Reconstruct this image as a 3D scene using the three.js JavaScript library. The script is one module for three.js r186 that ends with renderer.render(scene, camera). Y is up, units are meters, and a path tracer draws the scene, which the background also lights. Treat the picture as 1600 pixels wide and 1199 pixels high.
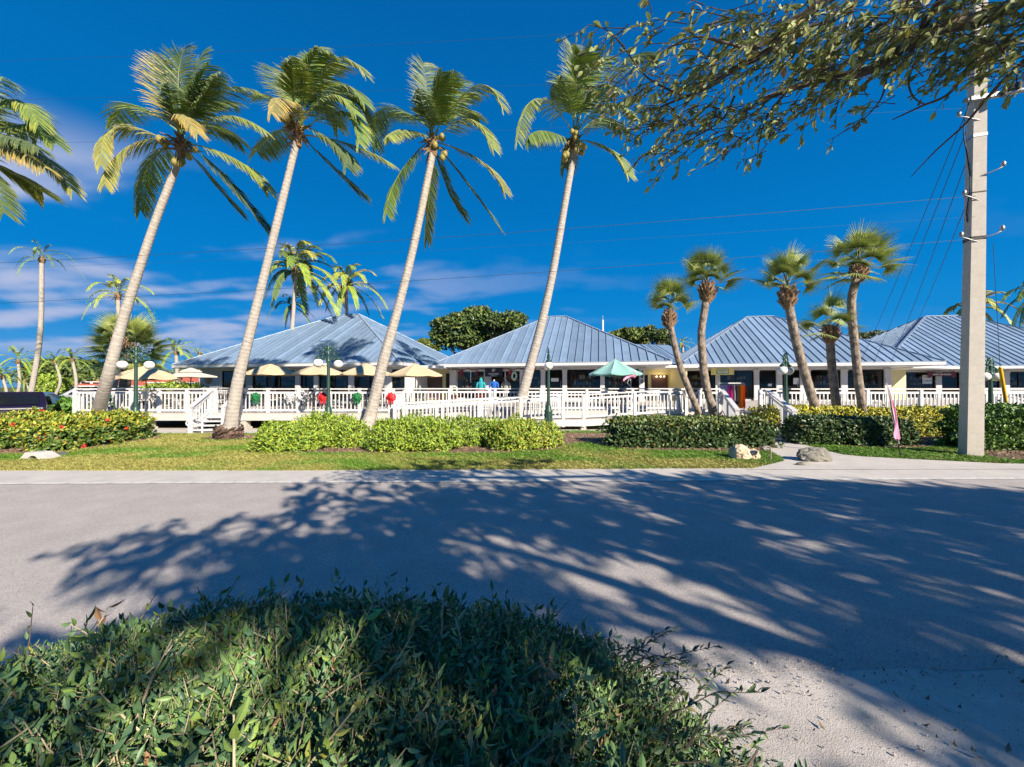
import * as THREE from 'three';
import { mergeGeometries } from 'three/addons/utils/BufferGeometryUtils.js';
import { FontLoader } from 'three/addons/loaders/FontLoader.js';
import { TextGeometry } from 'three/addons/geometries/TextGeometry.js';
import { ImprovedNoise } from 'three/addons/math/ImprovedNoise.js';

// ---------------------------------------------------------------- camera, sky, sun, exposure
const EXPOSURE = 1.9, EYE = 1.65, FOCAL = 620, HORIZON = 604;   // eye height in metres; focal length in pixels of a 1600 px wide picture
const scene = new THREE.Scene();
const camera = new THREE.PerspectiveCamera(2 * Math.atan(599.5 / FOCAL) * 180 / Math.PI, 1600 / 1199, 0.05, 3000);
camera.position.set(0, EYE, 0);
const PITCH = Math.atan((HORIZON - 599.5) / FOCAL);
camera.rotation.set(PITCH, 0, 0);
const renderer = new THREE.WebGLRenderer({ antialias: true });
renderer.toneMapping = THREE.LinearToneMapping;
renderer.toneMappingExposure = EXPOSURE;
renderer.shadowMap.enabled = true;
const SUN = new THREE.Vector3(0.526, 0.485, 0.698).normalize();
const sun = new THREE.DirectionalLight(new THREE.Color().setRGB(1.0, 0.885, 0.72), 5.0);
sun.name = 'sun'; sun.position.copy(SUN).multiplyScalar(80).add(new THREE.Vector3(0, 0, -15)); sun.castShadow = true;
sun.shadow.mapSize.set(4096, 4096);
Object.assign(sun.shadow.camera, { left: -55, right: 55, top: 45, bottom: -45, near: 1, far: 220 });
scene.add(sun); scene.add(sun.target); sun.target.position.set(0, 0, -15);

const noise3 = new ImprovedNoise();
const nz = (x, y, z) => noise3.noise(x + 100.3, y + 50.7, z + 20.1);
function fbm(x, y, z, oct = 4) { let s = 0, a = 0.5, f = 1; for (let i = 0; i < oct; i++) { s += a * nz(x * f, y * f, z * f); a *= 0.5; f *= 2.03; } return s; }
function rng(seed) { let a = seed >>> 0; return () => { a = (a + 0x6d2b79f5) | 0; let t = Math.imul(a ^ (a >>> 15), 1 | a); t = (t + Math.imul(t ^ (t >>> 7), 61 | t)) ^ t; return ((t ^ (t >>> 14)) >>> 0) / 4294967296; }; }
const lerp = (a, b, t) => a + (b - a) * t, clamp = (x, a = 0, b = 1) => Math.min(b, Math.max(a, x));
const smooth = (a, b, x) => { const t = clamp((x - a) / (b - a)); return t * t * (3 - 2 * t); };

{ // a clear deep-blue sky with thin streaks of high cloud low over the horizon
  const W = 2048, H = 1024, data = new Float32Array(W * H * 4);
  const stops = [[0, 0.085, 0.36, 0.74], [3, 0.060, 0.33, 0.73], [8, 0.008, 0.255, 0.665], [14, 0.0015, 0.215, 0.62], [26, 0.001, 0.165, 0.51], [44, 0.001, 0.126, 0.415], [90, 0.001, 0.105, 0.36]];
  for (let r = 0; r < H; r++) {
    const el = ((r + 0.5) / H) * 180 - 90, e = Math.max(0, el);
    let k = 0; while (k < stops.length - 2 && stops[k + 1][0] < e) k++;
    const [e0, ...c0] = stops[k], [e1, ...c1] = stops[k + 1], t = smooth(e0, e1, e) * 0.35 + clamp((e - e0) / (e1 - e0)) * 0.65;
    for (let c = 0; c < W; c++) {
      const az = ((c + 0.5) / W - 0.5) * 2 * Math.PI, col = [0, 1, 2].map((i) => lerp(c0[i], c1[i], t));
      if (el > 1 && el < 32) {
        const y = Math.sin(el * Math.PI / 180), x = Math.cos(az), z = Math.sin(az);
        const s = 1 / (y + 0.10), wx = fbm(x * s * 0.9, z * s * 0.9, 3.1, 3) * 0.8;
        const streak = fbm(x * s * 0.55 + wx * 0.5 + z * 0.7, z * s * 1.9 + wx, 7.7, 5) + 0.5 * fbm(x * s * 2.3, z * s * 2.3 + wx, 1.7, 4);
        const where = (0.5 + 0.5 * Math.cos(2 * (az + 2.5))) ** 1.6;          // banks of cloud on two sides of the horizon
        const cover = smooth(0.08 - 0.22 * where, 0.46 - 0.16 * where, streak) * smooth(1.5, 5, el) * (1 - smooth(13 + 6 * where, 21 + 5 * where, el)) * (0.04 + 0.96 * where);
        const cl = [0.46, 0.53, 0.76];
        for (let i = 0; i < 3; i++) col[i] = lerp(col[i], cl[i], cover * 0.95);
      }
      const o = (r * W + c) * 4; for (let i = 0; i < 3; i++) data[o + i] = col[i] / EXPOSURE; data[o + 3] = 1;
    }
  }
  const sky = new THREE.DataTexture(data, W, H, THREE.RGBAFormat, THREE.FloatType);
  sky.mapping = THREE.EquirectangularReflectionMapping; sky.magFilter = THREE.LinearFilter; sky.minFilter = THREE.LinearFilter; sky.needsUpdate = true;
  scene.background = sky; scene.environment = sky;
}

// ---------------------------------------------------------------- helpers
const V = (x, y, z) => new THREE.Vector3(x, y, z);
const sinP = Math.sin(PITCH), cosP = Math.cos(PITCH);
// the point that lies `d` metres ahead of the eye in the direction of a place in a 1600 x 1199 picture
function at(px, py, d) {
  const x = (px - 800) / FOCAL, y0 = -(py - 599.5) / FOCAL, y = y0 * cosP + sinP, z = y0 * sinP - cosP, k = d / -z;
  return V(x * k, EYE + y * k, -d);
}
function onGround(px, py, h = 0) { const a = at(px, py, 1), k = (h - EYE) / (a.y - EYE); return V(a.x * k, h, -k); }
const gx = (px, d) => (px - 800) / FOCAL * d;
const taken = {};
function numbered(n) { const k = taken[n] = (taken[n] ?? -1) + 1; return k ? n + '_' + String(k).padStart(3, '0') : n; }
function tag(o, label, category, group, kind) { o.userData.label = label; if (category) o.userData.category = category; if (group) o.userData.group = group; if (kind) o.userData.kind = kind; return o; }
function thing(name, label, category, pos, group) {
  const o = new THREE.Group(); o.name = numbered(name); if (pos) o.position.copy(Array.isArray(pos) ? V(...pos) : pos);
  tag(o, label, category, group); scene.add(o); return o;
}
function mesh(name, geo, mat, parent) {
  const m = new THREE.Mesh(geo, mat); m.name = parent ? name : numbered(name); m.castShadow = m.receiveShadow = true; (parent ?? scene).add(m); return m;
}
// geometry given in world coordinates, hung under a thing that is not turned
function part(t, name, geo, mat) { const p = V(0, 0, 0); for (let o = t; o && o !== scene; o = o.parent) p.add(o.position); geo.translate(-p.x, -p.y, -p.z); return mesh(name, geo, mat, t); }
function sub(t, name) { const g = new THREE.Group(); g.name = name; t.add(g); return g; }
function structure(name, geo, mat, label) { const m = mesh(name, geo, mat); m.userData.kind = 'structure'; if (label) m.userData.label = label; return m; }
function merge(list, keepColor) {
  return mergeGeometries(list.map((g) => {
    const n = g.index ? g.toNonIndexed() : g;
    for (const k of Object.keys(n.attributes)) if (!['position', 'normal', 'uv', ...(keepColor ? ['color'] : [])].includes(k)) n.deleteAttribute(k);
    if (!n.attributes.uv) n.setAttribute('uv', new THREE.BufferAttribute(new Float32Array(n.attributes.position.count * 2), 2));
    return n;
  }), false);
}
// uv in metres from the dominant direction of each face
function metreUV(g) {
  const n = g.index ? g.toNonIndexed() : g, p = n.attributes.position, N = n.attributes.normal, uv = new Float32Array(p.count * 2);
  for (let i = 0; i < p.count; i += 3) {
    const ax = Math.abs(N.getX(i)), ay = Math.abs(N.getY(i)), az = Math.abs(N.getZ(i));
    for (let j = i; j < i + 3; j++) {
      const x = p.getX(j), y = p.getY(j), z = p.getZ(j);
      if (ay >= ax && ay >= az) { uv[2 * j] = x; uv[2 * j + 1] = z; } else if (ax >= az) { uv[2 * j] = z; uv[2 * j + 1] = y; } else { uv[2 * j] = x; uv[2 * j + 1] = y; }
    }
  }
  n.setAttribute('uv', new THREE.BufferAttribute(uv, 2)); return n;
}
function box(x0, x1, y0, y1, z0, z1) { const g = new THREE.BoxGeometry(x1 - x0, y1 - y0, z1 - z0); g.translate((x0 + x1) / 2, (y0 + y1) / 2, (z0 + z1) / 2); return metreUV(g); }
const UPV = V(0, 1, 0);
// rectangular bar from a to b, `w` wide and `h` high
function bar(a, b, w, h, up = UPV) {
  const d = b.clone().sub(a), L = d.length(), zz = d.clone().normalize(), xx = up.clone().cross(zz).normalize(), yy = zz.clone().cross(xx);
  const g = metreUV(new THREE.BoxGeometry(w, h, L)); g.applyMatrix4(new THREE.Matrix4().makeBasis(xx, yy, zz).setPosition(a.clone().add(b).multiplyScalar(0.5))); return g;
}
// tapered tube through points, with a radius for each
function tube(pts, radii, seg = 8, caps = true) {
  const pos = [], uv = [], idx = [], n = pts.length; let T, N = null, len = 0;
  for (let i = 0; i < n; i++) {
    T = pts[Math.min(n - 1, i + 1)].clone().sub(pts[Math.max(0, i - 1)]).normalize();
    if (!N) { N = Math.abs(T.y) < 0.9 ? UPV.clone() : V(1, 0, 0); }
    N.addScaledVector(T, -N.dot(T)).normalize(); const B = T.clone().cross(N);
    if (i) len += pts[i].distanceTo(pts[i - 1]);
    const r = typeof radii === 'number' ? radii : radii[i];
    for (let k = 0; k <= seg; k++) { const a = k / seg * Math.PI * 2; const p = pts[i].clone().addScaledVector(N, Math.cos(a) * r).addScaledVector(B, Math.sin(a) * r); pos.push(p.x, p.y, p.z); uv.push(k / seg, len); }
  }
  for (let i = 0; i < n - 1; i++) for (let k = 0; k < seg; k++) { const a = i * (seg + 1) + k, b = a + seg + 1; idx.push(a, a + 1, b, a + 1, b + 1, b); }
  if (caps) for (const e of [0, n - 1]) { const c = pos.length / 3; pos.push(pts[e].x, pts[e].y, pts[e].z); uv.push(0.5, 0); for (let k = 0; k < seg; k++) { const a = e * (seg + 1) + k; e ? idx.push(c, a, a + 1) : idx.push(c, a + 1, a); } }
  const g = new THREE.BufferGeometry(); g.setAttribute('position', new THREE.Float32BufferAttribute(pos, 3)); g.setAttribute('uv', new THREE.Float32BufferAttribute(uv, 2)); g.setIndex(idx); g.computeVertexNormals(); return g.toNonIndexed();
}
function spline(points, n) { return new THREE.CatmullRomCurve3(points, false, 'centripetal').getPoints(n); }
function lathe(profile, seg = 16) { return new THREE.LatheGeometry(profile.map(([r, y]) => new THREE.Vector2(r, y)), seg); }
function moved(g, x, y, z) { g.translate(x, y, z); return g; }
function raw(pos, uv, col) {
  const g = new THREE.BufferGeometry(); g.setAttribute('position', new THREE.Float32BufferAttribute(pos, 3));
  g.setAttribute('uv', new THREE.Float32BufferAttribute(uv ?? new Array(pos.length / 3 * 2).fill(0), 2)); if (col) g.setAttribute('color', new THREE.Float32BufferAttribute(col, 3));
  g.computeVertexNormals(); return g;
}
// flat sheet at height y from an outline of [x, z]
function sheet(outline, y) {
  const s = new THREE.Shape(outline.map(([x, z]) => new THREE.Vector2(x, -z))), g = new THREE.ShapeGeometry(s); g.rotateX(-Math.PI / 2); g.translate(0, y, 0); return metreUV(g);
}
function inside(poly, x, z) { let c = false; for (let i = 0, j = poly.length - 1; i < poly.length; j = i++) { const [xi, zi] = poly[i], [xj, zj] = poly[j]; if ((zi > z) !== (zj > z) && x < (xj - xi) * (z - zi) / (zj - zi) + xi) c = !c; } return c; }

// ---------------------------------------------------------------- materials
const rgb = (r, g, b) => new THREE.Color().setRGB(r, g, b);
const toS = (v) => { v = clamp(v); return v <= 0.0031308 ? v * 12.92 : 1.055 * v ** (1 / 2.4) - 0.055; };
function tex(size, fn, srgb = true, repeat = 1) {     // fn(u, v) -> [r, g, b] linear, or a number for height maps
  const d = new Uint8Array(size * size * 4);
  for (let y = 0; y < size; y++) for (let x = 0; x < size; x++) {
    let c = fn(x / size, y / size, x, y); if (typeof c === 'number') c = [c, c, c];
    const o = (y * size + x) * 4; for (let i = 0; i < 3; i++) d[o + i] = Math.round((srgb ? toS(c[i]) : clamp(c[i])) * 255); d[o + 3] = 255;
  }
  const t = new THREE.DataTexture(d, size, size); t.wrapS = t.wrapT = THREE.RepeatWrapping; t.magFilter = THREE.LinearFilter; t.minFilter = THREE.LinearFilter; if (srgb) t.colorSpace = THREE.SRGBColorSpace; t.repeat.set(repeat, repeat); t.needsUpdate = true; return t;
}
// noise that tiles over the unit square: `f` cells across
function tnoise(u, v, f, seed = 0, oct = 4) {
  let s = 0, a = 0.5; f = Math.round(f);
  for (let i = 0; i < oct; i++) {
    const x = u * f, y = v * f, X = Math.floor(x), Y = Math.floor(y), fx = x - X, fy = y - Y, k = seed * 131 + i * 17;
    const g = (ix, iy, dx, dy) => { let h = Math.imul(((ix % f) + f) % f, 374761393) + Math.imul(((iy % f) + f) % f, 668265263) + Math.imul(k, 974634777); h = Math.imul(h ^ (h >>> 13), 1274126177); h ^= h >>> 16; h &= 7; const p = h < 4 ? dx : dy, q = h < 4 ? dy : dx; return (h & 1 ? -p : p) + (h & 2 ? -q : q) * 0.5; };
    const sx = fx * fx * fx * (fx * (fx * 6 - 15) + 10), sy = fy * fy * fy * (fy * (fy * 6 - 15) + 10);
    s += a * lerp(lerp(g(X, Y, fx, fy), g(X + 1, Y, fx - 1, fy), sx), lerp(g(X, Y + 1, fx, fy - 1), g(X + 1, Y + 1, fx - 1, fy - 1), sx), sy); a *= 0.55; f *= 2;
  }
  return s;
}
const std = (color, roughness = 0.8, more = {}) => new THREE.MeshStandardMaterial({ color: Array.isArray(color) ? rgb(...color) : color, roughness, side: THREE.DoubleSide, ...more });
const leafy = (color, roughness = 0.55, more = {}) => new THREE.MeshPhysicalMaterial({ color: rgb(...color), roughness, transmission: 0, side: THREE.DoubleSide, ...more });
const hash2 = (x, y) => { const s = Math.sin(x * 127.1 + y * 311.7) * 43758.5453; return s - Math.floor(s); };
const M = {};
{
  const grit = tex(1024, (u, v, x, y) => { const s = hash2(x, y), b = hash2(x >> 1, (y >> 1) + 900), n = tnoise(u, v, 6, 1, 4), st = tnoise(u, v, 3, 9, 3); const q = hash2(x >> 2, (y >> 2) + 77); let k = 0.86 + 0.16 * (s - 0.5) + 0.26 * (b - 0.5) + 0.24 * (q - 0.5) + n * 0.14 + st * 0.05; if (q > 0.972) k *= 0.6; if (b > 0.985) k *= 1.35; return [0.455 * k, 0.415 * k, 0.395 * k]; }, true, 1 / 2.2);
  const gritH = tex(512, (u, v, x, y) => 0.5 + 0.3 * (hash2(x, y) - 0.5) + 0.5 * (hash2(x >> 1, y >> 1) - 0.5) + tnoise(u, v, 8, 2, 4) * 0.3, false, 1 / 1.1);
  M.asphalt = std([1, 1, 1], 0.93, { map: grit, bumpMap: gritH, bumpScale: 0.004, vertexColors: true });
  const sand = tex(1024, (u, v, x, y) => { const s = hash2(x + 7, y), n = tnoise(u, v, 5, 3, 6), m = tnoise(u, v, 24, 5, 3); let k = 0.86 + 0.22 * (s - 0.5) + n * 0.4 + m * 0.18; if (hash2(x >> 2, y >> 2) > 0.985) k *= 0.7; return [0.54 * k, 0.495 * k, 0.465 * k]; }, true, 1 / 2.6);
  M.sand = std([1, 1, 1], 0.95, { map: sand, bumpMap: gritH, bumpScale: 0.003, vertexColors: true });
  const conc = tex(1024, (u, v, x, y) => { const s = hash2(x, y + 3), n = tnoise(u, v, 4, 11, 6), m = tnoise(u, v, 14, 12, 4); const k = 0.9 + 0.1 * (s - 0.5) + n * 0.22 + m * 0.12; return [0.55 * k, 0.515 * k, 0.48 * k]; }, true, 1 / 3);
  const concH = tex(512, (u, v, x, y) => 0.5 + 0.25 * (hash2(x, y) - 0.5) + tnoise(u, v, 10, 13, 5) * 0.5, false, 1 / 1.4);
  M.concrete = std([1, 1, 1], 0.9, { map: conc, bumpMap: concH, bumpScale: 0.004 });
  const cast = tex(512, (u, v, x, y) => { const n = tnoise(u, v, 4, 15, 5), st = tnoise(u, v, 22, 16, 3), pit = hash2(x >> 1, y >> 1) > 0.9965 ? 0.6 : 1, k = (0.92 + n * 0.16 + st * 0.16 + 0.06 * (hash2(x, y) - 0.5)) * pit; return [0.49 * k, 0.455 * k, 0.405 * k]; }, true, 1 / 1.6);
  M.poleConcrete = std([1, 1, 1], 0.9, { map: cast, bumpMap: cast, bumpScale: 0.002 });
  M.linePaint = std([0.66, 0.65, 0.62], 0.8, { map: tex(256, (u, v, x, y) => { const k = 0.85 + tnoise(u, v, 6, 4, 5) * 0.7; return [k, k, k]; }, true, 1 / 0.7) });
  const soil = tex(512, (u, v, x, y) => { const k = 0.7 + tnoise(u, v, 16, 21, 5) * 1.2 + 0.3 * (hash2(x, y) - 0.5); return [0.20 * k, 0.13 * k, 0.085 * k]; }, true, 1 / 1.2);
  const soilH = tex(512, (u, v, x, y) => 0.5 + tnoise(u, v, 18, 22, 5) * 0.9, false, 1 / 1.2);
  M.mulch = std([1, 1, 1], 0.95, { map: soil, bumpMap: soilH, bumpScale: 0.03 });
  const turf = tex(1024, (u, v, x, y) => { const n = tnoise(u, v, 6, 31, 6), m = tnoise(u, v, 60, 32, 3), k = 0.8 + m * 0.8 + 0.25 * (hash2(x, y) - 0.5), d = smooth(-0.2, 0.3, n); return [lerp(0.13, 0.28, d) * k, lerp(0.19, 0.24, d) * k, lerp(0.03, 0.065, d) * k]; }, true, 1 / 4);
  M.turf = std([1, 1, 1], 0.95, { map: turf, bumpMap: soilH, bumpScale: 0.02 });
  M.ground = std([0.5, 0.52, 0.45], 0.95, { map: turf });
  const wp = tex(512, (u, v, x, y) => { const k = 0.93 + tnoise(u, v, 5, 41, 5) * 0.16 + tnoise(u * 1, v * 1, 30, 42, 2) * 0.05; return [k, k * 0.995, k * 0.985]; }, true, 1 / 1.5);
  M.white = std([0.66, 0.66, 0.68], 0.55, { map: wp });
  M.whiteWall = std([0.60, 0.60, 0.63], 0.7, { map: wp });
  M.skirt = std([0.52, 0.50, 0.48], 0.8, { map: wp });
  M.yellowWall = std([0.68, 0.62, 0.36], 0.75, { map: wp });
  M.brownDoor = std([0.075, 0.035, 0.028], 0.5);
  M.darkFrame = std([0.014, 0.012, 0.012], 0.4, { metalness: 0.4 });
  M.whiteFrame = std([0.7, 0.7, 0.72], 0.45);
  M.glass = new THREE.MeshPhysicalMaterial({ color: rgb(0.62, 0.62, 0.62), roughness: 0.02, transmission: 1, thickness: 0, ior: 1.5, side: THREE.DoubleSide });
  M.roomWall = std([0.26, 0.18, 0.13], 0.9); M.roomFloor = std([0.20, 0.15, 0.115], 0.7); M.roomCeil = std([0.3, 0.29, 0.27], 0.9);
  const seam = tex(512, (u, v, x, y) => { const k = 0.92 + tnoise(u, v, 3, 51, 6) * 0.22 + tnoise(u, v, 22, 52, 3) * 0.05; return [k * 0.98, k, k * 1.01]; }, true, 1 / 3);
  const seamR = tex(256, (u, v) => 0.42 + tnoise(u, v, 5, 53, 5) * 0.35, false, 1 / 2.5);
  const roofOf = (c) => new THREE.MeshStandardMaterial({ color: rgb(...c), roughness: 1, roughnessMap: seamR, metalness: 0.25, map: seam, side: THREE.DoubleSide });
  M.roof = [0.88, 0.96, 1.04, 1.12].map((k) => roofOf([0.25 * k, 0.345 * k, 0.475 * k]));
  M.roofTrim = roofOf([0.36, 0.44, 0.55]);
  M.deckBoard = std([0.42, 0.39, 0.36], 0.85, { map: wp });
  // coconut-palm bark: pale grey with ring scars and fine vertical cracks; u round the trunk, v in metres
  const bark = tex(512, (u, v, x, y) => { const ring = 0.5 + 0.5 * Math.sin((v * 8 + tnoise(u, v, 3, 61, 3) * 0.5) * Math.PI * 2), n = tnoise(u, v, 8, 62, 5), c = tnoise(u, v, 40, 63, 2); const k = 0.9 + 0.08 * ring + n * 0.45 + c * 0.28; return [0.385 * k, 0.35 * k, 0.315 * k]; });
  const barkH = tex(512, (u, v) => 0.5 + 0.22 * Math.sin((v * 8 + tnoise(u, v, 3, 61, 3) * 0.5) * Math.PI * 2) + tnoise(u, v, 30, 64, 3) * 0.5, false);
  M.palmBark = std([1, 1, 1], 0.92, { map: bark, bumpMap: barkH, bumpScale: 0.012 });
  const rough = tex(512, (u, v) => { const n = tnoise(u, v, 5, 71, 6), c = tnoise(u, v, 26, 72, 3); const k = 0.8 + n * 0.9 + c * 0.5; return [0.31 * k, 0.25 * k, 0.20 * k]; });
  const roughH = tex(512, (u, v) => 0.5 + tnoise(u, v, 9, 73, 6) * 1.1, false);
  M.sabalBark = std([1, 1, 1], 0.95, { map: rough, bumpMap: roughH, bumpScale: 0.03 });
  M.treeBark = std([0.50, 0.50, 0.52], 0.95, { map: rough, bumpMap: roughH, bumpScale: 0.01 });
  M.boot = std([0.27, 0.17, 0.10], 0.95); M.fibre = std([0.20, 0.13, 0.075], 0.95); M.spathe = std([0.36, 0.25, 0.14], 0.85);
  M.coconut = std([0.27, 0.23, 0.06], 0.6); M.rootMass = std([0.62, 0.50, 0.46], 1, { map: rough, bumpMap: roughH, bumpScale: 0.05 });
  M.frond = leafy([1, 1, 1], 0.55, { vertexColors: true, transmission: 0.42, thickness: 0 });
  M.frondFar = leafy([1, 1, 1], 0.5, { vertexColors: true });
  M.leaf = leafy([1, 1, 1], 0.5);
  M.glossLeaf = leafy([1, 1, 1], 0.45);
  M.thinLeaf = leafy([1, 1, 1], 0.7, { transmission: 0.5, thickness: 0 });
  M.twig = std([0.15, 0.11, 0.08], 0.9);
  M.paleTwig = std([0.30, 0.25, 0.17], 0.9);
  M.green = std([0.026, 0.070, 0.055], 0.4, { metalness: 0.2 });
  M.globe = new THREE.MeshPhysicalMaterial({ color: rgb(0.82, 0.81, 0.78), roughness: 0.25, clearcoat: 0.5, side: THREE.DoubleSide });
  const weave = tex(256, (u, v, x, y) => { const k = 0.94 + 0.08 * ((x + y) & 1) + tnoise(u, v, 4, 81, 4) * 0.14; return [k, k, k]; }, true, 2);
  M.tan = std([0.55, 0.44, 0.29], 0.9, { map: weave }); M.beige = std([0.66, 0.58, 0.50], 0.9, { map: weave }); M.teal = std([0.24, 0.47, 0.44], 0.9, { map: weave });
  M.darkMetal = std([0.03, 0.028, 0.026], 0.5, { metalness: 0.5 });
  M.steel = std([0.32, 0.33, 0.34], 0.5, { metalness: 0.8 });
  M.wire = std([0.02, 0.022, 0.026], 0.6);
  M.pink = std([0.72, 0.25, 0.42], 0.6); M.palePink = std([0.75, 0.58, 0.62], 0.7);
  M.red = std([0.62, 0.012, 0.02], 0.5); M.bowGreen = std([0.008, 0.16, 0.045], 0.5); M.silver = std([0.58, 0.60, 0.64], 0.35, { metalness: 0.3 });
}

// ---------------------------------------------------------------- plants
// One feather frond: a midrib along a curve with two rows of drooping leaflets.
function frondGeo(p0, mid, p2, o) {
  const R = o.R, ctrl = mid.clone().multiplyScalar(2).addScaledVector(p0, -0.5).addScaledVector(p2, -0.5), curve = new THREE.QuadraticBezierCurve3(p0, ctrl, p2);
  const pos = [], col = [], n = o.n ?? 58, len = o.len ?? 0.75, wid = o.wid ?? 0.034, L = curve.getLength(), base = o.col, hint = o.hint ?? V(0, 1, 0.22);
  const tri = (a, b, c, k) => { pos.push(a.x, a.y, a.z, b.x, b.y, b.z, c.x, c.y, c.z); for (let i = 0; i < 3; i++) col.push(k[0], k[1], k[2]); };
  const quad = (a, b, c, d, k) => { tri(a, b, c, k); tri(a, c, d, k); };
  const rib = 16, rr = (o.rib ?? 0.022), ribCol = [base[0] * 1.25 + 0.06, base[1] * 1.15 + 0.05, base[2] + 0.01];
  let prev = null;
  for (let i = 0; i <= rib; i++) {
    const t = i / rib, p = curve.getPoint(t), T = curve.getTangent(t), N = hint.clone().addScaledVector(T, -hint.dot(T)).normalize(), S = T.clone().cross(N), r = rr * (1.5 - 1.35 * t);
    const ring = [p.clone().addScaledVector(S, r), p.clone().addScaledVector(N, r * 0.7), p.clone().addScaledVector(S, -r), p.clone().addScaledVector(N, -r * 0.7)];
    if (prev) for (let k = 0; k < 4; k++) quad(prev[k], prev[(k + 1) % 4], ring[(k + 1) % 4], ring[k], ribCol);
    prev = ring;
  }
  const down = V(0, -1, 0), wind = o.wind ?? V(0.45, 0, 0);
  for (let i = 0; i < n; i++) for (const side of [-1, 1]) {
    const t = clamp((o.bare ?? 0.16) + (1 - (o.bare ?? 0.16)) * (i + 0.5 * R() + (side > 0 ? 0.3 : 0)) / n, 0, 0.995), p = curve.getPoint(t), T = curve.getTangent(t);
    if (o.gap && R() < o.gap) continue;
    const N = hint.clone().addScaledVector(T, -hint.dot(T)).normalize(), S = T.clone().cross(N).multiplyScalar(side);
    const grow = Math.sin(Math.PI * clamp(0.18 + 0.72 * (t - 0.1))) ** 0.8, l = len * (0.45 + 0.6 * grow) * (t > 0.9 ? 1 - 3.2 * (t - 0.9) : 1) * (0.85 + 0.3 * R()), w = wid * (0.7 + 0.5 * grow) * (0.85 + 0.3 * R());
    let d = S.clone().multiplyScalar(0.85).addScaledVector(T, 0.8 + 0.5 * t).addScaledVector(N, 0.25 + 0.15 * R()).addScaledVector(down, (o.droop ?? 0.5) * (0.6 + 0.8 * R())).addScaledVector(wind, 0.5 + 0.5 * R()).normalize();
    const j = 0.75 + 0.5 * R(), yel = R() < (o.dry ?? 0.12) ? 0.6 : 0, k = [base[0] * j * (1 + yel), base[1] * j * (1 + yel * 0.35), base[2] * j];
    let q = p.clone(), side0 = d.clone().cross(N).normalize(), widths = [0.5, 1, 0.8, 0.08], last = null;
    const twist = (R() - 0.5) * 0.9; side0.applyAxisAngle(d, twist);
    for (let s = 0; s < 4; s++) {
      const a = q.clone().addScaledVector(side0, w * 0.5 * widths[s]), b = q.clone().addScaledVector(side0, -w * 0.5 * widths[s]);
      const tip = s === 3 ? [k[0] * 1.25 + 0.02, k[1] * 1.1 + 0.01, k[2]] : k;
      if (last) quad(last[0], last[1], b, a, tip);
      last = [a, b];
      d = d.clone().addScaledVector(down, (o.droop ?? 0.5) * 0.45).addScaledVector(wind, 0.25).normalize(); q = q.clone().addScaledVector(d, l / 3);
      side0 = side0.addScaledVector(d, -side0.dot(d)).normalize();
    }
  }
  return raw(pos, null, col);
}
const FROND_COLS = [[0.21, 0.31, 0.045], [0.14, 0.235, 0.042], [0.26, 0.33, 0.06], [0.31, 0.33, 0.075], [0.10, 0.165, 0.045], [0.36, 0.32, 0.09]];

function trunkGeo(points, r0, r1, o = {}) {
  const n = o.n ?? 110, P = spline(points, n), rad = [], L = P.length;
  let s = 0; for (let i = 0; i < L; i++) {
    if (i) s += P[i].distanceTo(P[i - 1]);
    const t = i / (L - 1), flare = (o.flare ?? 0) * Math.exp(-s / (o.flareLen ?? 0.5)), ring = (o.ring ?? 0.012) * (((s * (o.rings ?? 9)) % 1) - 0.5);
    rad.push((o.k ? r1 + (r0 - r1) * Math.exp(-o.k * t) : lerp(r0, r1, t ** 0.7)) * (1 + ring * 2 + 0.05 * nz(s * 1.1, o.seed ?? 0, 3)) + flare);
  }
  return tube(P, rad, o.seg ?? 14);
}
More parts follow.
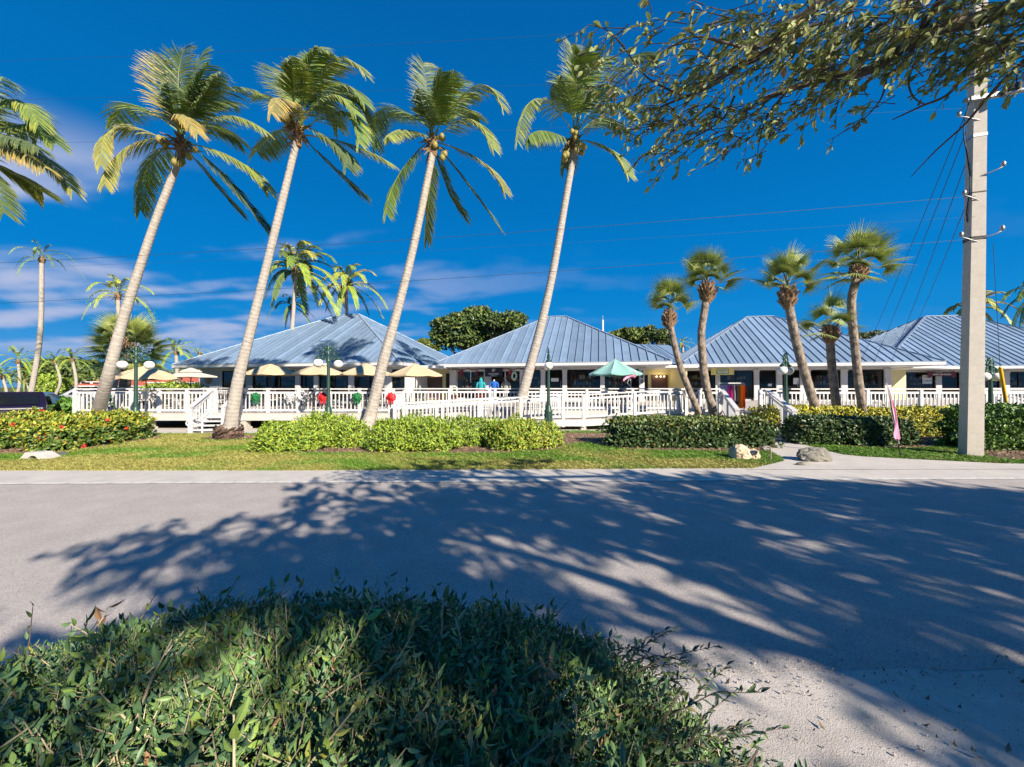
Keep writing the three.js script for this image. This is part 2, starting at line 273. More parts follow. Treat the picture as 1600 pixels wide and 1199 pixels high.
// A wind-blown coconut palm. trunk: points in the world; fronds: [mid, tip] pairs in the world.
function coconutPalm(label, trunk, r0, r1, fronds, o) {
  const R = rng(o.seed), t = thing('coconut_palm', label, 'palm tree', trunk[0].clone(), o.group);
  part(t, 'trunk', trunkGeo(trunk, r0, r1, { k: o.far ? 0 : 3, flare: o.flare ?? 0.05, flareLen: 0.35, seed: o.seed, n: o.tn ?? 130 }), M.palmBark);
  const heart = trunk[trunk.length - 1].clone(), crown = sub(t, 'crown'), h = o.size ?? 1;
  fronds.forEach((f, i) => {
    const p0 = heart.clone().add(V((R() - 0.5) * 0.18, (R() * 0.5 + (f.tip.y > heart.y ? 0.25 : -0.05)) * h, (R() - 0.5) * 0.18));
    const col = FROND_COLS[f.col ?? [0, 1, 0, 2, 4, 2, 3][Math.floor(R() * 7)]];
    part(crown, 'frond', frondGeo(p0, f.mid, f.tip, { R, n: o.n ?? 84, len: (o.len ?? 0.72) * h, wid: (o.wid ?? 0.036) * h, col, droop: f.droop ?? 0.5, wind: f.wind ?? V(0.4, 0.02, 0), gap: f.gap ?? 0.05, rib: 0.022 * h, hint: f.hint, bare: f.bare, dry: 0.09 }), o.far ? M.frondFar : M.frond);
  });
  // fibrous sheath, dry stalks and the coconuts under the crown
  const fib = [];
  for (let i = 0; i < (o.far ? 10 : 26); i++) {
    const a = R() * 6.283, e = -0.5 + R() * 1.5, l = (0.22 + R() * 0.4) * h, b = heart.clone().add(V(Math.cos(a) * 0.09, -0.25 + R() * 0.55, Math.sin(a) * 0.09).multiplyScalar(h));
    const d = V(Math.cos(a) * Math.cos(e), Math.sin(e), Math.sin(a) * Math.cos(e));
    fib.push(tube([b, b.clone().addScaledVector(d, l * 0.5), b.clone().addScaledVector(d, l).add(V(0, -0.12 * h, 0))], [0.055 * h, 0.035 * h, 0.008], 5));
  }
  fib.push(tube([heart.clone().add(V(0, -0.35 * h, 0)), heart.clone().add(V(0, 0.1 * h, 0)), heart.clone().add(V(0, 0.5 * h, 0))], [r1 * 1.05, r1 * 1.7, 0.05], 9));
  part(t, 'leaf_sheath', merge(fib), M.fibre);
  for (const [dx, dy, dz, n] of o.nuts ?? []) {
    const g = []; for (let i = 0; i < n; i++) { const s = new THREE.SphereGeometry(0.105 * h * (0.85 + 0.3 * R()), 9, 7); s.scale(1, 1.2, 1); g.push(moved(s, (R() - 0.5) * 0.34 * h, (R() - 0.5) * 0.34 * h, (R() - 0.5) * 0.3 * h)); }
    g.push(tube([V(-dx, -dy + 0.1, -dz), V(-dx * 0.4, -dy * 0.3 + 0.2, -dz * 0.4), V(0, 0.05, 0)], 0.018 * h, 5));
    const m = mesh('coconut_cluster', merge(g), M.coconut, t); m.position.copy(heart).sub(t.position).add(V(dx, dy, dz));
  }
  return t;
}
// fronds all round for palms seen small
function roundFronds(heart, n, L, R, o = {}) {
  const out = [];
  for (let i = 0; i < n; i++) {
    const a = i * 2.39996 + R() * 0.5, e = lerp(1.35, o.low ?? -0.75, (i + 0.5) / n) + (R() - 0.5) * 0.25, l = L * (0.8 + 0.35 * R());
    const d = V(Math.cos(a) * Math.cos(e), Math.sin(e), Math.sin(a) * Math.cos(e)), mid = heart.clone().addScaledVector(d, l * 0.55).add(V(0.06 * l, 0.05 * l, 0)), tip = heart.clone().addScaledVector(d, l * 0.95).add(V(0.16 * l, -l * (0.20 + 0.3 * Math.cos(e)), 0));
    out.push({ mid, tip, droop: 0.42, gap: 0.04, col: o.cols ? o.cols[Math.floor(R() * o.cols.length)] : undefined });
  }
  return out;
}
function farPalm(label, base, top, r0, r1, n, L, seed, o = {}) {
  const R = rng(seed), bend = base.clone().lerp(top, 0.5).add(V(o.bend ?? 0.3, 0, 0));
  return coconutPalm(label, [base, bend, top], r0, r1, roundFronds(top, n, L, R, o), { seed, n: o.leaflets ?? 64, len: L * 0.215, wid: L * (o.w ?? 0.0145), far: true, tn: 40, size: L / 3.2, flare: 0.06, group: o.group, nuts: o.nuts });
}

// Fan leaf of a cabbage palm: a stalk and a folded, arching fan of blades; built once in a few variants.
function fanGeo(seed) {
  const R = rng(seed), pos = [], col = [], stalk = 0.62 + R() * 0.3, n = 32, c = V(0, stalk, 0);
  const tri = (a, b, d, k) => { pos.push(a.x, a.y, a.z, b.x, b.y, b.z, d.x, d.y, d.z); for (let i = 0; i < 3; i++) col.push(...k); };
  const rib = [0.20, 0.20, 0.07];
  for (const [w0, w1, y0, y1] of [[0.02, 0.012, 0, stalk]]) { const a = V(-w0, y0, 0), b = V(w0, y0, 0), d = V(w1, y1, 0), e = V(-w1, y1, 0), f = V(0, y0, -w0), g = V(0, y1, -w1); tri(a, b, d, rib); tri(a, d, e, rib); tri(a, f, g, rib); tri(a, g, e, rib); tri(b, f, g, rib); tri(b, g, d, rib); }
  for (let i = 0; i < n; i++) {
    const u = (i + 0.5) / n * 2 - 1, ang = u * 2.05, l = (0.84 - 0.24 * u * u) * (0.9 + 0.2 * R()), fold = 0.35 * Math.abs(u);
    let d = V(Math.sin(ang), Math.cos(ang), fold).normalize(), q = c.clone().add(V(0, -0.12 * (1 - Math.abs(u)), 0)), w = [0.012, 0.026, 0.013, 0.002];
    const k = 0.75 + 0.5 * R(), cc = [0.25 * k, 0.33 * k, 0.095 * k]; let last = null, side = V(Math.cos(ang), -Math.sin(ang), 0);
    for (let s = 0; s < 4; s++) {
      const a = q.clone().addScaledVector(side, w[s]), b = q.clone().addScaledVector(side, -w[s]), m = q.clone().add(V(0, 0, -w[s] * 0.5));
      const kk = s > 1 ? [cc[0] * 1.35 + 0.015, cc[1] * 1.2 + 0.01, cc[2]] : cc;
      if (last) { tri(last[0], last[2], m, kk); tri(last[0], m, a, kk); tri(last[2], last[1], b, kk); tri(last[2], b, m, kk); }
      last = [a, b, m]; q = q.clone().addScaledVector(d, l / 3); d = d.clone().add(V(0, -0.03 * s, 0.04 + 0.16 * s * (0.4 + R()))).normalize();
    }
  }
  return raw(pos, null, col);
}
const FANS = [1, 2, 3, 4, 5].map((s) => fanGeo(s * 91));
const BOOT = (() => { const g = new THREE.BoxGeometry(0.085, 0.30, 0.03); g.translate(0, 0.15, 0); const p = g.attributes.position; for (let i = 0; i < p.count; i++) if (p.getY(i) > 0.2) p.setX(i, p.getX(i) * 0.55); return g; })();
// Cabbage palm: curved trunk, a swollen head of old leaf bases, fans above
function sabalPalm(label, trunk, r, o) {
  const R = rng(o.seed), t = thing('cabbage_palm', label, 'palm tree', trunk[0].clone(), o.group), top = trunk[trunk.length - 1];
  part(t, 'trunk', trunkGeo(trunk, r, r * 0.92, { ring: 0.02, rings: 7, flare: 0.05, seed: o.seed, n: 70 }), M.sabalBark);
  const boots = [], hr = o.head ?? 0.24, hh = o.headH ?? 0.75, m4 = new THREE.Matrix4();
  for (let i = 0; i < 74; i++) {
    const f = i / 74, a = i * 2.39996, y = -hh * 0.55 + f * hh, rr = (r * 0.85 + (hr - r * 0.8) * Math.sin(Math.PI * clamp(f * 0.9 + 0.08))), q = new THREE.Quaternion().setFromEuler(new THREE.Euler(0.35 + 0.4 * R(), 0, (R() - 0.5) * 0.4)), qa = new THREE.Quaternion().setFromAxisAngle(UPV, a);
    const g = BOOT.clone(); g.scale(0.8 + 0.4 * R(), 0.4 + 0.5 * R(), 1); g.applyQuaternion(q); g.translate(0, 0, rr * 0.8); g.applyQuaternion(qa); g.translate(top.x, top.y + y, top.z); boots.push(g);
  }
  boots.push(tube([top.clone().add(V(0, -hh * 0.6, 0)), top.clone(), top.clone().add(V(0, hh * 0.5, 0))], [r * 0.9, hr * 0.85, 0.08], 10));
  part(t, 'leaf_bases', merge(boots), M.boot);
  const crown = sub(t, 'crown'), n = o.n ?? 26;
  for (let i = 0; i < n; i++) {
    const f = (i + 0.5) / n, a = i * 2.39996 + R() * 0.6, tilt = lerp(0.12, o.low ?? 1.75, f ** 0.8) + (R() - 0.5) * 0.25, s = (o.size ?? 1) * (0.85 + 0.3 * R());
    const m = mesh('frond', FANS[Math.floor(R() * 5)], M.frond, crown);
    m.quaternion.setFromAxisAngle(UPV, a).multiply(new THREE.Quaternion().setFromAxisAngle(V(1, 0, 0), tilt)).multiply(new THREE.Quaternion().setFromAxisAngle(UPV, (R() - 0.5) * 0.7));
    m.scale.setScalar(s); m.position.copy(top).sub(t.position).add(V(0, (o.lift ?? 0.12) + 0.2 * (1 - f), 0));
  }
  return t;
}

// a leaf blade lying along +y, folded on its midrib and curling back
function leafGeo(len, wid, fold = 0.25, curl = 0.2, rows = 3, shape = (t) => Math.sin(Math.PI * t ** 0.8)) {
  const pos = []; let last = null;
  for (let i = 0; i <= rows; i++) {
    const t = i / rows, w = (i === 0 || i === rows ? 0.04 : shape(t)) * wid / 2, y = t * len, z = -curl * len * t * t;
    const a = V(-w, y, z + fold * w), m = V(0, y, z), b = V(w, y, z + fold * w);
    if (last) for (const [p, q, r] of [[last[0], last[1], m], [last[0], m, a], [last[1], last[2], b], [last[1], b, m]]) pos.push(...p.toArray(), ...q.toArray(), ...r.toArray());
    last = [a, m, b];
  }
  return raw(pos);
}
function instanced(name, geo, mat, places, parent) {          // places: [matrix, colour]
  const im = new THREE.InstancedMesh(geo, mat, places.length); im.name = parent ? name : numbered(name); im.castShadow = im.receiveShadow = true; im.userData.kind = 'stuff';
  places.forEach(([m, c], i) => { im.setMatrixAt(i, m); if (c) im.setColorAt(i, c); });
  (parent ?? scene).add(im); return im;
}
const X = V(0, 0, 0);
function leafMatrix(p, axis, normal, s, sx = 1) {
  const y = axis.clone().normalize(), z = normal.clone().addScaledVector(y, -normal.dot(y)).normalize(), x = y.clone().cross(z);
  return new THREE.Matrix4().makeBasis(x.multiplyScalar(s * sx), y.multiplyScalar(s), z.multiplyScalar(s)).setPosition(p);
}
const pick = (R, list) => { let s = 0; for (const [, w] of list) s += w; let k = R() * s; for (const [c, w] of list) { if ((k -= w) < 0) return c; } return list[0][0]; };
// Leaves over and inside rounded or boxy lumps. blobs: {c:[x,y,z], r:[x,y,z], p: exponent}
function shrubLeaves(R, blobs, n, o) {
  const out = [], area = blobs.map((b) => (b.r[0] * b.r[1] + b.r[1] * b.r[2] + b.r[0] * b.r[2])), sum = area.reduce((a, b) => a + b);
  let guard = n * 6;
  while (out.length < n && guard-- > 0) {
    let k = R() * sum, bi = 0; while ((k -= area[bi]) > 0 && bi < blobs.length - 1) bi++;
    const b = blobs[bi], u = R() * 2 - 1, a = R() * 6.283, q = Math.sqrt(1 - u * u), d = V(Math.cos(a) * q, u, Math.sin(a) * q), pe = b.p ?? 2;
    const k1 = (Math.abs(d.x) ** pe + Math.abs(d.y) ** pe + Math.abs(d.z) ** pe) ** (-1 / pe);
    const lump = 1 + (o.lump ?? 0.19) * nz(d.x * 2.6 + bi * 5, d.y * 2.6, d.z * 2.6) * 2 + (o.lump ?? 0.19) * nz(d.x * 7 + bi, d.y * 7, d.z * 7);
    const depth = R() < 0.72 ? R() * R() * 0.2 : R() * 0.5, s = k1 * lump * (1 - depth) * (1 + (R() < (o.stray ?? 0.07) ? R() * 0.16 : 0));
    const p = V(b.c[0] + d.x * b.r[0] * s, b.c[1] + d.y * b.r[1] * s, b.c[2] + d.z * b.r[2] * s);
    if (p.y < (o.floor ?? 0.04)) continue;
    let hidden = false; for (let j = 0; j < blobs.length && !hidden; j++) if (j !== bi) { const e = blobs[j], pe2 = e.p ?? 2, w = (Math.abs((p.x - e.c[0]) / e.r[0]) ** pe2 + Math.abs((p.y - e.c[1]) / e.r[1]) ** pe2 + Math.abs((p.z - e.c[2]) / e.r[2]) ** pe2) ** (1 / pe2); hidden = w < 0.6; }
    if (hidden) continue;
    const out1 = V(d.x / b.r[0], d.y / b.r[1], d.z / b.r[2]).normalize();
    const axis = out1.clone().multiplyScalar(0.55).add(V(R() - 0.5, R() - 0.5 + (o.up ?? 0.3), R() - 0.5).multiplyScalar(1.5)), normal = out1.clone().add(V(R() - 0.5, R() * 0.9, R() - 0.5)).normalize();
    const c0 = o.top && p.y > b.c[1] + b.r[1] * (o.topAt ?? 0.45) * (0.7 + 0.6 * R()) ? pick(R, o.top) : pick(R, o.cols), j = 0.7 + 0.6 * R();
    out.push([leafMatrix(p, axis, normal, 0.7 + 0.6 * R()), rgb(c0[0] * j, c0[1] * j, c0[2] * j)]);
  }
  return out;
}
function shrub(name, label, category, blobs, n, o) {
  const R = rng(o.seed), base = V(blobs[0].c[0], 0, blobs[0].c[2]), t = thing(name, label, category, base, o.group);
  const places = shrubLeaves(R, blobs, n, o); for (const [m] of places) { m.elements[12] -= base.x; m.elements[14] -= base.z; }
  instanced('foliage', o.leaf, o.mat ?? M.leaf, places, t);
  const stems = [];
  for (const b of blobs) for (let i = 0; i < (o.stems ?? 14); i++) {
    const a = R() * 6.283, q = Math.sqrt(R()), f = V(b.c[0] + Math.cos(a) * q * b.r[0] * 0.55, 0, b.c[2] + Math.sin(a) * q * b.r[2] * 0.6), e = V(b.c[0] + Math.cos(a) * q * b.r[0] * 0.95, b.c[1] + b.r[1] * (0.3 + 0.6 * R()), b.c[2] + Math.sin(a) * q * b.r[2] * 0.95);
    stems.push(tube([f, f.clone().lerp(e, 0.5).add(V((R() - 0.5) * 0.1, 0.05, (R() - 0.5) * 0.1)), e], [0.018, 0.013, 0.005], 5, false));
  }
  part(t, 'stem', merge(stems), o.twig ?? M.twig);
  return t;
}
// Broad-leaved tree far off: forking limbs, leaf clumps through the crown
function broadTree(label, base, height, blobs, n, o) {
  const R = rng(o.seed), t = thing('broadleaf_tree', label, 'tree', base.clone(), o.group), limbs = [];
  const fork = base.clone().add(V(0, height * 0.28, 0));
  limbs.push(tube([base, base.clone().lerp(fork, 0.5).add(V(0.1, 0, 0)), fork], [height * 0.05, height * 0.042, height * 0.038], 9));
  part(t, 'trunk', merge(limbs), M.treeBark);
  const br = []; for (const b of blobs) { const e = V(...b.c); br.push(tube([fork, fork.clone().lerp(e, 0.5).add(V(0, 0.2, 0)), e], [height * 0.026, height * 0.017, height * 0.006], 6)); for (let i = 0; i < 4; i++) { const a = R() * 6.28; br.push(tube([fork.clone().lerp(e, 0.6), e.clone().add(V(Math.cos(a) * b.r[0] * 0.8, b.r[1] * 0.3, Math.sin(a) * b.r[2] * 0.8))], [height * 0.009, 0.02], 5)); } }
  part(t, 'limb', merge(br), M.treeBark);
  const fine = []; for (const b of blobs) for (let i = 0; i < 7; i++) { const u = R() * 1.5 - 0.5, a = R() * 6.283, q = Math.sqrt(Math.max(0, 1 - u * u)), f = 0.36 + 0.2 * R(); fine.push({ c: [b.c[0] + Math.cos(a) * q * b.r[0] * 0.68, b.c[1] + u * b.r[1] * 0.62, b.c[2] + Math.sin(a) * q * b.r[2] * 0.68], r: b.r.map((r) => r * f) }); }
  const places = shrubLeaves(R, fine, n, { lump: 0.3, ...o, floor: 0.5 }); for (const [m] of places) { m.elements[12] -= base.x; m.elements[13] -= base.y; m.elements[14] -= base.z; }
  instanced('crown', o.leaf, M.leaf, places, t);
  return t;
}

// ---------------------------------------------------------------- ground, road, lawn, path
const roadFar = (x) => -(6.93 + 0.022 * x), lawnEdge = (x) => -(7.88 + 0.022 * x);
const grid = (x0, x1, z0, z1, nx, nz_, y, fn) => {   // a sheet with vertices to carry slight unevenness and tint
  const pos = [], uv = [], col = [], idx = [];
  for (let j = 0; j <= nz_; j++) for (let i = 0; i <= nx; i++) { const v = fn(lerp(x0, x1, i / nx), j / nz_, z0, z1); pos.push(v[0], v[1] + y, v[2]); uv.push(v[0], v[2]); const k = v[3] ?? 1; col.push(k, k, k); }
  for (let j = 0; j < nz_; j++) for (let i = 0; i < nx; i++) { const a = j * (nx + 1) + i, b = a + nx + 1; idx.push(a, a + 1, b, a + 1, b + 1, b); }
  const g = new THREE.BufferGeometry(); g.setAttribute('position', new THREE.Float32BufferAttribute(pos, 3)); g.setAttribute('uv', new THREE.Float32BufferAttribute(uv, 2)); g.setAttribute('color', new THREE.Float32BufferAttribute(col, 3)); g.setIndex(idx); g.computeVertexNormals(); return g;
};
const blotch = (x, z) => 1 + 0.10 * fbm(x * 0.35, z * 0.9, 4.4, 4) + 0.05 * fbm(x * 1.7, z * 1.7, 9.1, 3);
structure('ground', grid(-900, 900, 900, -900, 2, 2, -0.05, (x, f, z0, z1) => [x, 0, lerp(z0, z1, f)]), M.ground, 'level ground under trees and buildings reaching to the horizon');
structure('shoulder', grid(-45, 45, 9, -3.4, 120, 40, -0.008, (x, f, z0, z1) => { const z = lerp(z0, z1, f); return [x, 0.006 * fbm(x * 2, z * 2, 2, 3), z, blotch(x, z) * 1.02]; }), M.sand, 'pale sandy shoulder along the near side of the road');
const nearEdge = (x) => -(2.33 + 0.05 * fbm(x * 1.3, 0, 5, 4) * 2 + 0.03 * nz(x * 9, 2, 2) + (x < 0.6 ? 0.12 * smooth(0.6, -1, x) : 0));
structure('road', grid(-60, 60, 0, 0, 420, 26, 0.006, (x, f) => { const z = lerp(nearEdge(x), roadFar(x), f); return [x, 0.004 * fbm(x, z, 3, 2) + (f < 0.01 ? -0.012 : 0), z, blotch(x + 40, z)]; }), M.asphalt, 'sun-bleached grey asphalt road dappled with tree shade');
structure('road_line', grid(-60, 12, 0, 0, 200, 1, 0.014, (x, f) => [x, 0, roadFar(x) + 0.10 - f * 0.115]), M.linePaint, 'worn white line along the far edge of the road');
structure('pavement', grid(-60, 60, 0, 0, 200, 6, 0.010, (x, f) => { const z = lerp(roadFar(x) - 0.02, lawnEdge(x) - 0.25, f); return [x, 0.004 * fbm(x, z, 1, 2), z, 1]; }), M.concrete, 'pale concrete strip between the road and the lawn');
// lawn with a slight swell
const swell = (x, z) => { const e = smooth(0, 0.8, lawnEdge(x) - z); return e * (0.004 + 0.004 * fbm(x * 0.3, z * 0.3, 8, 3)); };
structure('lawn', grid(-60, 60, 0, 0, 240, 40, 0.002, (x, f) => { const wob = 0.05 * fbm(x * 1.4, 1, 1, 4), z = lerp(lawnEdge(x) + wob, -16.2, f); return [x, swell(x, z), z, 1]; }), M.turf, 'patchy lawn between the pavement and the boardwalk');
const P2 = (px, py) => { const p = onGround(px, py); return [p.x, p.z]; };
// front walk: from the foot of the steps, flaring out to the road
const pathPoly = [[6.6, -12.4], [8.2, -12.5], [8.3, -11.5], [8.0, -10.2], [7.95, -9.5], [8.2, -9.25], [8.75, -9.02], [9.65, -8.68], [10.4, -8.42], [12, -8.3], [18, -8.4], [18, -7.9], [4.6, -7.8], [5.3, -8.25], [6.0, -8.75], [6.3, -9.4], [6.6, -10.4], [6.65, -11.4]];
structure('path', sheet(pathPoly, 0.018), M.concrete, 'concrete walk flaring from the steps down to the road');
const slabPoly = [[-14.9, -14.2], [-12, -13.75], [-7.4, -13.7], [-7.2, -15.4], [-15.2, -15.6]];
structure('walkway', sheet(slabPoly, 0.020), M.concrete, 'pale concrete slab below the left boardwalk');
structure('walkway', sheet([[-2, -14.6], [3.6, -14.3], [6.4, -13.6], [6.4, -15], [-2, -15.4]], 0.020), M.concrete, 'narrow concrete walk below the ramp');
function bed(outline, n, seed) {      // uneven edge of a mulch bed
  const R = rng(seed), c = new THREE.CatmullRomCurve3(outline.map(([x, z]) => V(x, 0, z)), true).getPoints(n); return c.map((p) => [p.x + (R() - 0.5) * 0.07, p.z + (R() - 0.5) * 0.07]);
}
const beds = [
  [bed([[-6.6, -10.1], [-5, -9.75], [-2.8, -9.7], [0, -9.8], [1.0, -10.2], [1.7, -11.3], [3.2, -12.0], [4.2, -12.6], [4, -13.6], [-2, -13.5], [-5, -13], [-6.9, -11.6]], 120, 3), 'brown mulch bed round the rounded green shrubs'],
  [bed([[2.3, -11.6], [2.9, -10.35], [4.6, -10.05], [6.3, -10.0], [6.6, -11.0], [6.4, -12.4], [3.6, -12.9]], 90, 4), 'dark mulch under the clipped dark hedge'],
  [bed([[8.2, -12.4], [8.9, -11.0], [10.2, -10.5], [11.3, -10.7], [12.8, -11.9], [15.4, -12.2], [18, -12.4], [18, -14.6], [8.4, -14.6]], 90, 5), 'mulch bed under the yellow-green hedge'],
  [bed([[11.0, -9.0], [11.5, -8.75], [13.2, -8.75], [18, -8.8], [18, -11.2], [13.0, -10.6], [11.8, -9.9]], 80, 6), 'bare brown soil round the concrete pole and right hedge'],
  [bed([[-16, -9.7], [-13.4, -9.55], [-11.4, -9.75], [-11.15, -11], [-11.3, -12.8], [-12.5, -13.3], [-16.5, -13.4]], 80, 7), 'brown mulch bed between the croton bushes'],
  [bed([[-9.75, -12.5], [-9.0, -12.1], [-8.2, -12.25], [-8.0, -12.9], [-8.9, -13.3], [-9.7, -13.2]], 50, 8), 'bare soil round the foot of the leaning palm'],
];
for (const [o, label] of beds) structure('mulch_bed', sheet(o, 0.024), M.mulch, label).userData.kind = 'structure';
{ // grass blades in tufts, thicker and greener away from the road
  const R = rng(77), pos = []; const tuft = [];
  for (let i = 0; i < 9; i++) { const a = R() * 6.283, r = R() * 0.035, l = 0.035 + 0.03 * R(), b = V(Math.cos(a) * r, 0, Math.sin(a) * r), d = V(Math.cos(a * 3) * 0.5, 1, Math.sin(a * 3) * 0.5).normalize(), s = V(Math.cos(a + 1.5), 0, Math.sin(a + 1.5)).multiplyScalar(0.0035); const m = b.clone().addScaledVector(d, l * 0.6), t = m.clone().addScaledVector(V(d.x * 2, 0.5, d.z * 2).normalize(), l * 0.5); for (const [p, q, u] of [[b.clone().add(s), b.clone().sub(s), m.clone().add(s)], [b.clone().sub(s), m.clone().sub(s), m.clone().add(s)], [m.clone().add(s), m.clone().sub(s), t]]) pos.push(...p.toArray(), ...q.toArray(), ...u.toArray()); }
  const geo = raw(pos), places = [], poly = (x, z) => inside(pathPoly, x, z) || inside(slabPoly, x, z) || beds.some(([o]) => inside(o, x, z));
  for (let i = 0; i < 150000; i++) {
    const z = -7.75 - 6.9 * R() ** 1.25, half = -z * 1.36, x = (R() * 2 - 1) * half;
    if (z > lawnEdge(x) + 0.05 * fbm(x * 3, 1, 2, 3) + 0.03 || poly(x, z)) continue;
    const dry = smooth(-0.25, 0.25, fbm(x * 0.55, z * 0.8, 2.2, 4) + 0.30 * smooth(1.6, 0.2, lawnEdge(x) - z) + (x < -5 ? 0.0 : x > 8 ? -0.4 : -0.26)), j = 0.75 + 0.5 * R();
    const s = 0.7 + 0.6 * R(), m = new THREE.Matrix4().makeRotationY(R() * 6.283).scale(V(s, s * (0.7 + 0.6 * R()), s)).setPosition(x, swell(x, z), z);
    places.push([m, rgb(lerp(0.12, 0.32, dry) * j, lerp(0.235, 0.305, dry) * j, lerp(0.024, 0.08, dry) * j)]);
  }
  tag(instanced('grass', geo, M.leaf, places), 'short lawn grass, green with dry yellow patches', null, null, 'stuff');
  // bark chips on the beds
  const chip = new THREE.BoxGeometry(0.05, 0.012, 0.018), chips = [];
  for (const [o] of beds) { const xs = o.map((p) => p[0]), zs = o.map((p) => p[1]), x0 = Math.min(...xs), x1 = Math.max(...xs), z0 = Math.min(...zs), z1 = Math.max(...zs), n = (x1 - x0) * (z1 - z0) * 170;
    for (let i = 0; i < n; i++) { const x = lerp(x0, x1, R()), z = lerp(z0, z1, R()); if (!inside(o, x, z)) continue; const k = 0.5 + R(); chips.push([new THREE.Matrix4().makeRotationFromEuler(new THREE.Euler((R() - 0.5) * 0.8, R() * 6.28, (R() - 0.5) * 0.8)).scale(V(0.6 + R(), 1, 0.6 + R())).setPosition(x, 0.029, z), rgb(0.22 * k, 0.145 * k, 0.095 * k)]); } }
  tag(instanced('bark_mulch', chip, M.leaf, chips), 'loose brown bark chips on the planting beds', null, null, 'stuff');
  // loose grit along the broken near edge of the asphalt
  const stone = new THREE.IcosahedronGeometry(0.007, 0), grit = [];
  for (let i = 0; i < 3400; i++) { const x = -3 + 9 * R(), off = (R() + R() + R() - 1.5) * (R() < 0.3 ? 0.9 : 0.16), z = nearEdge(x) + 0.03 + off, k = 0.35 + 0.75 * R(), s = 0.3 + 0.8 * R() ** 4; grit.push([new THREE.Matrix4().makeRotationFromEuler(new THREE.Euler(R() * 6, R() * 6, R() * 6)).scale(V(s, s * 0.7, s * 1.2)).setPosition(x, off < 0 ? 0.009 : 0.001, z), rgb(0.46 * k, 0.42 * k, 0.40 * k)]); }
  tag(instanced('gravel', stone, M.leaf, grit), 'loose grey grit along the broken near edge of the road', null, null, 'stuff');
  // fallen leaves and bits on the near shoulder
  const lf = leafGeo(0.06, 0.02, 0.3, 0.4, 2), bits = [];
  for (let i = 0; i < 420; i++) { const x = 0.3 + R() * 4, z = -1.0 - R() * 1.5, k = 0.5 + R(); if (R() < 0.4 && z < -2.2) continue; bits.push([new THREE.Matrix4().makeRotationFromEuler(new THREE.Euler(1.5 + (R() - 0.5) * 0.3, 0, R() * 6.28)).scale(V(1, 0.3 + 0.5 * R(), 1).multiplyScalar(0.4 + 0.7 * R() ** 3)).setPosition(x, 0.006, z), rgb(0.13 * k, 0.10 * k, 0.06 * k)]); }
  tag(instanced('leaf_litter', lf, M.leaf, bits), 'small dry leaves scattered on the sandy shoulder', null, null, 'stuff');
}

// ---------------------------------------------------------------- the four hip-roofed shop pavilions
const FLOOR = 0.65, EAVE = 3.2, OVER = 1.55, WIN_TOP = 2.80;
// One slope of standing-seam metal: every pan with its raised seam is a panel
function slope(parent, B0, B1, T0, T1, width, seed, first = 0) {
  const R = rng(seed), dir = B1.clone().sub(B0), L = dir.length(); dir.normalize();
  const t0 = T0.clone().sub(B0).dot(dir), t1 = T1.clone().sub(B0).dot(dir), up = T0.clone().sub(B0).addScaledVector(dir, -t0), nrm = dir.clone().cross(up).normalize();
  const f = (u) => clamp(Math.min(1, t0 > 1e-4 ? u / t0 : 1, L - t1 > 1e-4 ? (L - u) / (L - t1) : 1)), P = (u, k, h = 0) => B0.clone().addScaledVector(dir, u).addScaledVector(up, k).addScaledVector(nrm, h);
  let a = 0, b = first || width;
  while (a < L - 0.02) {
    b = Math.min(b, L); const pos = [], uv = [], stops = [a, ...[t0, t1].filter((t) => t > a + 1e-3 && t < b - 1e-3), b], dip = (R() - 0.5) * 0.006, off = R() * 9;
    for (let i = 0; i < stops.length - 1; i++) { const p = stops[i], q = stops[i + 1], c = [P(p, 0, dip), P(q, 0, dip), P(q, f(q), dip), P(p, f(p), dip)], w = [[p, 0], [q, 0], [q, f(q) * up.length()], [p, f(p) * up.length()]]; for (const k of [0, 1, 2, 0, 2, 3]) { pos.push(...c[k].toArray()); uv.push(w[k][0] * 0.5 + off, w[k][1] + off); } }
    const geo = [raw(pos, uv)];
    if (f(a) > 0.03) geo.push(bar(P(a, -0.004, 0.022), P(a, f(a) * 0.995, 0.022), 0.042, 0.078, nrm));
    mesh('roof_panel', merge(geo), M.roof[Math.floor(R() * 4)], parent);
    a = b; b += width;
  }
}
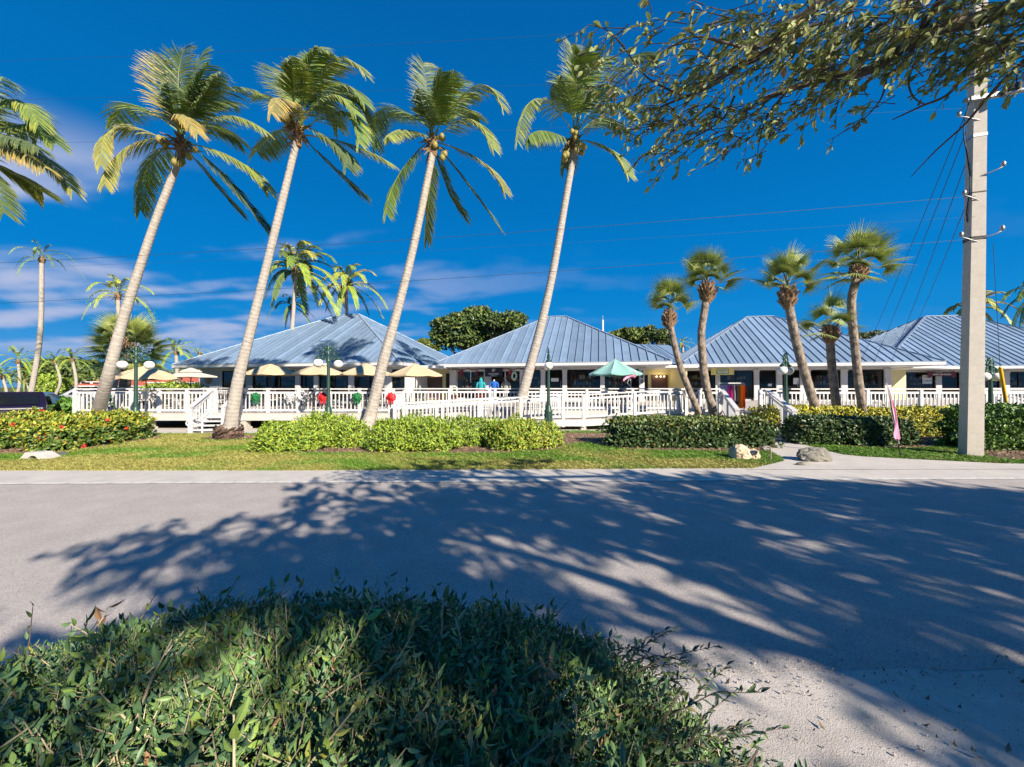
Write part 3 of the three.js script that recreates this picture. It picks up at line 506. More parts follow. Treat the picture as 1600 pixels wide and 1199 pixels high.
function pavilion(o) {
  const [ax, az] = o.A, [bx, bz] = o.B, W = Math.hypot(bx - ax, bz - az), U = [(bx - ax) / W, (bz - az) / W], Vb = [U[1], -U[0]], D = o.depth, ridge = o.ridge, top = o.top;
  const t = thing('shop_pavilion', o.label, 'building', [ax, 0, az]); t.rotation.y = Math.atan2(-U[1], U[0]); t.updateMatrixWorld();
  const uAt = (px, v) => { const d = [(px - 800) / FOCAL, -1], k = (v + ax * Vb[0] + az * Vb[1]) / (d[0] * Vb[0] + d[1] * Vb[1]); return (k * d[0] - ax) * U[0] + (k * d[1] - az) * U[1]; };
  const world = (u, y, v) => V(ax + U[0] * u + Vb[0] * v, y, az + U[1] * u + Vb[1] * v);
  // roof
  const roof = sub(t, 'roof'), e = EAVE + 0.02, r0 = (W - ridge) / 2 + (o.shift ?? 0), r1 = r0 + ridge, c = [V(0, e, 0), V(W, e, 0), V(W, e, -D), V(0, e, -D)], q0 = V(r0, top, -D / 2), q1 = V(r1, top, -D / 2);
  slope(roof, c[0], c[1], q0, q1, o.pan ?? 0.5, 11 + o.seed, 0.3); slope(roof, c[3], c[0], q0, q0, o.pan ?? 0.5, 12 + o.seed, 0.2); slope(roof, c[1], c[2], q1, q1, o.pan ?? 0.5, 13 + o.seed, 0.2);
  mesh('roof_plane', raw([...c[2].toArray(), ...c[3].toArray(), ...q0.toArray(), ...c[2].toArray(), ...q0.toArray(), ...q1.toArray()]), M.roof[1], roof);
  for (const [p, q] of [[q0, q1], [c[0], q0], [c[1], q1], [c[2], q1], [c[3], q0]]) mesh('ridge_cap', bar(p.clone().add(V(0, 0.03, 0)), q.clone().add(V(0, 0.03, 0)), 0.17, 0.05), M.roofTrim, roof);
  mesh('fascia', merge([box(-0.02, W + 0.02, EAVE - 0.20, EAVE, -0.03, 0.02), box(-0.02, 0.03, EAVE - 0.2, EAVE, -D, -0.032), box(W - 0.03, W + 0.02, EAVE - 0.2, EAVE, -D, -0.032)]), M.white, roof);
  mesh('drip_edge', box(-0.04, W + 0.04, EAVE, EAVE + 0.03, -0.05, 0.05), M.roofTrim, roof);
  mesh('soffit', box(0.032, W - 0.032, EAVE - 0.24, EAVE - 0.14, -D, -0.032), M.white, t);
  // front wall
  const zf = -OVER, th = 0.2, uL = uAt(o.ends[0], OVER), uR = uAt(o.ends[1], OVER), yb = EAVE - 0.242;
  mesh('frieze', box(uL, uR, WIN_TOP, yb, zf - th, zf), M.whiteWall, t);
  mesh('wall', merge([box(uL, uL + 0.2, 0, yb, -D + OVER, zf - th - 0.002), box(uR - 0.2, uR, 0, yb, -D + OVER, zf - th - 0.002), box(uL, uR, 0, yb, -D + OVER - 0.2, -D + OVER - 0.002), box(uL + 0.002, uR - 0.002, 0, FLOOR + 0.08, zf - th, zf - 0.03)]), o.wall ?? M.whiteWall, t);
  for (const s of o.front) {
    const a = uAt(s[1], OVER), b = uAt(s[2], OVER);
    if (s[0] === 'p') { mesh('pilaster', merge([box(a, b, FLOOR - 0.1, WIN_TOP + 0.06, zf - th, zf + 0.07), box(a - 0.03, b + 0.03, FLOOR, FLOOR + 0.2, zf - th + 0.01, zf + 0.09), box(a - 0.03, b + 0.03, WIN_TOP - 0.1, WIN_TOP + 0.03, zf - th + 0.01, zf + 0.10)]), M.whiteWall, t); continue; }
    if (s[0] === 'wall') { mesh('wall', box(a, b, FLOOR, WIN_TOP, zf - th, zf - 0.004), o.wall ?? M.whiteWall, t); for (let u = a + 0.3; u < b; u += 0.3) mesh('board_joint', box(u, u + 0.03, FLOOR, WIN_TOP, zf - 0.004, zf + 0.012), o.wall ?? M.whiteWall, t); continue; }
    const w = sub(t, s[0] === 'd' ? 'door' : 'window'), y0 = FLOOR + 0.08, z = zf - 0.1, fr = [box(a, a + 0.06, y0, WIN_TOP, z - 0.05, z + 0.05), box(b - 0.06, b, y0, WIN_TOP, z - 0.05, z + 0.05), box(a + 0.06, b - 0.06, y0, y0 + 0.1, z - 0.05, z + 0.05), box(a + 0.06, b - 0.06, WIN_TOP - 0.08, WIN_TOP, z - 0.05, z + 0.05)];
    mesh('frame', merge(fr), s[4] ? M.whiteFrame : M.darkFrame, w);
    for (const m of s[3] ?? []) { const u = uAt(m, OVER), k = s[5] ?? 0.03; mesh('mullion', box(u - k, u + k, y0 + 0.1, WIN_TOP - 0.08, z - 0.045, z + 0.045), s[4] === 2 ? M.whiteFrame : M.darkFrame, w); }
    if (s[0] === 'd') { mesh('mid_rail', box(a + 0.06, b - 0.06, y0 + 0.85, y0 + 0.95, z - 0.04, z + 0.04), M.darkFrame, w); mesh('handle', bar(V(b - 0.12, y0 + 0.9, z + 0.09), V(b - 0.12, y0 + 1.3, z + 0.09), 0.03, 0.03, V(1, 0, 0)), M.steel, w); }
    const cuts = [a + 0.06, ...(s[3] ?? []).map((m) => uAt(m, OVER)), b - 0.06];
    for (let i = 0; i < cuts.length - 1; i++) { const g = new THREE.PlaneGeometry(cuts[i + 1] - cuts[i], WIN_TOP - y0 - 0.1); g.rotateY((hash2(i, a * 10) - 0.5) * 0.006); g.translate((cuts[i] + cuts[i + 1]) / 2, (WIN_TOP + y0) / 2, z); mesh('pane', g, M.glass, w); }
  }
  // shop interior
  const rb = zf - 5.2;
  mesh('interior', merge([box(uL + 0.21, uR - 0.21, FLOOR - 0.12, FLOOR + 0.004, rb, zf - th - 0.003)]), M.roomFloor, t);
  mesh('back_partition', box(uL + 0.21, uR - 0.21, FLOOR + 0.005, yb - 0.02, rb - 0.1, rb), M.roomWall, t);
  mesh('ceiling', box(uL + 0.21, uR - 0.21, yb - 0.1, yb - 0.005, rb, zf - th - 0.003), M.roomCeil, t);
  return { t, uAt, world, W, uL, uR };
}
const b1 = pavilion({ label: 'leftmost blue-grey hip-roofed pavilion with restaurant umbrellas before its windows', A: [-24.6, -28.7], B: [-7.05, -24.9], depth: 16.4, ridge: 1.9, top: 7.95, seed: 100, ends: [312, 637], shift: -0.25,
  front: [['wall', 312, 346], ['w', 346, 385, [365]], ['p', 385, 394], ['w', 394, 462, [416, 436]], ['p', 462, 469], ['w', 469, 491, [476]], ['p', 491, 498], ['w', 498, 545, [522]], ['p', 545, 553], ['w', 553, 600, [577]], ['p', 600, 612], ['w', 612, 633], ['p', 633, 637]] });
const b2 = pavilion({ label: 'second hip-roofed pavilion from the left, with a dark banner under its eave', A: [-5.5, -27.6], B: [9.75, -24.2], depth: 15, ridge: 1.5, top: 7.5, seed: 200, ends: [703, 1007], shift: 0,
  front: [['p', 703, 713], ['w', 713, 757, [735], 2], ['p', 757, 766], ['w', 766, 813, [789], 2], ['p', 813, 826], ['w', 826, 845], ['p', 845, 852], ['d', 852, 879], ['p', 879, 886], ['w', 886, 938], ['p', 938, 945], ['w', 945, 999], ['p', 999, 1007]] });
const b3 = pavilion({ label: 'third hip-roofed pavilion from the left, behind the steps and the leaning cabbage palms', A: [11.75, -27.8], B: [26.9, -24.6], depth: 15, ridge: 2.0, top: 7.55, seed: 300, ends: [1060, 1392], shift: 0.1,
  front: [['p', 1060, 1069], ['w', 1069, 1118, [1091]], ['p', 1118, 1125], ['w', 1125, 1178, [1151]], ['p', 1178, 1186], ['w', 1186, 1213], ['p', 1213, 1222], ['d', 1222, 1250], ['p', 1250, 1266], ['w', 1266, 1314], ['p', 1314, 1324], ['w', 1324, 1382, [1353]], ['p', 1382, 1392]] });
const b4 = pavilion({ label: 'rightmost hip-roofed pavilion, partly behind the concrete pole, with a bone-shaped sign', A: [29.3, -31.4], B: [48.5, -27.6], depth: 17, ridge: 2.6, top: 8.35, seed: 400, ends: [1399, 1668], shift: 0.4,
  front: [['p', 1399, 1411], ['w', 1411, 1462], ['p', 1462, 1471], ['w', 1471, 1500], ['p', 1500, 1508], ['w', 1508, 1530], ['p', 1530, 1538], ['w', 1538, 1563], ['p', 1563, 1577], ['w', 1577, 1610, [1593]], ['p', 1610, 1618], ['w', 1618, 1656], ['p', 1656, 1668]] });

// yellow entry passages between the pavilions
function passage(label, o) {
  const t = thing('entry_passage', label, 'passage', [o.x0, 0, o.z]);
  part(t, 'wall', merge([box(o.x0, o.x1, 0, 3.0, o.z - 0.2, o.z), ...(o.side ? [box(o.side[0], o.side[1], 0, 3.0, o.z + 0.002, o.side[2])] : [])]), M.yellowWall);
  part(t, 'ceiling', box(o.c[0], o.c[1], 2.90, 3.05, o.z - 0.6, o.c[2]), M.white);
  for (const [a, b, y1, n] of o.doors) { const d = sub(t, n); part(d, 'frame', merge([box(a, a + 0.07, FLOOR, y1, o.z + 0.002, o.z + 0.07), box(b - 0.07, b, FLOOR, y1, o.z + 0.002, o.z + 0.07), box(a + 0.07, b - 0.07, y1 - 0.07, y1, o.z + 0.002, o.z + 0.07)]), n === 'door' ? M.brownDoor : M.darkFrame); part(d, n === 'door' ? 'leaf' : 'pane', box(a + 0.071, b - 0.071, FLOOR + 0.02, y1 - 0.071, o.z + 0.004, o.z + 0.03), n === 'door' ? M.brownDoor : M.darkFrame); }
  return t;
}
passage('yellow entry recess with a brown door between the first and second pavilions', { x0: gx(625, 29.6), x1: gx(706, 29.6), z: -29.6, c: [-8.2, -4.6, -26.6], doors: [[gx(668, 29.6), gx(691, 29.6), 2.55, 'door'], [gx(697, 29.6), gx(703.5, 29.6), 2.6, 'window']] });
const pass2 = passage('yellow entry recess with a lit brown door between the second and third pavilions', { x0: gx(1002, 29.8), x1: gx(1052, 29.8), z: -29.8, side: [11.9, 12.1, -27.4], c: [8.9, 12.3, -26.2], doors: [[gx(1018, 29.8), gx(1043, 29.8), 2.5, 'door'], [gx(1006, 29.8), gx(1012, 29.8), 2.5, 'window']] });
passage('narrow yellow wall between the third and rightmost pavilions', { x0: gx(1386, 30), x1: gx(1416, 30), z: -30, c: [27, 30.2, -27], doors: [] });
part(pass2, 'roof_panel', merge([raw([8.6, 3.24, -27.2, 13.4, 3.24, -28.3, 13.4, 5.2, -34, 8.6, 3.24, -27.2, 13.4, 5.2, -34, 8.6, 5.2, -33]), ...[9.6, 10.2, 10.8, 11.4, 12].map((x) => bar(V(x, 3.27, -27.4), V(x, 5.2, -33.3), 0.035, 0.06))]), M.roof[1]);
for (const [px, which] of [[1026, 'left'], [1032.5, 'middle'], [1038, 'right']]) {
  const p = at(px, 588.5, 29.5), m = mesh('light_bulb', moved(new THREE.SphereGeometry(0.06, 12, 8), p.x, p.y, p.z), new THREE.MeshStandardMaterial({ color: rgb(0.9, 0.8, 0.6), emissive: rgb(1, 0.75, 0.4), emissiveIntensity: 2.2 }));
  tag(m, which + ' one of the three small glowing bulbs over the brown entry door', 'light bulb', 'three bulbs over the entry door');
  const l = new THREE.PointLight(rgb(1, 0.78, 0.45), 0.12); l.position.copy(p); l.castShadow = true; l.name = 'bulb'; scene.add(l);
}

// ---------------------------------------------------------------- signs and shop things
const font = await new FontLoader().loadAsync('fonts/droid/droid_sans_bold.typeface.json');
function words(text, size, depth = 0.012) { const g = new TextGeometry(text, { font, size, depth, curveSegments: 4, bevelEnabled: false }); g.computeBoundingBox(); const b = g.boundingBox; g.translate(-(b.min.x + b.max.x) / 2, -(b.min.y + b.max.y) / 2, 0); return g; }
const inBuilding = (b, px, y, v) => { const p = b.world(b.uAt(px, v), y, v); return p; };
function wallThing(b, name, label, category, px, y, v, group) { const t = thing(name, label, category, inBuilding(b, px, y, v), group); t.rotation.y = b.t.rotation.y; return t; }
{ // house number on the corner post
  const t = wallThing(b2, 'house_number', 'dark numerals 180 set one above another on the white corner post', 'number sign', 1003, 2.33, OVER - 0.075);
  ['1', '8', '0'].forEach((c, i) => mesh('numeral', moved(words(c, 0.25, 0.02), 0, 0.36 - i * 0.36, 0), M.darkFrame, t));
}
function panelSign(t, w, h, edge, face, text, size, ink, edgeMat) {
  mesh('board', box(-w / 2, w / 2, -h / 2, h / 2, -0.02, 0.02), edge, t);
  if (face) mesh('panel', box(-face[0] / 2, face[0] / 2, -face[1] / 2, face[1] / 2, 0.021, 0.035), face[2], t);
  if (edgeMat) mesh('border', merge([box(-face[0] / 2 - 0.03, face[0] / 2 + 0.03, face[1] / 2, face[1] / 2 + 0.03, 0.021, 0.045), box(-face[0] / 2 - 0.03, face[0] / 2 + 0.03, -face[1] / 2 - 0.03, -face[1] / 2, 0.021, 0.045), box(-face[0] / 2 - 0.03, -face[0] / 2, -face[1] / 2, face[1] / 2, 0.021, 0.045), box(face[0] / 2, face[0] / 2 + 0.03, -face[1] / 2, face[1] / 2, 0.021, 0.045)]), edgeMat, t);
  text.forEach(([s, y, k]) => mesh('lettering', moved(words(s, k ?? size, 0.008), 0, y, face ? 0.036 : 0.021), ink, t));
}
{
  const t = wallThing(b2, 'shop_banner', 'dark navy banner with white lettering under the eave of the second pavilion', 'sign', 771.5, 2.66, OVER - 0.22);
  panelSign(t, 1.28, 0.62, std([0.012, 0.016, 0.04], 0.6), null, [['BEACHSIDE', -0.13, 0.1], ['CANDLES', -0.26, 0.07]], 0.1, M.whiteFrame);
  const s = new THREE.TorusGeometry(0.11, 0.025, 6, 16, 4.4); s.scale(1, 0.8, 0.4); s.translate(0, 0.12, 0.03); mesh('emblem', merge([s, moved(new THREE.CylinderGeometry(0.03, 0.045, 0.1, 8), 0, 0.1, 0.03)]), M.whiteFrame, t);
  mesh('hanger', merge([box(-0.5, -0.49, 0.31, 0.42, -0.01, 0.01), box(0.49, 0.5, 0.31, 0.42, -0.01, 0.01)]), M.darkFrame, t);
}
{
  const t = wallThing(b3, 'shop_sign', 'yellow sign board with a pale green lettered panel under the eave behind the palms', 'sign', 1129, 2.72, OVER - 0.35);
  panelSign(t, 1.5, 0.5, std([0.72, 0.66, 0.26], 0.6), [0.72, 0.3, std([0.55, 0.62, 0.5], 0.6)], [['THE ISLAND', 0.045, 0.06], ['SHOP', -0.06, 0.05]], 0.06, std([0.2, 0.3, 0.3], 0.6), std([0.04, 0.14, 0.12], 0.5));
  mesh('hanger', merge([box(-0.6, -0.58, 0.25, 0.33, -0.01, 0.01), box(0.58, 0.6, 0.25, 0.33, -0.01, 0.01)]), M.darkFrame, t);
}
{ // bone-shaped sign
  const t = wallThing(b4, 'bone_sign', 'maroon bone-shaped sign hung under the eave left of the concrete pole', 'sign', 1471.5, 2.60, OVER - 0.5);
  const red = std([0.14, 0.02, 0.035], 0.5), lobe = (x, y) => { const c = new THREE.CylinderGeometry(0.15, 0.15, 0.05, 22); c.rotateX(Math.PI / 2); return moved(c, x, y, 0.0); };
  mesh('board', merge([box(-0.78, 0.78, -0.135, 0.135, -0.022, 0.022), lobe(-0.80, 0.12), lobe(-0.80, -0.12), lobe(0.80, 0.12), lobe(0.80, -0.12)]), red, t);
  mesh('lettering', moved(words('BARK ON MAIN', 0.12, 0.01), 0, 0, 0.026), M.whiteFrame, t);
  mesh('hanger', merge([box(-0.6, -0.58, 0.136, 0.36, -0.01, 0.01), box(0.58, 0.6, 0.136, 0.36, -0.01, 0.01)]), M.darkFrame, t);
}
function paper(b, label, px, y, w, h, lines, v = OVER + 0.04) {
  const t = wallThing(b, 'paper_notice', label, 'notice', px, y, v); mesh('sheet', box(-w / 2, w / 2, -h / 2, h / 2, 0, 0.006), M.whiteFrame, t);
  lines.forEach(([s, yy, k]) => mesh('lettering', moved(words(s, k, 0.003), 0, yy, 0.007), M.darkFrame, t));
}
paper(b4, 'large white notice in the shop window left of the concrete pole', 1449, 2.22, 0.66, 0.72, [['OPEN', 0.18, 0.1], ['COME IN', -0.12, 0.09]]);
paper(b3, 'small white paper low in the window left of the twin-globe lamp', 1203, 1.75, 0.24, 0.17, []);
paper(b3, 'pale green notice on the shop door right of the twin-globe lamp', 1244, 2.02, 0.34, 0.44, []);
paper(b2, 'white sheet fixed to the shop door behind the single-globe lamp', 867, 2.1, 0.52, 0.24, []);
{ // sun-shaped ornament
  const t = wallThing(b1, 'sun_ornament', 'rusty orange sun-shaped ornament on the plain end wall of the restaurant', 'wall ornament', 325, 2.12, OVER - 0.04);
  const s = new THREE.Shape(); for (let i = 0; i <= 32; i++) { const a = i / 32 * 6.283, r = i % 2 ? 0.22 : 0.34; i ? s.lineTo(Math.cos(a) * r, Math.sin(a) * r) : s.moveTo(r, 0); }
  mesh('rays', new THREE.ExtrudeGeometry(s, { depth: 0.03, bevelEnabled: false }), std([0.42, 0.24, 0.08], 0.6), t); const f = new THREE.SphereGeometry(0.17, 14, 10); f.scale(1, 1, 0.4); mesh('face', moved(f, 0, 0, 0.03), std([0.48, 0.3, 0.1], 0.6), t);
}
{ // wreath and garland
  const t = wallThing(b2, 'wreath', 'pale sea-green oval wreath hanging in a shop window of the second pavilion', 'wreath', 803.5, 2.38, OVER - 0.03), R = rng(5), g = [];
  for (let i = 0; i < 70; i++) { const a = R() * 6.283, s = new THREE.IcosahedronGeometry(0.05 + 0.025 * R(), 0); g.push(moved(s, Math.cos(a) * (0.15 + (R() - 0.5) * 0.05), Math.sin(a) * (0.26 + (R() - 0.5) * 0.05), (R() - 0.5) * 0.06)); }
  mesh('tufts', merge(g), std([0.5, 0.66, 0.6], 0.9), t); const h = new THREE.TorusGeometry(0.18, 0.03, 6, 24); h.scale(0.9, 1.5, 1); mesh('hoop', h, std([0.4, 0.5, 0.45], 0.9), t);
  const pts = []; for (let i = 0; i <= 44; i++) { const px = lerp(706, 838, i / 44); pts.push(inBuilding(b2, px, 2.87 + 0.06 * Math.sin(i * 0.95), OVER - 0.12)); }
  const gl = thing('garland', 'wavy dark red garland strung under the eave of the second pavilion', 'garland', pts[0].clone()); part(gl, 'strand', tube(pts, 0.028, 5), std([0.12, 0.03, 0.035], 0.8));
  const tu = []; for (const px of [720, 744, 797]) for (let i = 0; i < 16; i++) { const p = inBuilding(b2, px, 2.62, OVER - 0.13); tu.push(moved(new THREE.IcosahedronGeometry(0.04 + 0.03 * R(), 0), p.x + (R() - 0.5) * 0.3, p.y + (R() - 0.5) * 0.3, p.z + (R() - 0.5) * 0.1)); } part(gl, 'bow', merge(tu), std([0.3, 0.05, 0.07], 0.8));
}
// shirt on a dress form: torso, sleeves, neck cap, stand
function dressForm(b, label, px, v, color, hood) {
  const t = wallThing(b, 'dress_form', label, 'dress form', px, FLOOR, v, undefined), torso = lathe([[0.001, 0.62], [0.17, 0.63], [0.175, 0.8], [0.155, 0.95], [0.185, 1.12], [0.2, 1.22], [0.16, 1.32], [0.075, 1.37], [0.06, 1.39]], 18); torso.scale(1.15, 1, 0.72);
  const sl = [-1, 1].map((s) => tube([V(s * 0.17, 1.27, 0), V(s * 0.27, 1.15, 0.02), V(s * 0.31, 0.9, 0.04)], [0.085, 0.075, 0.06], 9));
  mesh('shirt', merge([torso, ...sl]), std(color, 0.85), t);
  if (hood) { const h = lathe([[0.12, 1.34], [0.13, 1.45], [0.09, 1.56], [0.001, 1.63]], 12); mesh('hood', h, std(color, 0.85), t); } else mesh('neck', lathe([[0.06, 1.36], [0.055, 1.45], [0.001, 1.47]], 12), M.whiteFrame, t);
  mesh('stand', merge([moved(new THREE.CylinderGeometry(0.016, 0.016, 0.62, 8), 0, 0.31, 0), lathe([[0.18, 0], [0.18, 0.02], [0.03, 0.04], [0.001, 0.045]], 16)]), M.darkMetal, t);
}
dressForm(b2, 'dress form in a dark grey shirt behind the leftmost window of the second pavilion', 730, 1.6, [0.04, 0.045, 0.05]);
dressForm(b2, 'dress form in a hooded teal top before the white window post', 751.5, 0.75, [0.015, 0.27, 0.33], true);
dressForm(b2, 'dress form in a bright blue shirt right of the white window post', 772, 0.7, [0.012, 0.10, 0.42]);
dressForm(b2, 'dress form in a grey shirt behind the window with the wreath', 790.5, 1.6, [0.28, 0.29, 0.28]);
// shelving and goods inside the shops
function shelfUnit(b, label, px, v, seed, w = 1.5) {
  const t = wallThing(b, 'shelf_unit', label, 'shelves', px, FLOOR + 0.006, v, label.replace('shelf unit', 'shelf units')), R = rng(seed);
  mesh('upright', merge([box(-w / 2, -w / 2 + 0.04, 0, 1.7, -0.2, 0.2), box(w / 2 - 0.04, w / 2, 0, 1.7, -0.2, 0.2), box(-w / 2, w / 2, 0, 1.7, -0.22, -0.202)]), std([0.2, 0.14, 0.09], 0.7), t);
  for (let k = 0; k < 4; k++) mesh('shelf', box(-w / 2 + 0.041, w / 2 - 0.041, 0.25 + k * 0.42, 0.28 + k * 0.42, -0.2, 0.2), std([0.3, 0.22, 0.14], 0.7), t);
  for (let k = 0; k < 4; k++) for (let i = 0; i < 6; i++) { const x = -w / 2 + 0.12 + (w - 0.24) * (i + 0.5) / 6, h = 0.12 + 0.2 * R(), c = [[0.5, 0.45, 0.4], [0.35, 0.1, 0.08], [0.1, 0.25, 0.35], [0.55, 0.5, 0.2], [0.6, 0.6, 0.6]][Math.floor(R() * 5)]; mesh('goods', R() < 0.5 ? moved(new THREE.CylinderGeometry(0.06, 0.075, h, 9), x, 0.281 + k * 0.42 + h / 2, 0.05) : box(x - 0.08, x + 0.08, 0.281 + k * 0.42, 0.281 + k * 0.42 + h, -0.05, 0.14), std(c, 0.7), t); }
}
[[b1, 405, 2.6, 1], [b1, 450, 4.6, 2], [b1, 530, 3.6, 3], [b1, 585, 4.4, 4], [b2, 745, 4, 5], [b2, 840, 3, 6], [b2, 910, 2.6, 7], [b2, 965, 3.4, 8], [b3, 1090, 2.8, 9], [b3, 1150, 3.6, 10], [b3, 1290, 3, 11], [b3, 1350, 2.6, 12], [b4, 1435, 2.8, 13], [b4, 1550, 3, 14], [b4, 1590, 2.7, 15]].forEach(([b, px, v, s]) => shelfUnit(b, 'shelf unit with small goods in the dim interior of the ' + (b === b1 ? 'leftmost' : b === b2 ? 'second' : b === b3 ? 'third' : 'rightmost') + ' pavilion', px, v, s));

// ---------------------------------------------------------------- boardwalk, ramp, steps, railings
function deck(label, x0, x1, zf, zb, o = {}) {
  const t = thing('boardwalk', label, 'boardwalk', [x0, 0, zf]);
  const n = Math.min(110, Math.round((zf - zb) / 0.145)), pitch = (zf - zb) / n;
  const planks = []; for (let i = 0; i < n; i++) planks.push(box(x0, x1, FLOOR - 0.035, FLOOR - 0.003 * (i % 3), zf - (i + 1) * pitch + 0.006, zf - i * pitch));
  part(t, 'planking', merge(planks), M.deckBoard).userData.kind = 'stuff';
  part(t, 'skirt_board', merge([box(x0, x1, FLOOR - 0.30, FLOOR - 0.037, zf - 0.05, zf + 0.006), box(x0, x0 + 0.05, FLOOR - 0.3, FLOOR - 0.037, zb, zf - 0.052), box(x1 - 0.05, x1, FLOOR - 0.3, FLOOR - 0.037, zb, zf - 0.052)]), M.skirt);
  for (const x of o.piers ?? []) part(t, 'pier', merge([box(x - 0.13, x + 0.13, -0.03, FLOOR - 0.302, zf - 0.32, zf - 0.04), box(x - 0.17, x + 0.17, -0.03, 0.1, zf - 0.36, zf)]), M.poleConcrete);
  part(t, 'joist', merge([0.25, 0.5, 0.75, 0.97].map((f) => box(x0 + 0.06, x1 - 0.06, FLOOR - 0.26, FLOOR - 0.04, lerp(zf, zb, f) - 0.05, lerp(zf, zb, f)))), M.deckBoard);
  return t;
}
const BAL = new THREE.BoxGeometry(0.036, 1, 0.036);
// White railing from a to b (points at walking height). gaps: spacing of posts
function railing(label, a, b, o = {}) {
  const t = thing('railing', label, 'railing', a.clone(), o.group), H = o.h ?? 0.90, run = b.clone().sub(a), L = Math.hypot(run.x, run.z), n = o.posts ?? Math.max(1, Math.round(L / (o.every ?? 1.95))), P = (f, y) => run.clone().multiplyScalar(f).add(V(0, y, 0)), ang = Math.atan2(-run.z, run.x);
  const post = (f, extra) => { const p = P(f, 0), g = merge([box(-0.055, 0.055, -0.30, H - 0.03, -0.055, 0.055), ...(o.caps || extra ? [box(-0.075, 0.075, H - 0.028, H + 0.03, -0.075, 0.075)] : [])]); g.rotateY(ang); g.translate(p.x, p.y, p.z); mesh('post', g, M.white, t); };
  for (let i = 0; i <= n; i++) if (!(o.noEnd && i === n) && !(o.noStart && i === 0)) post(i / n);
  mesh('top_rail', bar(P(0, H), P(1, H), 0.14, 0.045), M.white, t);
  mesh('upper_rail', bar(P(0, H - 0.14), P(1, H - 0.14), 0.045, 0.075), M.white, t);
  mesh('bottom_rail', bar(P(0, 0.09), P(1, 0.09), 0.045, 0.085), M.white, t);
  const k = Math.round(L / 0.150);
  for (let i = 1; i < k; i++) { const f = i / k; if (Math.abs(f * n - Math.round(f * n)) * L / n < 0.085) continue; const m = mesh('baluster', BAL, M.white, t), p = P(f, 0); m.position.set(p.x, p.y + (H - 0.04) / 2, p.z); m.scale.y = H - 0.28; m.rotation.y = ang; }
  return t;
}
const z1 = -15.1, z2 = -16.7, z3 = -14.9, xA = gx(115, 15.1), xB = gx(612, 15.1), xC = gx(1126, 14.9), xD = 21.5;
deck('left boardwalk under the restaurant umbrellas', xA, xB - 0.004, z1, -27.2, { piers: [gx(227, 15.1), gx(304, 15.1), gx(378, 15.1), gx(457, 15.1), gx(540, 15.1)] });
deck('middle boardwalk behind the long ramp', xB, xC - 0.004, z2, -27.6, { piers: [-3, 0, 3, 6] });
deck('right boardwalk behind the yellow-green hedge', xC, xD, z3, -27.9, { piers: [9, 12, 15, 18] });
deck('far right boardwalk in front of the rightmost pavilion', xD + 0.004, 40, -19, -30.5, { piers: [23, 28] });
const y0 = FLOOR;
railing('white railing along the left boardwalk, left of the small side steps', V(xA, y0, z1 - 0.06), V(gx(335, 15.1), y0, z1 - 0.06), { posts: 5 });
railing('white railing with red and green bows in front of the restaurant umbrellas', V(gx(370, 15.1), y0, z1 - 0.06), V(xB - 0.08, y0, z1 - 0.06), { posts: 5, caps: true });
railing('white railing at the left end of the left boardwalk running back', V(xA + 0.06, y0, z1 - 0.2), V(xA + 0.06, y0, -24), {});
railing('short white railing between the left and the middle boardwalk', V(xB, y0, z1 - 0.2), V(xB, y0, z2 - 0.06), { posts: 1, noEnd: true });
railing('long white railing along the middle boardwalk behind the ramp', V(xB, y0, z2 - 0.06), V(gx(1060, 16.76), y0, z2 - 0.06), {});
railing('white railing left of the steps behind two leaning cabbage palms', V(gx(1062, 15), y0, z3 - 0.06), V(xC, y0, z3 - 0.06), { posts: 2 });
railing('long white railing along the right boardwalk above the yellow-green hedge', V(gx(1188, 14.96), y0, z3 - 0.06), V(xD - 0.05, y0, z3 - 0.06), {});
railing('white railing in front of the rightmost pavilion beyond the concrete pole', V(xD + 0.1, y0, -19.06), V(34, y0, -19.06), {});
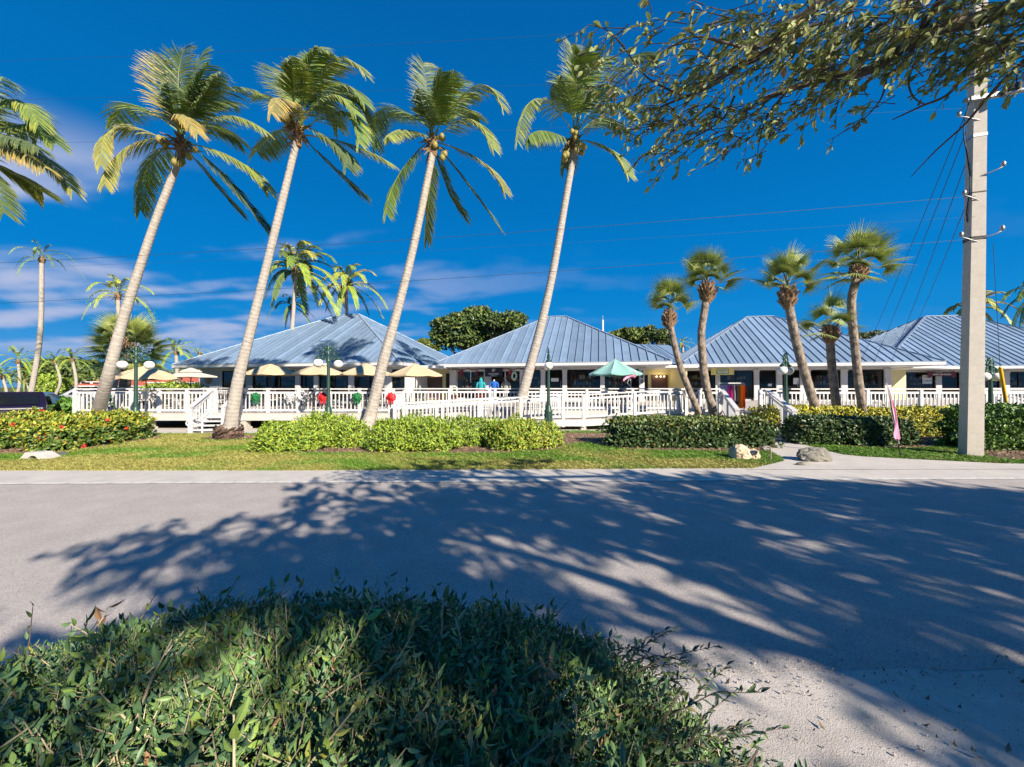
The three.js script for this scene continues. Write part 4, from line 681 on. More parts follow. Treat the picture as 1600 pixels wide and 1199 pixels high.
{ // ramp rising from the left to the middle boardwalk's right end
  const rx0 = gx(617, 14.9), rx1 = gx(880, 14.9), rx2 = gx(912, 14.9), rx3 = gx(1072, 14.9), yA = 0.08, yB = 0.43, zf = -14.85, zb = -16.25;
  const t = thing('access_ramp', 'long white access ramp climbing from the bushes to the middle boardwalk', 'ramp', [rx0, 0, zf]);
  const seg = (xa, ya, xb, yb, nm, h0, h1, za, zc, mat) => { const s = new THREE.Shape(); s.moveTo(xa, ya - h1); s.lineTo(xb, yb - h1); s.lineTo(xb, yb - h0); s.lineTo(xa, ya - h0); const g = new THREE.ExtrudeGeometry(s, { depth: zc - za, bevelEnabled: false }); g.translate(0, 0, za); part(t, nm, metreUV(g), mat); };
  for (const [xa, ya, xb, yb] of [[rx0, yA, rx1, yB], [rx1, yB, rx2, yB], [rx2, yB, rx3, FLOOR]]) { seg(xa, ya, xb, yb, 'ramp_floor', 0, 0.04, zb, zf, M.deckBoard); seg(xa, ya, xb, yb, 'skirt_board', 0.042, 0.27, zf - 0.04, zf + 0.01, M.white); seg(xa, ya, xb, yb, 'skirt_board', 0.042, 0.27, zb, zb + 0.04, M.white); }
  for (const x of [gx(860, 14.9), rx2, 6.0]) part(t, 'pier', box(x - 0.1, x + 0.1, -0.03, 0.17, zf - 0.4, zf - 0.06), M.poleConcrete);
  railing('white sloping railing on the front of the lower part of the ramp', V(rx0, yA, zf - 0.05), V(rx1, yB, zf - 0.05), { posts: 4 });
  railing('short level white railing at the landing of the ramp beside the single-globe lamp', V(rx1, yB, zf - 0.05), V(rx2, yB, zf - 0.05), { posts: 1, noStart: true });
  railing('white sloping railing on the front of the upper part of the ramp', V(rx2, yB, zf - 0.05), V(rx3, FLOOR, zf - 0.05), { posts: 2, noStart: true });
  railing('white sloping railing on the back of the ramp', V(rx0, yA, zb + 0.08), V(rx1, yB, zb + 0.08), { posts: 4 });
  const hr = thing('handrail', 'thin grey pipe handrail beside the upper ramp', 'handrail', [gx(1046, 14.8), 0, -14.55]);
  const a = gx(1046, 14.5); part(hr, 'pipe', merge([tube([V(a, 0.05, -14.5), V(a, 1.28, -14.5), V(a + 0.05, 1.33, -14.5), V(a + 0.6, 1.36, -14.5)], 0.018, 6), tube([V(a + 0.55, 0.05, -14.5), V(a + 0.55, 1.36, -14.5)], 0.018, 6)]), M.steel);
}
{ // steps down to the walk
  const T = V(8.72, FLOOR, -14.9), B = V(7.62, 0.08, -11.95), n = 6, dir = V(B.x - T.x, 0, B.z - T.z), L = dir.length(), ang = Math.atan2(dir.x, dir.z), w = 1.42;
  const t = thing('entrance_steps', 'white and grey steps from the walk up to the right boardwalk', 'steps', [T.x, 0, T.z]); t.rotation.y = ang;
  for (let i = 0; i < n; i++) { const y = FLOOR - (FLOOR - 0.08) * (i + 1) / (n + 0.0), zz = L * i / n, ze = L * (i + 1) / n; mesh('tread', box(-w / 2, w / 2, y - 0.04, y, zz - 0.02, ze + 0.025), M.deckBoard, t); mesh('riser', box(-w / 2, w / 2, y + 0.001, y + (FLOOR - 0.08) / n - 0.042, zz - 0.045, zz - 0.022), M.white, t); }
  for (const s of [-1, 1]) { const sh = new THREE.Shape(); sh.moveTo(0, FLOOR); sh.lineTo(L, 0.12); sh.lineTo(L, 0.0); sh.lineTo(L - 0.25, 0); sh.lineTo(0, FLOOR - 0.34); const g = new THREE.ExtrudeGeometry(sh, { depth: 0.05, bevelEnabled: false }); g.rotateY(-Math.PI / 2); g.translate(s * (w / 2 + 0.03) + 0.025, 0.01, 0); mesh('stringer', g, M.white, t); }
  const side = V(Math.cos(ang), 0, -Math.sin(ang));
  for (const s of [-1, 1]) {
    const off = side.clone().multiplyScalar(s * (w / 2 + 0.03)), a = T.clone().add(off), b = B.clone().add(off); a.y = FLOOR + 0.03; b.y = 0.10;
    const r = railing(s < 0 ? 'white stair railing on the left of the steps' : 'white stair railing with a curved end on the right of the steps', a, b, { posts: 1, caps: true, h: 0.84 });
    if (s > 0) { const p = V(b.x - a.x, b.y - a.y, b.z - a.z); mesh('curved_end', tube(spline([p.clone().add(V(0, 0.5, 0)), p.clone().add(V(0.35, 0.50, 0.02)), p.clone().add(V(0.48, 0.42, 0.03)), p.clone().add(V(0.47, 0.20, 0.03)), p.clone().add(V(0.35, 0.14, 0.02)), p.clone().add(V(0, 0.17, 0))], 20), 0.028, 8), M.white, r); }
  }
}
{ // small steps at the left boardwalk, partly behind the leaning palm
  const xs = gx(345, 14.8), T = V(xs, FLOOR, -15.05), B = V(gx(322, 13.9), 0.08, -13.95), w = 0.5;
  const t = thing('side_steps', 'small white steps with a pipe rail beside the leaning palm with the exposed root', 'steps', [T.x, 0, T.z]), dir = B.clone().sub(T), L = Math.hypot(dir.x, dir.z); t.rotation.y = Math.atan2(dir.x, dir.z);
  for (let i = 0; i < 4; i++) { const y = FLOOR - 0.57 * (i + 1) / 4.4; mesh('tread', box(-w, w, y - 0.04, y, L * i / 4, L * (i + 1) / 4 + 0.02), M.white, t); }
  for (const s of [-1, 1]) mesh('stringer', bar(V(s * (w + 0.03), FLOOR - 0.12, 0), V(s * (w + 0.03), 0.02, L), 0.04, 0.2), M.white, t);
  for (const s of [-1, 1]) { const c = Math.cos(t.rotation.y), sn = Math.sin(t.rotation.y); railing(s < 0 ? 'short white stair railing left of the small side steps' : 'short white stair railing right of the small side steps', V(T.x + s * 0.53 * c, FLOOR, T.z - s * 0.53 * sn), V(B.x + s * 0.53 * c, 0.1, B.z - s * 0.53 * sn), { posts: 1, caps: true, h: 0.84 }); }
  const h = thing('handrail', 'white looped pipe handrail in front of the left boardwalk by the side steps', 'handrail', [gx(300, 13.6), 0, -13.9]), q = (px, y) => V(gx(px, 13.9), y, -13.9);
  part(h, 'pipe', merge([tube(spline([q(315, 0.62), q(300, 0.48), q(293, 0.44), q(291, 0.34), q(294, 0.27), q(302, 0.25), q(318, 0.28)], 24), 0.022, 8), tube(spline([q(317, 0.72), q(304, 0.56), q(300, 0.47), q(301, 0.36), q(306, 0.32), q(318, 0.33)], 24), 0.022, 8), tube([q(316, 0.0), q(316, 0.72)], 0.03, 8)]), M.white);
}
{ // steps right of the pole
  const t = thing('white_steps', 'white steps down from the far right boardwalk, seen right of the concrete pole', 'steps', [21.0, 0, -17.6]);
  for (let i = 0; i < 4; i++) part(t, 'tread', box(20.8 + 0.5 * i, 21.34 + 0.5 * i, 0.55 - 0.13 * i, 0.59 - 0.13 * i, -18.9, -17.6), M.white);
  part(t, 'stringer', bar(V(20.8, 0.52, -17.55), V(22.9, 0.0, -17.55), 0.05, 0.22), M.white);
  railing('white stair railing sloping down right of the concrete pole', V(20.8, 0.62, -17.5), V(22.9, 0.08, -17.5), { posts: 1, caps: true });
}
// bows on the railing posts
function bow(label, cat, px, py, mat, kind, seed) {
  const p = at(px, py, 14.98), t = thing(kind, label, cat, p, kind === 'ribbon_bow' ? undefined : undefined), R = rng(seed);
  if (kind === 'ribbon_bow') {
    for (let i = 0; i < 9; i++) { const a = i / 9 * 6.283, l = new THREE.TorusGeometry(0.085, 0.03, 6, 14); l.scale(1, 0.62, 1.5); l.rotateY(0.5); l.translate(0.085, 0, 0.05); l.rotateZ(a + R() * 0.2); mesh('loop', l, mat, t); }
    mesh('knot', new THREE.SphereGeometry(0.05, 10, 8), mat, t); t.children[t.children.length - 1].position.z = 0.08;
    for (const s of [-1, 1]) mesh('tail', bar(V(0, 0, 0.05), V(s * 0.08, -0.26, 0.06), 0.05, 0.008, V(0, 0, 1)), mat, t);
  } else {
    const g = []; for (let i = 0; i < 120; i++) { const a = R() * 6.283, r = 0.11 + (R() - 0.5) * 0.06; const s = leafGeo(0.13, 0.03, 0.3, 0.3, 2); s.rotateX((R() - 0.5) * 1.6); s.rotateZ(a + (R() - 0.5)); s.translate(Math.cos(a) * r, Math.sin(a) * r, 0.03 + R() * 0.05); g.push(s); }
    mesh('foliage_ring', merge(g), mat, t); const rb = new THREE.TorusGeometry(0.1, 0.03, 6, 18); mesh('hoop', moved(rb, 0, 0, 0.03), mat, t);
  }
}
bow('green wreath on the railing right of the leftmost leaning palm', 'wreath', 169, 621, M.bowGreen, 'rail_wreath', 1);
bow('green bow on the railing just right of the palm with the exposed root', 'bow', 400, 621, M.bowGreen, 'ribbon_bow', 2);
bow('silver bow on the railing left of the white floral cluster', 'bow', 453.5, 621, M.silver, 'ribbon_bow', 3);
bow('red bow on the railing directly behind the green lamp post', 'bow', 505, 621, M.red, 'ribbon_bow', 4);
bow('green bow on the railing left of the third leaning palm', 'bow', 558.5, 621, M.bowGreen, 'ribbon_bow', 5);
bow('red bow on the railing at the foot of the ramp', 'bow', 611.5, 621, M.red, 'ribbon_bow', 6);
bow('white frosted wreath cluster on the railing between the silver bow and the red bow', 'wreath', 473, 617, M.whiteFrame, 'rail_wreath', 7);

// ---------------------------------------------------------------- street lamps
function streetLamp(label, px, d, turn, topY, group) {
  const p = at(px, 604, d), t = thing('street_lamp', label, 'street lamp', [p.x, 0, p.z]); t.rotation.y = turn;
  const H = topY - 0.46;
  mesh('base', lathe([[0.001, 0], [0.19, 0], [0.19, 0.06], [0.16, 0.09], [0.145, 0.2], [0.135, 0.72], [0.15, 0.74], [0.15, 0.80], [0.115, 0.83], [0.10, 0.9], [0.105, 0.93], [0.075, 0.98]], 18), M.green, t);
  const flutes = []; for (let i = 0; i < 12; i++) { const a = i / 12 * 6.283; flutes.push(tube([V(Math.cos(a) * 0.137, 0.22, Math.sin(a) * 0.137), V(Math.cos(a) * 0.13, 0.7, Math.sin(a) * 0.13)], 0.014, 5)); }
  mesh('fluting', merge(flutes), M.green, t);
  mesh('post', lathe([[0.066, 0.97], [0.056, 1.4], [0.046, H - 0.1], [0.075, H - 0.08], [0.075, H - 0.02], [0.05, H], [0.045, H + 0.16], [0.07, H + 0.18], [0.05, H + 0.22], [0.03, H + 0.34], [0.055, H + 0.37], [0.02, H + 0.42], [0.035, H + 0.45], [0.001, H + 0.5]], 14), M.green, t);
  const scroll = [];
  for (const s of [-1, 1]) {
    mesh('arm', tube(spline([V(0, H - 0.02, 0), V(s * 0.18, H + 0.12, 0), V(s * 0.34, H + 0.14, 0), V(s * 0.36, H + 0.05, 0)], 14), 0.022, 7), M.green, t);
    const g = new THREE.SphereGeometry(0.148, 24, 16); g.scale(1, 0.93, 1); mesh('globe', moved(g, s * 0.36, H - 0.13, 0), M.globe, t);
    mesh('globe_cap', moved(lathe([[0.09, -0.02], [0.10, 0.0], [0.06, 0.04], [0.03, 0.07], [0.001, 0.09]], 12), s * 0.36, H + 0.035, 0), M.green, t);
    for (const [x, y, r, a0] of [[0.12, 0.28, 0.07, 0], [0.24, 0.20, 0.055, 1], [0.10, 0.42, 0.04, 2], [0.17, 0.05, 0.05, 3]]) { const c = new THREE.TorusGeometry(r, 0.026, 6, 16, 4.6); c.rotateZ(s > 0 ? a0 : Math.PI - a0 - 4.6); scroll.push(moved(c, s * x, H + y, 0)); }
    for (const [x, y] of [[0.2, 0.33], [0.32, 0.22], [0.13, 0.47]]) { const l = leafGeo(0.12, 0.07, 0.3, 0.3, 3); l.rotateZ(-s * 0.9); scroll.push(moved(l, s * x, H + y, 0)); }
  }
  mesh('scrollwork', merge(scroll), M.green, t);
}
streetLamp('green twin-globe lamp post behind the croton bush at the left, before the tan umbrella', 212, 13.1, 0.3, 2.95);
streetLamp('green twin-globe lamp post rising from the rounded bushes between the second and third leaning palms', 513, 13.2, 1.0, 3.0);
streetLamp('green lamp post with one globe in view, before the ramp landing', 857, 14, 1.5, 2.95);
streetLamp('green twin-globe lamp post beside the curved end of the stair railing', 1228, 13.6, 0.72, 2.78);
streetLamp('white-globed lamp post mostly hidden by the concrete pole at its right side', 1548, 12.6, 0.35, 2.55);

// ---------------------------------------------------------------- umbrellas, tables, chairs on the boardwalk
function umbrella(label, px, d, apexPy, edgePy, r, mat, o = {}) {
  const b = at(px, 604, d), yT = at(px, apexPy, d).y, yE = at(px, edgePy, d).y, t = thing('patio_umbrella', label, 'umbrella', [b.x, FLOOR, b.z], o.group); t.rotation.y = o.turn ?? 0.2; const h0 = yE - FLOOR, h1 = yT - FLOOR, n = o.sides ?? 8;
  const cover = (rr, ya, yb, sag, drop, nm) => {
    const pos = [], S = 5, K = 4;
    for (let i = 0; i < n; i++) for (let s = 0; s < S; s++) for (let k = 0; k < K; k++) {
      const q = (ss, kk) => { const f = ss / S, a = (i + kk / K) / n * 6.283, e = Math.cos(Math.PI / n) / Math.cos((kk / K - 0.5) * 2 * Math.PI / n), mid = Math.sin(Math.PI * kk / K); const R0 = rr * f * e; return V(Math.cos(a) * R0, lerp(yb, ya, f ** (o.curve ?? 1.05)) - sag * mid * f * (1.1 - f * 0.6), Math.sin(a) * R0); };
      const a = q(s, k), b2_ = q(s + 1, k), c = q(s + 1, k + 1), e = q(s, k + 1); pos.push(...a.toArray(), ...c.toArray(), ...b2_.toArray(), ...a.toArray(), ...e.toArray(), ...c.toArray());
      if (s === S - 1 && drop) { const b3_ = b2_.clone().add(V(0, -drop, 0)), c3 = c.clone().add(V(0, -drop, 0)); pos.push(...b2_.toArray(), ...c.toArray(), ...c3.toArray(), ...b2_.toArray(), ...c3.toArray(), ...b3_.toArray()); }
    }
    mesh(nm, metreUV(raw(pos)), mat, t);
  };
  if (o.tier) { cover(r, h0, h1 - 0.16, 0.02, 0.05, 'canopy'); cover(r * 0.42, h1 - 0.19, h1, 0.02, 0.03, 'vent_canopy'); } else cover(r, h0, h1, o.sag ?? 0.06, 0.07, 'canopy');
  mesh('pole', moved(new THREE.CylinderGeometry(0.022, 0.022, h1, 10), o.off ?? 0, h1 / 2, 0), o.pole ?? M.darkMetal, t);
  mesh('finial', moved(new THREE.SphereGeometry(0.035, 8, 6), 0, h1 + 0.02, 0), o.pole ?? M.darkMetal, t);
  for (let i = 0; i < n; i++) { const a = i / n * 6.283, e = V(Math.cos(a) * r * 0.985, h0 - 0.01, Math.sin(a) * r * 0.985); mesh('rib', merge([bar(V(0, h1 - 0.04 - (o.tier ? 0.16 : 0), 0), e, 0.018, 0.018), bar(V(0, h0 - 0.1, 0), V(e.x * 0.5, lerp(h0, h1, 0.48) - 0.06, e.z * 0.5), 0.014, 0.014)]), o.pole ?? M.darkMetal, t); }
  mesh('base', lathe([[0.001, 0], [0.26, 0], [0.26, 0.04], [0.2, 0.07], [0.05, 0.1], [0.04, 0.3], [0.001, 0.3]], 18), M.darkMetal, t);
  return t;
}
const tanGroup = 'tan restaurant umbrellas';
umbrella('tan umbrella nearest the left lamp post, standing clear of the restaurant', 228, 18.2, 571, 590, 1.32, M.tan, { sag: 0.12, turn: 0.1 });
umbrella('pale two-tier umbrella left of the restaurant end wall', 298, 19.5, 574.5, 588, 1.05, M.beige, { tier: true, sides: 4, turn: 0.6 });
umbrella('leftmost tan umbrella before the restaurant windows, right of the palm with the exposed root', 422, 20, 568.5, 584, 1.32, M.tan, { turn: 0.3 });
umbrella('tan umbrella directly behind the lamp post in the bushes', 499, 20, 568.5, 584, 1.25, M.tan, { turn: 0.5 });
umbrella('tan umbrella crossed by a palm trunk shadow, left of the third leaning palm', 572, 20, 567.5, 584.5, 1.28, M.tan, { turn: 0.2 });
umbrella('rightmost tan umbrella, before the yellow entry right of the third leaning palm', 649, 19.2, 568, 586, 1.32, M.tan, { turn: 0.7, pole: std([0.25, 0.13, 0.06], 0.6) });
umbrella('sea-green umbrella on the middle boardwalk beside the pink flamingo', 961, 21, 561, 584, 1.39, M.teal, { sag: 0.13, turn: 0.4, curve: 0.9, pole: std([0.3, 0.25, 0.2], 0.6) });
let chair0 = null;
const chairMats = [std([0.06, 0.055, 0.05], 0.5), std([0.42, 0.40, 0.37], 0.6), std([0.16, 0.30, 0.26], 0.6)];
function makeChair() {
  const t = thing('patio_chair', 'patio chair at an umbrella table behind the white railing', 'chair', [0, 0, 0], 'patio chairs at the umbrella tables'), m = chairMats[0];
  mesh('seat', box(-0.22, 0.22, 0.42, 0.45, -0.22, 0.22), chairMats[1], t);
  const back = []; for (let i = 0; i < 5; i++) back.push(bar(V(-0.2, 0.52 + i * 0.085, -0.24 - i * 0.015), V(0.2, 0.52 + i * 0.085, -0.24 - i * 0.015), 0.012, 0.05, V(0, 1, 0)));
  mesh('backrest', merge([...back, bar(V(-0.21, 0.43, -0.22), V(-0.21, 0.92, -0.31), 0.03, 0.03), bar(V(0.21, 0.43, -0.22), V(0.21, 0.92, -0.31), 0.03, 0.03)]), m, t);
  for (const x of [-0.2, 0.2]) { mesh('leg', bar(V(x, 0, 0.22), V(x, 0.43, 0.2), 0.03, 0.03), m, t); mesh('leg', bar(V(x, 0, -0.27), V(x, 0.43, -0.2), 0.03, 0.03), m, t); mesh('armrest', merge([bar(V(x * 1.1, 0.64, -0.26), V(x * 1.1, 0.64, 0.2), 0.04, 0.03), bar(V(x * 1.1, 0.43, 0.19), V(x * 1.1, 0.64, 0.19), 0.025, 0.025, V(1, 0, 0))]), m, t); }
  return t;
}
function placeChair(x, z, turn, where) { let c; if (!chair0) c = chair0 = makeChair(); else { c = chair0.clone(); c.name = numbered('patio_chair'); scene.add(c); } c.position.set(x, FLOOR + 0.001, z); c.rotation.y = turn; c.userData.label = 'patio chair at the table ' + where; c.userData.group = 'patio chairs at the table ' + where; }
function table(x, z, n, seed, where) {
  const R = rng(seed), t = thing('patio_table', 'round patio table ' + where, 'table', [x, FLOOR, z], 'round patio tables on the boardwalk');
  const top = new THREE.RingGeometry(0.03, 0.5, 30); mesh('tabletop', lathe([[0.035, 0.70], [0.5, 0.70], [0.51, 0.715], [0.5, 0.73], [0.035, 0.73]], 28), chairMats[1], t);
  for (let i = 0; i < 4; i++) { const a = i / 4 * 6.283 + 0.4; mesh('leg', bar(V(Math.cos(a) * 0.38, 0, Math.sin(a) * 0.38), V(Math.cos(a) * 0.3, 0.7, Math.sin(a) * 0.3), 0.03, 0.03), chairMats[0], t); }
  for (let i = 0; i < n; i++) { const a = i / n * 6.283 + R(); placeChair(x + Math.cos(a) * 0.8, z + Math.sin(a) * 0.8, Math.atan2(-Math.cos(a), -Math.sin(a)) + (R() - 0.5) * 0.3, where); }
}
[[228, 18.2, 'under the tan umbrella nearest the left lamp post'], [298, 19.5, 'under the pale two-tier umbrella'], [422, 20, 'under the leftmost tan umbrella at the restaurant windows'], [499, 20, 'under the tan umbrella behind the lamp post'], [572, 20, 'under the tan umbrella with a trunk shadow'], [649, 19.2, 'under the tan umbrella by the yellow entry'], [961, 21, 'under the sea-green umbrella']].forEach(([px, d, w], i) => { const p = at(px, 604, d); table(p.x, p.z, 4, 40 + i, w); });
[[262, 16.8, 'close behind the left railing, without umbrella'], [330, 17, 'close behind the side steps'], [455, 17.4, 'behind the railing with the silver bow'], [535, 17.6, 'behind the railing between red and green bows']].forEach(([px, d, w], i) => { const p = at(px, 604, d); table(p.x, p.z, 3, 60 + i, w); });

// pink flamingo on a post above the railing
{
  const d = 19.9, q = (px, py) => at(px, py, d), b = q(985, 608), t = thing('flamingo_ornament', 'large pink flamingo ornament with white legs standing behind the railing under the sea-green umbrella', 'flamingo', [b.x, FLOOR, b.z]);
  const body = spline([q(992.5, 590.5), q(989, 587.5), q(984, 587), q(979, 589.5), q(974.5, 595.5)], 20);
  part(t, 'body', tube(body, body.map((_, i) => { const f = i / 20; return 0.02 + 0.105 * Math.sin(Math.PI * clamp(f * 0.92 + 0.06)) ** 0.8 * (1 - 0.35 * f); }), 12), M.pink);
  const wing = []; for (let i = 0; i < 7; i++) wing.push(tube([q(985 - i, 588.5), q(980 - i, 591 + i * 0.3), q(975 - i * 0.3, 594.5 + i * 0.35)].map((p) => p.add(V(0, 0, 0.07))), [0.02, 0.03, 0.004], 6));
  part(t, 'wing', merge(wing), std([0.75, 0.33, 0.5], 0.7));
  part(t, 'neck', tube(spline([q(991.5, 590), q(993.5, 588), q(993, 584), q(991.2, 581.5), q(990.8, 579.5)], 20), 0.028, 8), M.palePink);
  part(t, 'head', tube([q(990.6, 579.6), q(991.4, 578.9), q(992.6, 579.8), q(993.4, 581.4)], [0.02, 0.04, 0.032, 0.008], 8), M.palePink);
  const a = q(985.5, 592), f = (px, py) => q(px, py);
  part(t, 'leg', tube([a, f(985.8, 600), f(985.8, 608), V(f(985.8, 608).x, FLOOR, f(985.8, 608).z)], 0.014, 6), M.whiteFrame);
  part(t, 'leg', tube([f(983.5, 592), f(980, 598), f(984, 603), f(989.5, 607.5), V(f(989.5, 607).x, FLOOR, f(989, 607).z)], 0.014, 6), M.whiteFrame);
}
// clothes rack with bright garments
{
  const p = at(1143, 604, 15.9), t = thing('clothes_rack', 'white clothes rack at the head of the steps', 'clothes rack', [p.x, FLOOR, p.z]);
  mesh('frame', merge([bar(V(-0.5, 0, 0), V(-0.5, 1.13, 0), 0.03, 0.03, V(1, 0, 0)), bar(V(0.5, 0, 0), V(0.5, 1.13, 0), 0.03, 0.03, V(1, 0, 0)), bar(V(-0.5, 1.13, 0), V(0.5, 1.13, 0), 0.03, 0.03), bar(V(-0.5, 0.03, -0.25), V(-0.5, 0.03, 0.25), 0.03, 0.03), bar(V(0.5, 0.03, -0.25), V(0.5, 0.03, 0.25), 0.03, 0.03)]), M.whiteFrame, t);
  [['pale lilac', [0.42, 0.36, 0.6]], ['lavender', [0.5, 0.42, 0.62]], ['pink', [0.66, 0.14, 0.42]], ['magenta', [0.62, 0.03, 0.25]], ['grey', [0.3, 0.3, 0.32]], ['dark', [0.05, 0.05, 0.06]], ['orange', [0.72, 0.24, 0.02]], ['yellow-orange', [0.78, 0.36, 0.03]], ['red-orange', [0.6, 0.08, 0.02]]].forEach(([n, c], i) => {
    const x = -0.42 + i * 0.105, g = thing('hanging_garment', n + ' garment hanging on the white rack at the head of the steps', 'garment', [p.x + x, FLOOR + 1.1, p.z]), R = rng(i + 9), pos = [], K = 10, len = i > 5 ? 0.92 : 0.75 + 0.1 * R();
    const wave = (u, v) => V(Math.sin(u * 9 + i) * 0.022 * (0.3 + v) + (u - 0.5) * 0.11, -0.05 - v * len, 0.17 * Math.sin((u - 0.5) * 3) + 0.02 * Math.sin(v * 7 + i));
    for (let a = 0; a < K; a++) for (let b = 0; b < K; b++) { const q = [wave(a / K, b / K), wave((a + 1) / K, b / K), wave((a + 1) / K, (b + 1) / K), wave(a / K, (b + 1) / K)]; for (const k of [0, 1, 2, 0, 2, 3]) pos.push(...q[k].toArray()); }
    mesh('cloth', raw(pos), std(c, 0.9), g); mesh('hanger', merge([tube([V(0, 0.05, 0), V(0.02, 0.02, 0), V(0, -0.01, 0)], 0.005, 5), bar(V(0, -0.01, 0), V(0, -0.06, 0.18), 0.008, 0.012), bar(V(0, -0.01, 0), V(0, -0.06, -0.18), 0.008, 0.012)]), M.steel, g);
  });
}
{ // pot plant and red towel on the middle boardwalk
  const p = at(710, 604, 17.4), t = thing('potted_plant', 'small green plant in a salmon-pink pot behind the railing above the ramp', 'potted plant', [p.x, FLOOR, p.z]), R = rng(4);
  mesh('pot', lathe([[0.001, 0.26], [0.13, 0.26], [0.16, 0.58], [0.18, 0.6], [0.18, 0.64], [0.15, 0.64], [0.14, 0.6], [0.001, 0.59]], 16), std([0.62, 0.26, 0.2], 0.8), t); mesh('stand', lathe([[0.001, 0], [0.14, 0], [0.12, 0.26], [0.001, 0.26]], 10), M.darkMetal, t);
  const g = []; for (let i = 0; i < 60; i++) { const l = leafGeo(0.2, 0.05, 0.3, 0.4, 3); l.rotateX((R() - 0.4) * 1.5); l.rotateY(R() * 6.28); g.push(moved(l, (R() - 0.5) * 0.1, 0.6 + R() * 0.2, (R() - 0.5) * 0.1)); } mesh('foliage', merge(g), std([0.05, 0.13, 0.03], 0.5), t);
  const q = at(751, 604, 17.1), w = thing('display_rack', 'low rack hung with coral-red cloths behind the railing above the ramp', 'display rack', [q.x, FLOOR, q.z]);
  mesh('frame', merge([bar(V(-0.22, 0, 0), V(-0.22, 0.82, 0), 0.025, 0.025, V(1, 0, 0)), bar(V(0.22, 0, 0), V(0.22, 0.82, 0), 0.025, 0.025, V(1, 0, 0)), bar(V(-0.22, 0.82, 0), V(0.22, 0.82, 0), 0.025, 0.025), bar(V(-0.22, 0.02, -0.2), V(-0.22, 0.02, 0.2), 0.025, 0.025), bar(V(0.22, 0.02, -0.2), V(0.22, 0.02, 0.2), 0.025, 0.025)]), M.steel, w);
  for (let i = 0; i < 4; i++) { const pos = [], f = (u, v) => V(-0.19 + i * 0.1 + u * 0.085, 0.83 - v * 0.45, 0.02 + 0.015 * Math.sin(u * 8 + v * 5 + i)); for (let a = 0; a < 6; a++) for (let b = 0; b < 6; b++) { const c = [f(a / 6, b / 6), f((a + 1) / 6, b / 6), f((a + 1) / 6, (b + 1) / 6), f(a / 6, (b + 1) / 6)]; for (const k of [0, 1, 2, 0, 2, 3]) pos.push(...c[k].toArray()); } mesh('cloth', raw(pos), std([0.62, 0.12 + 0.05 * (i & 1), 0.11], 0.9), w); }
}
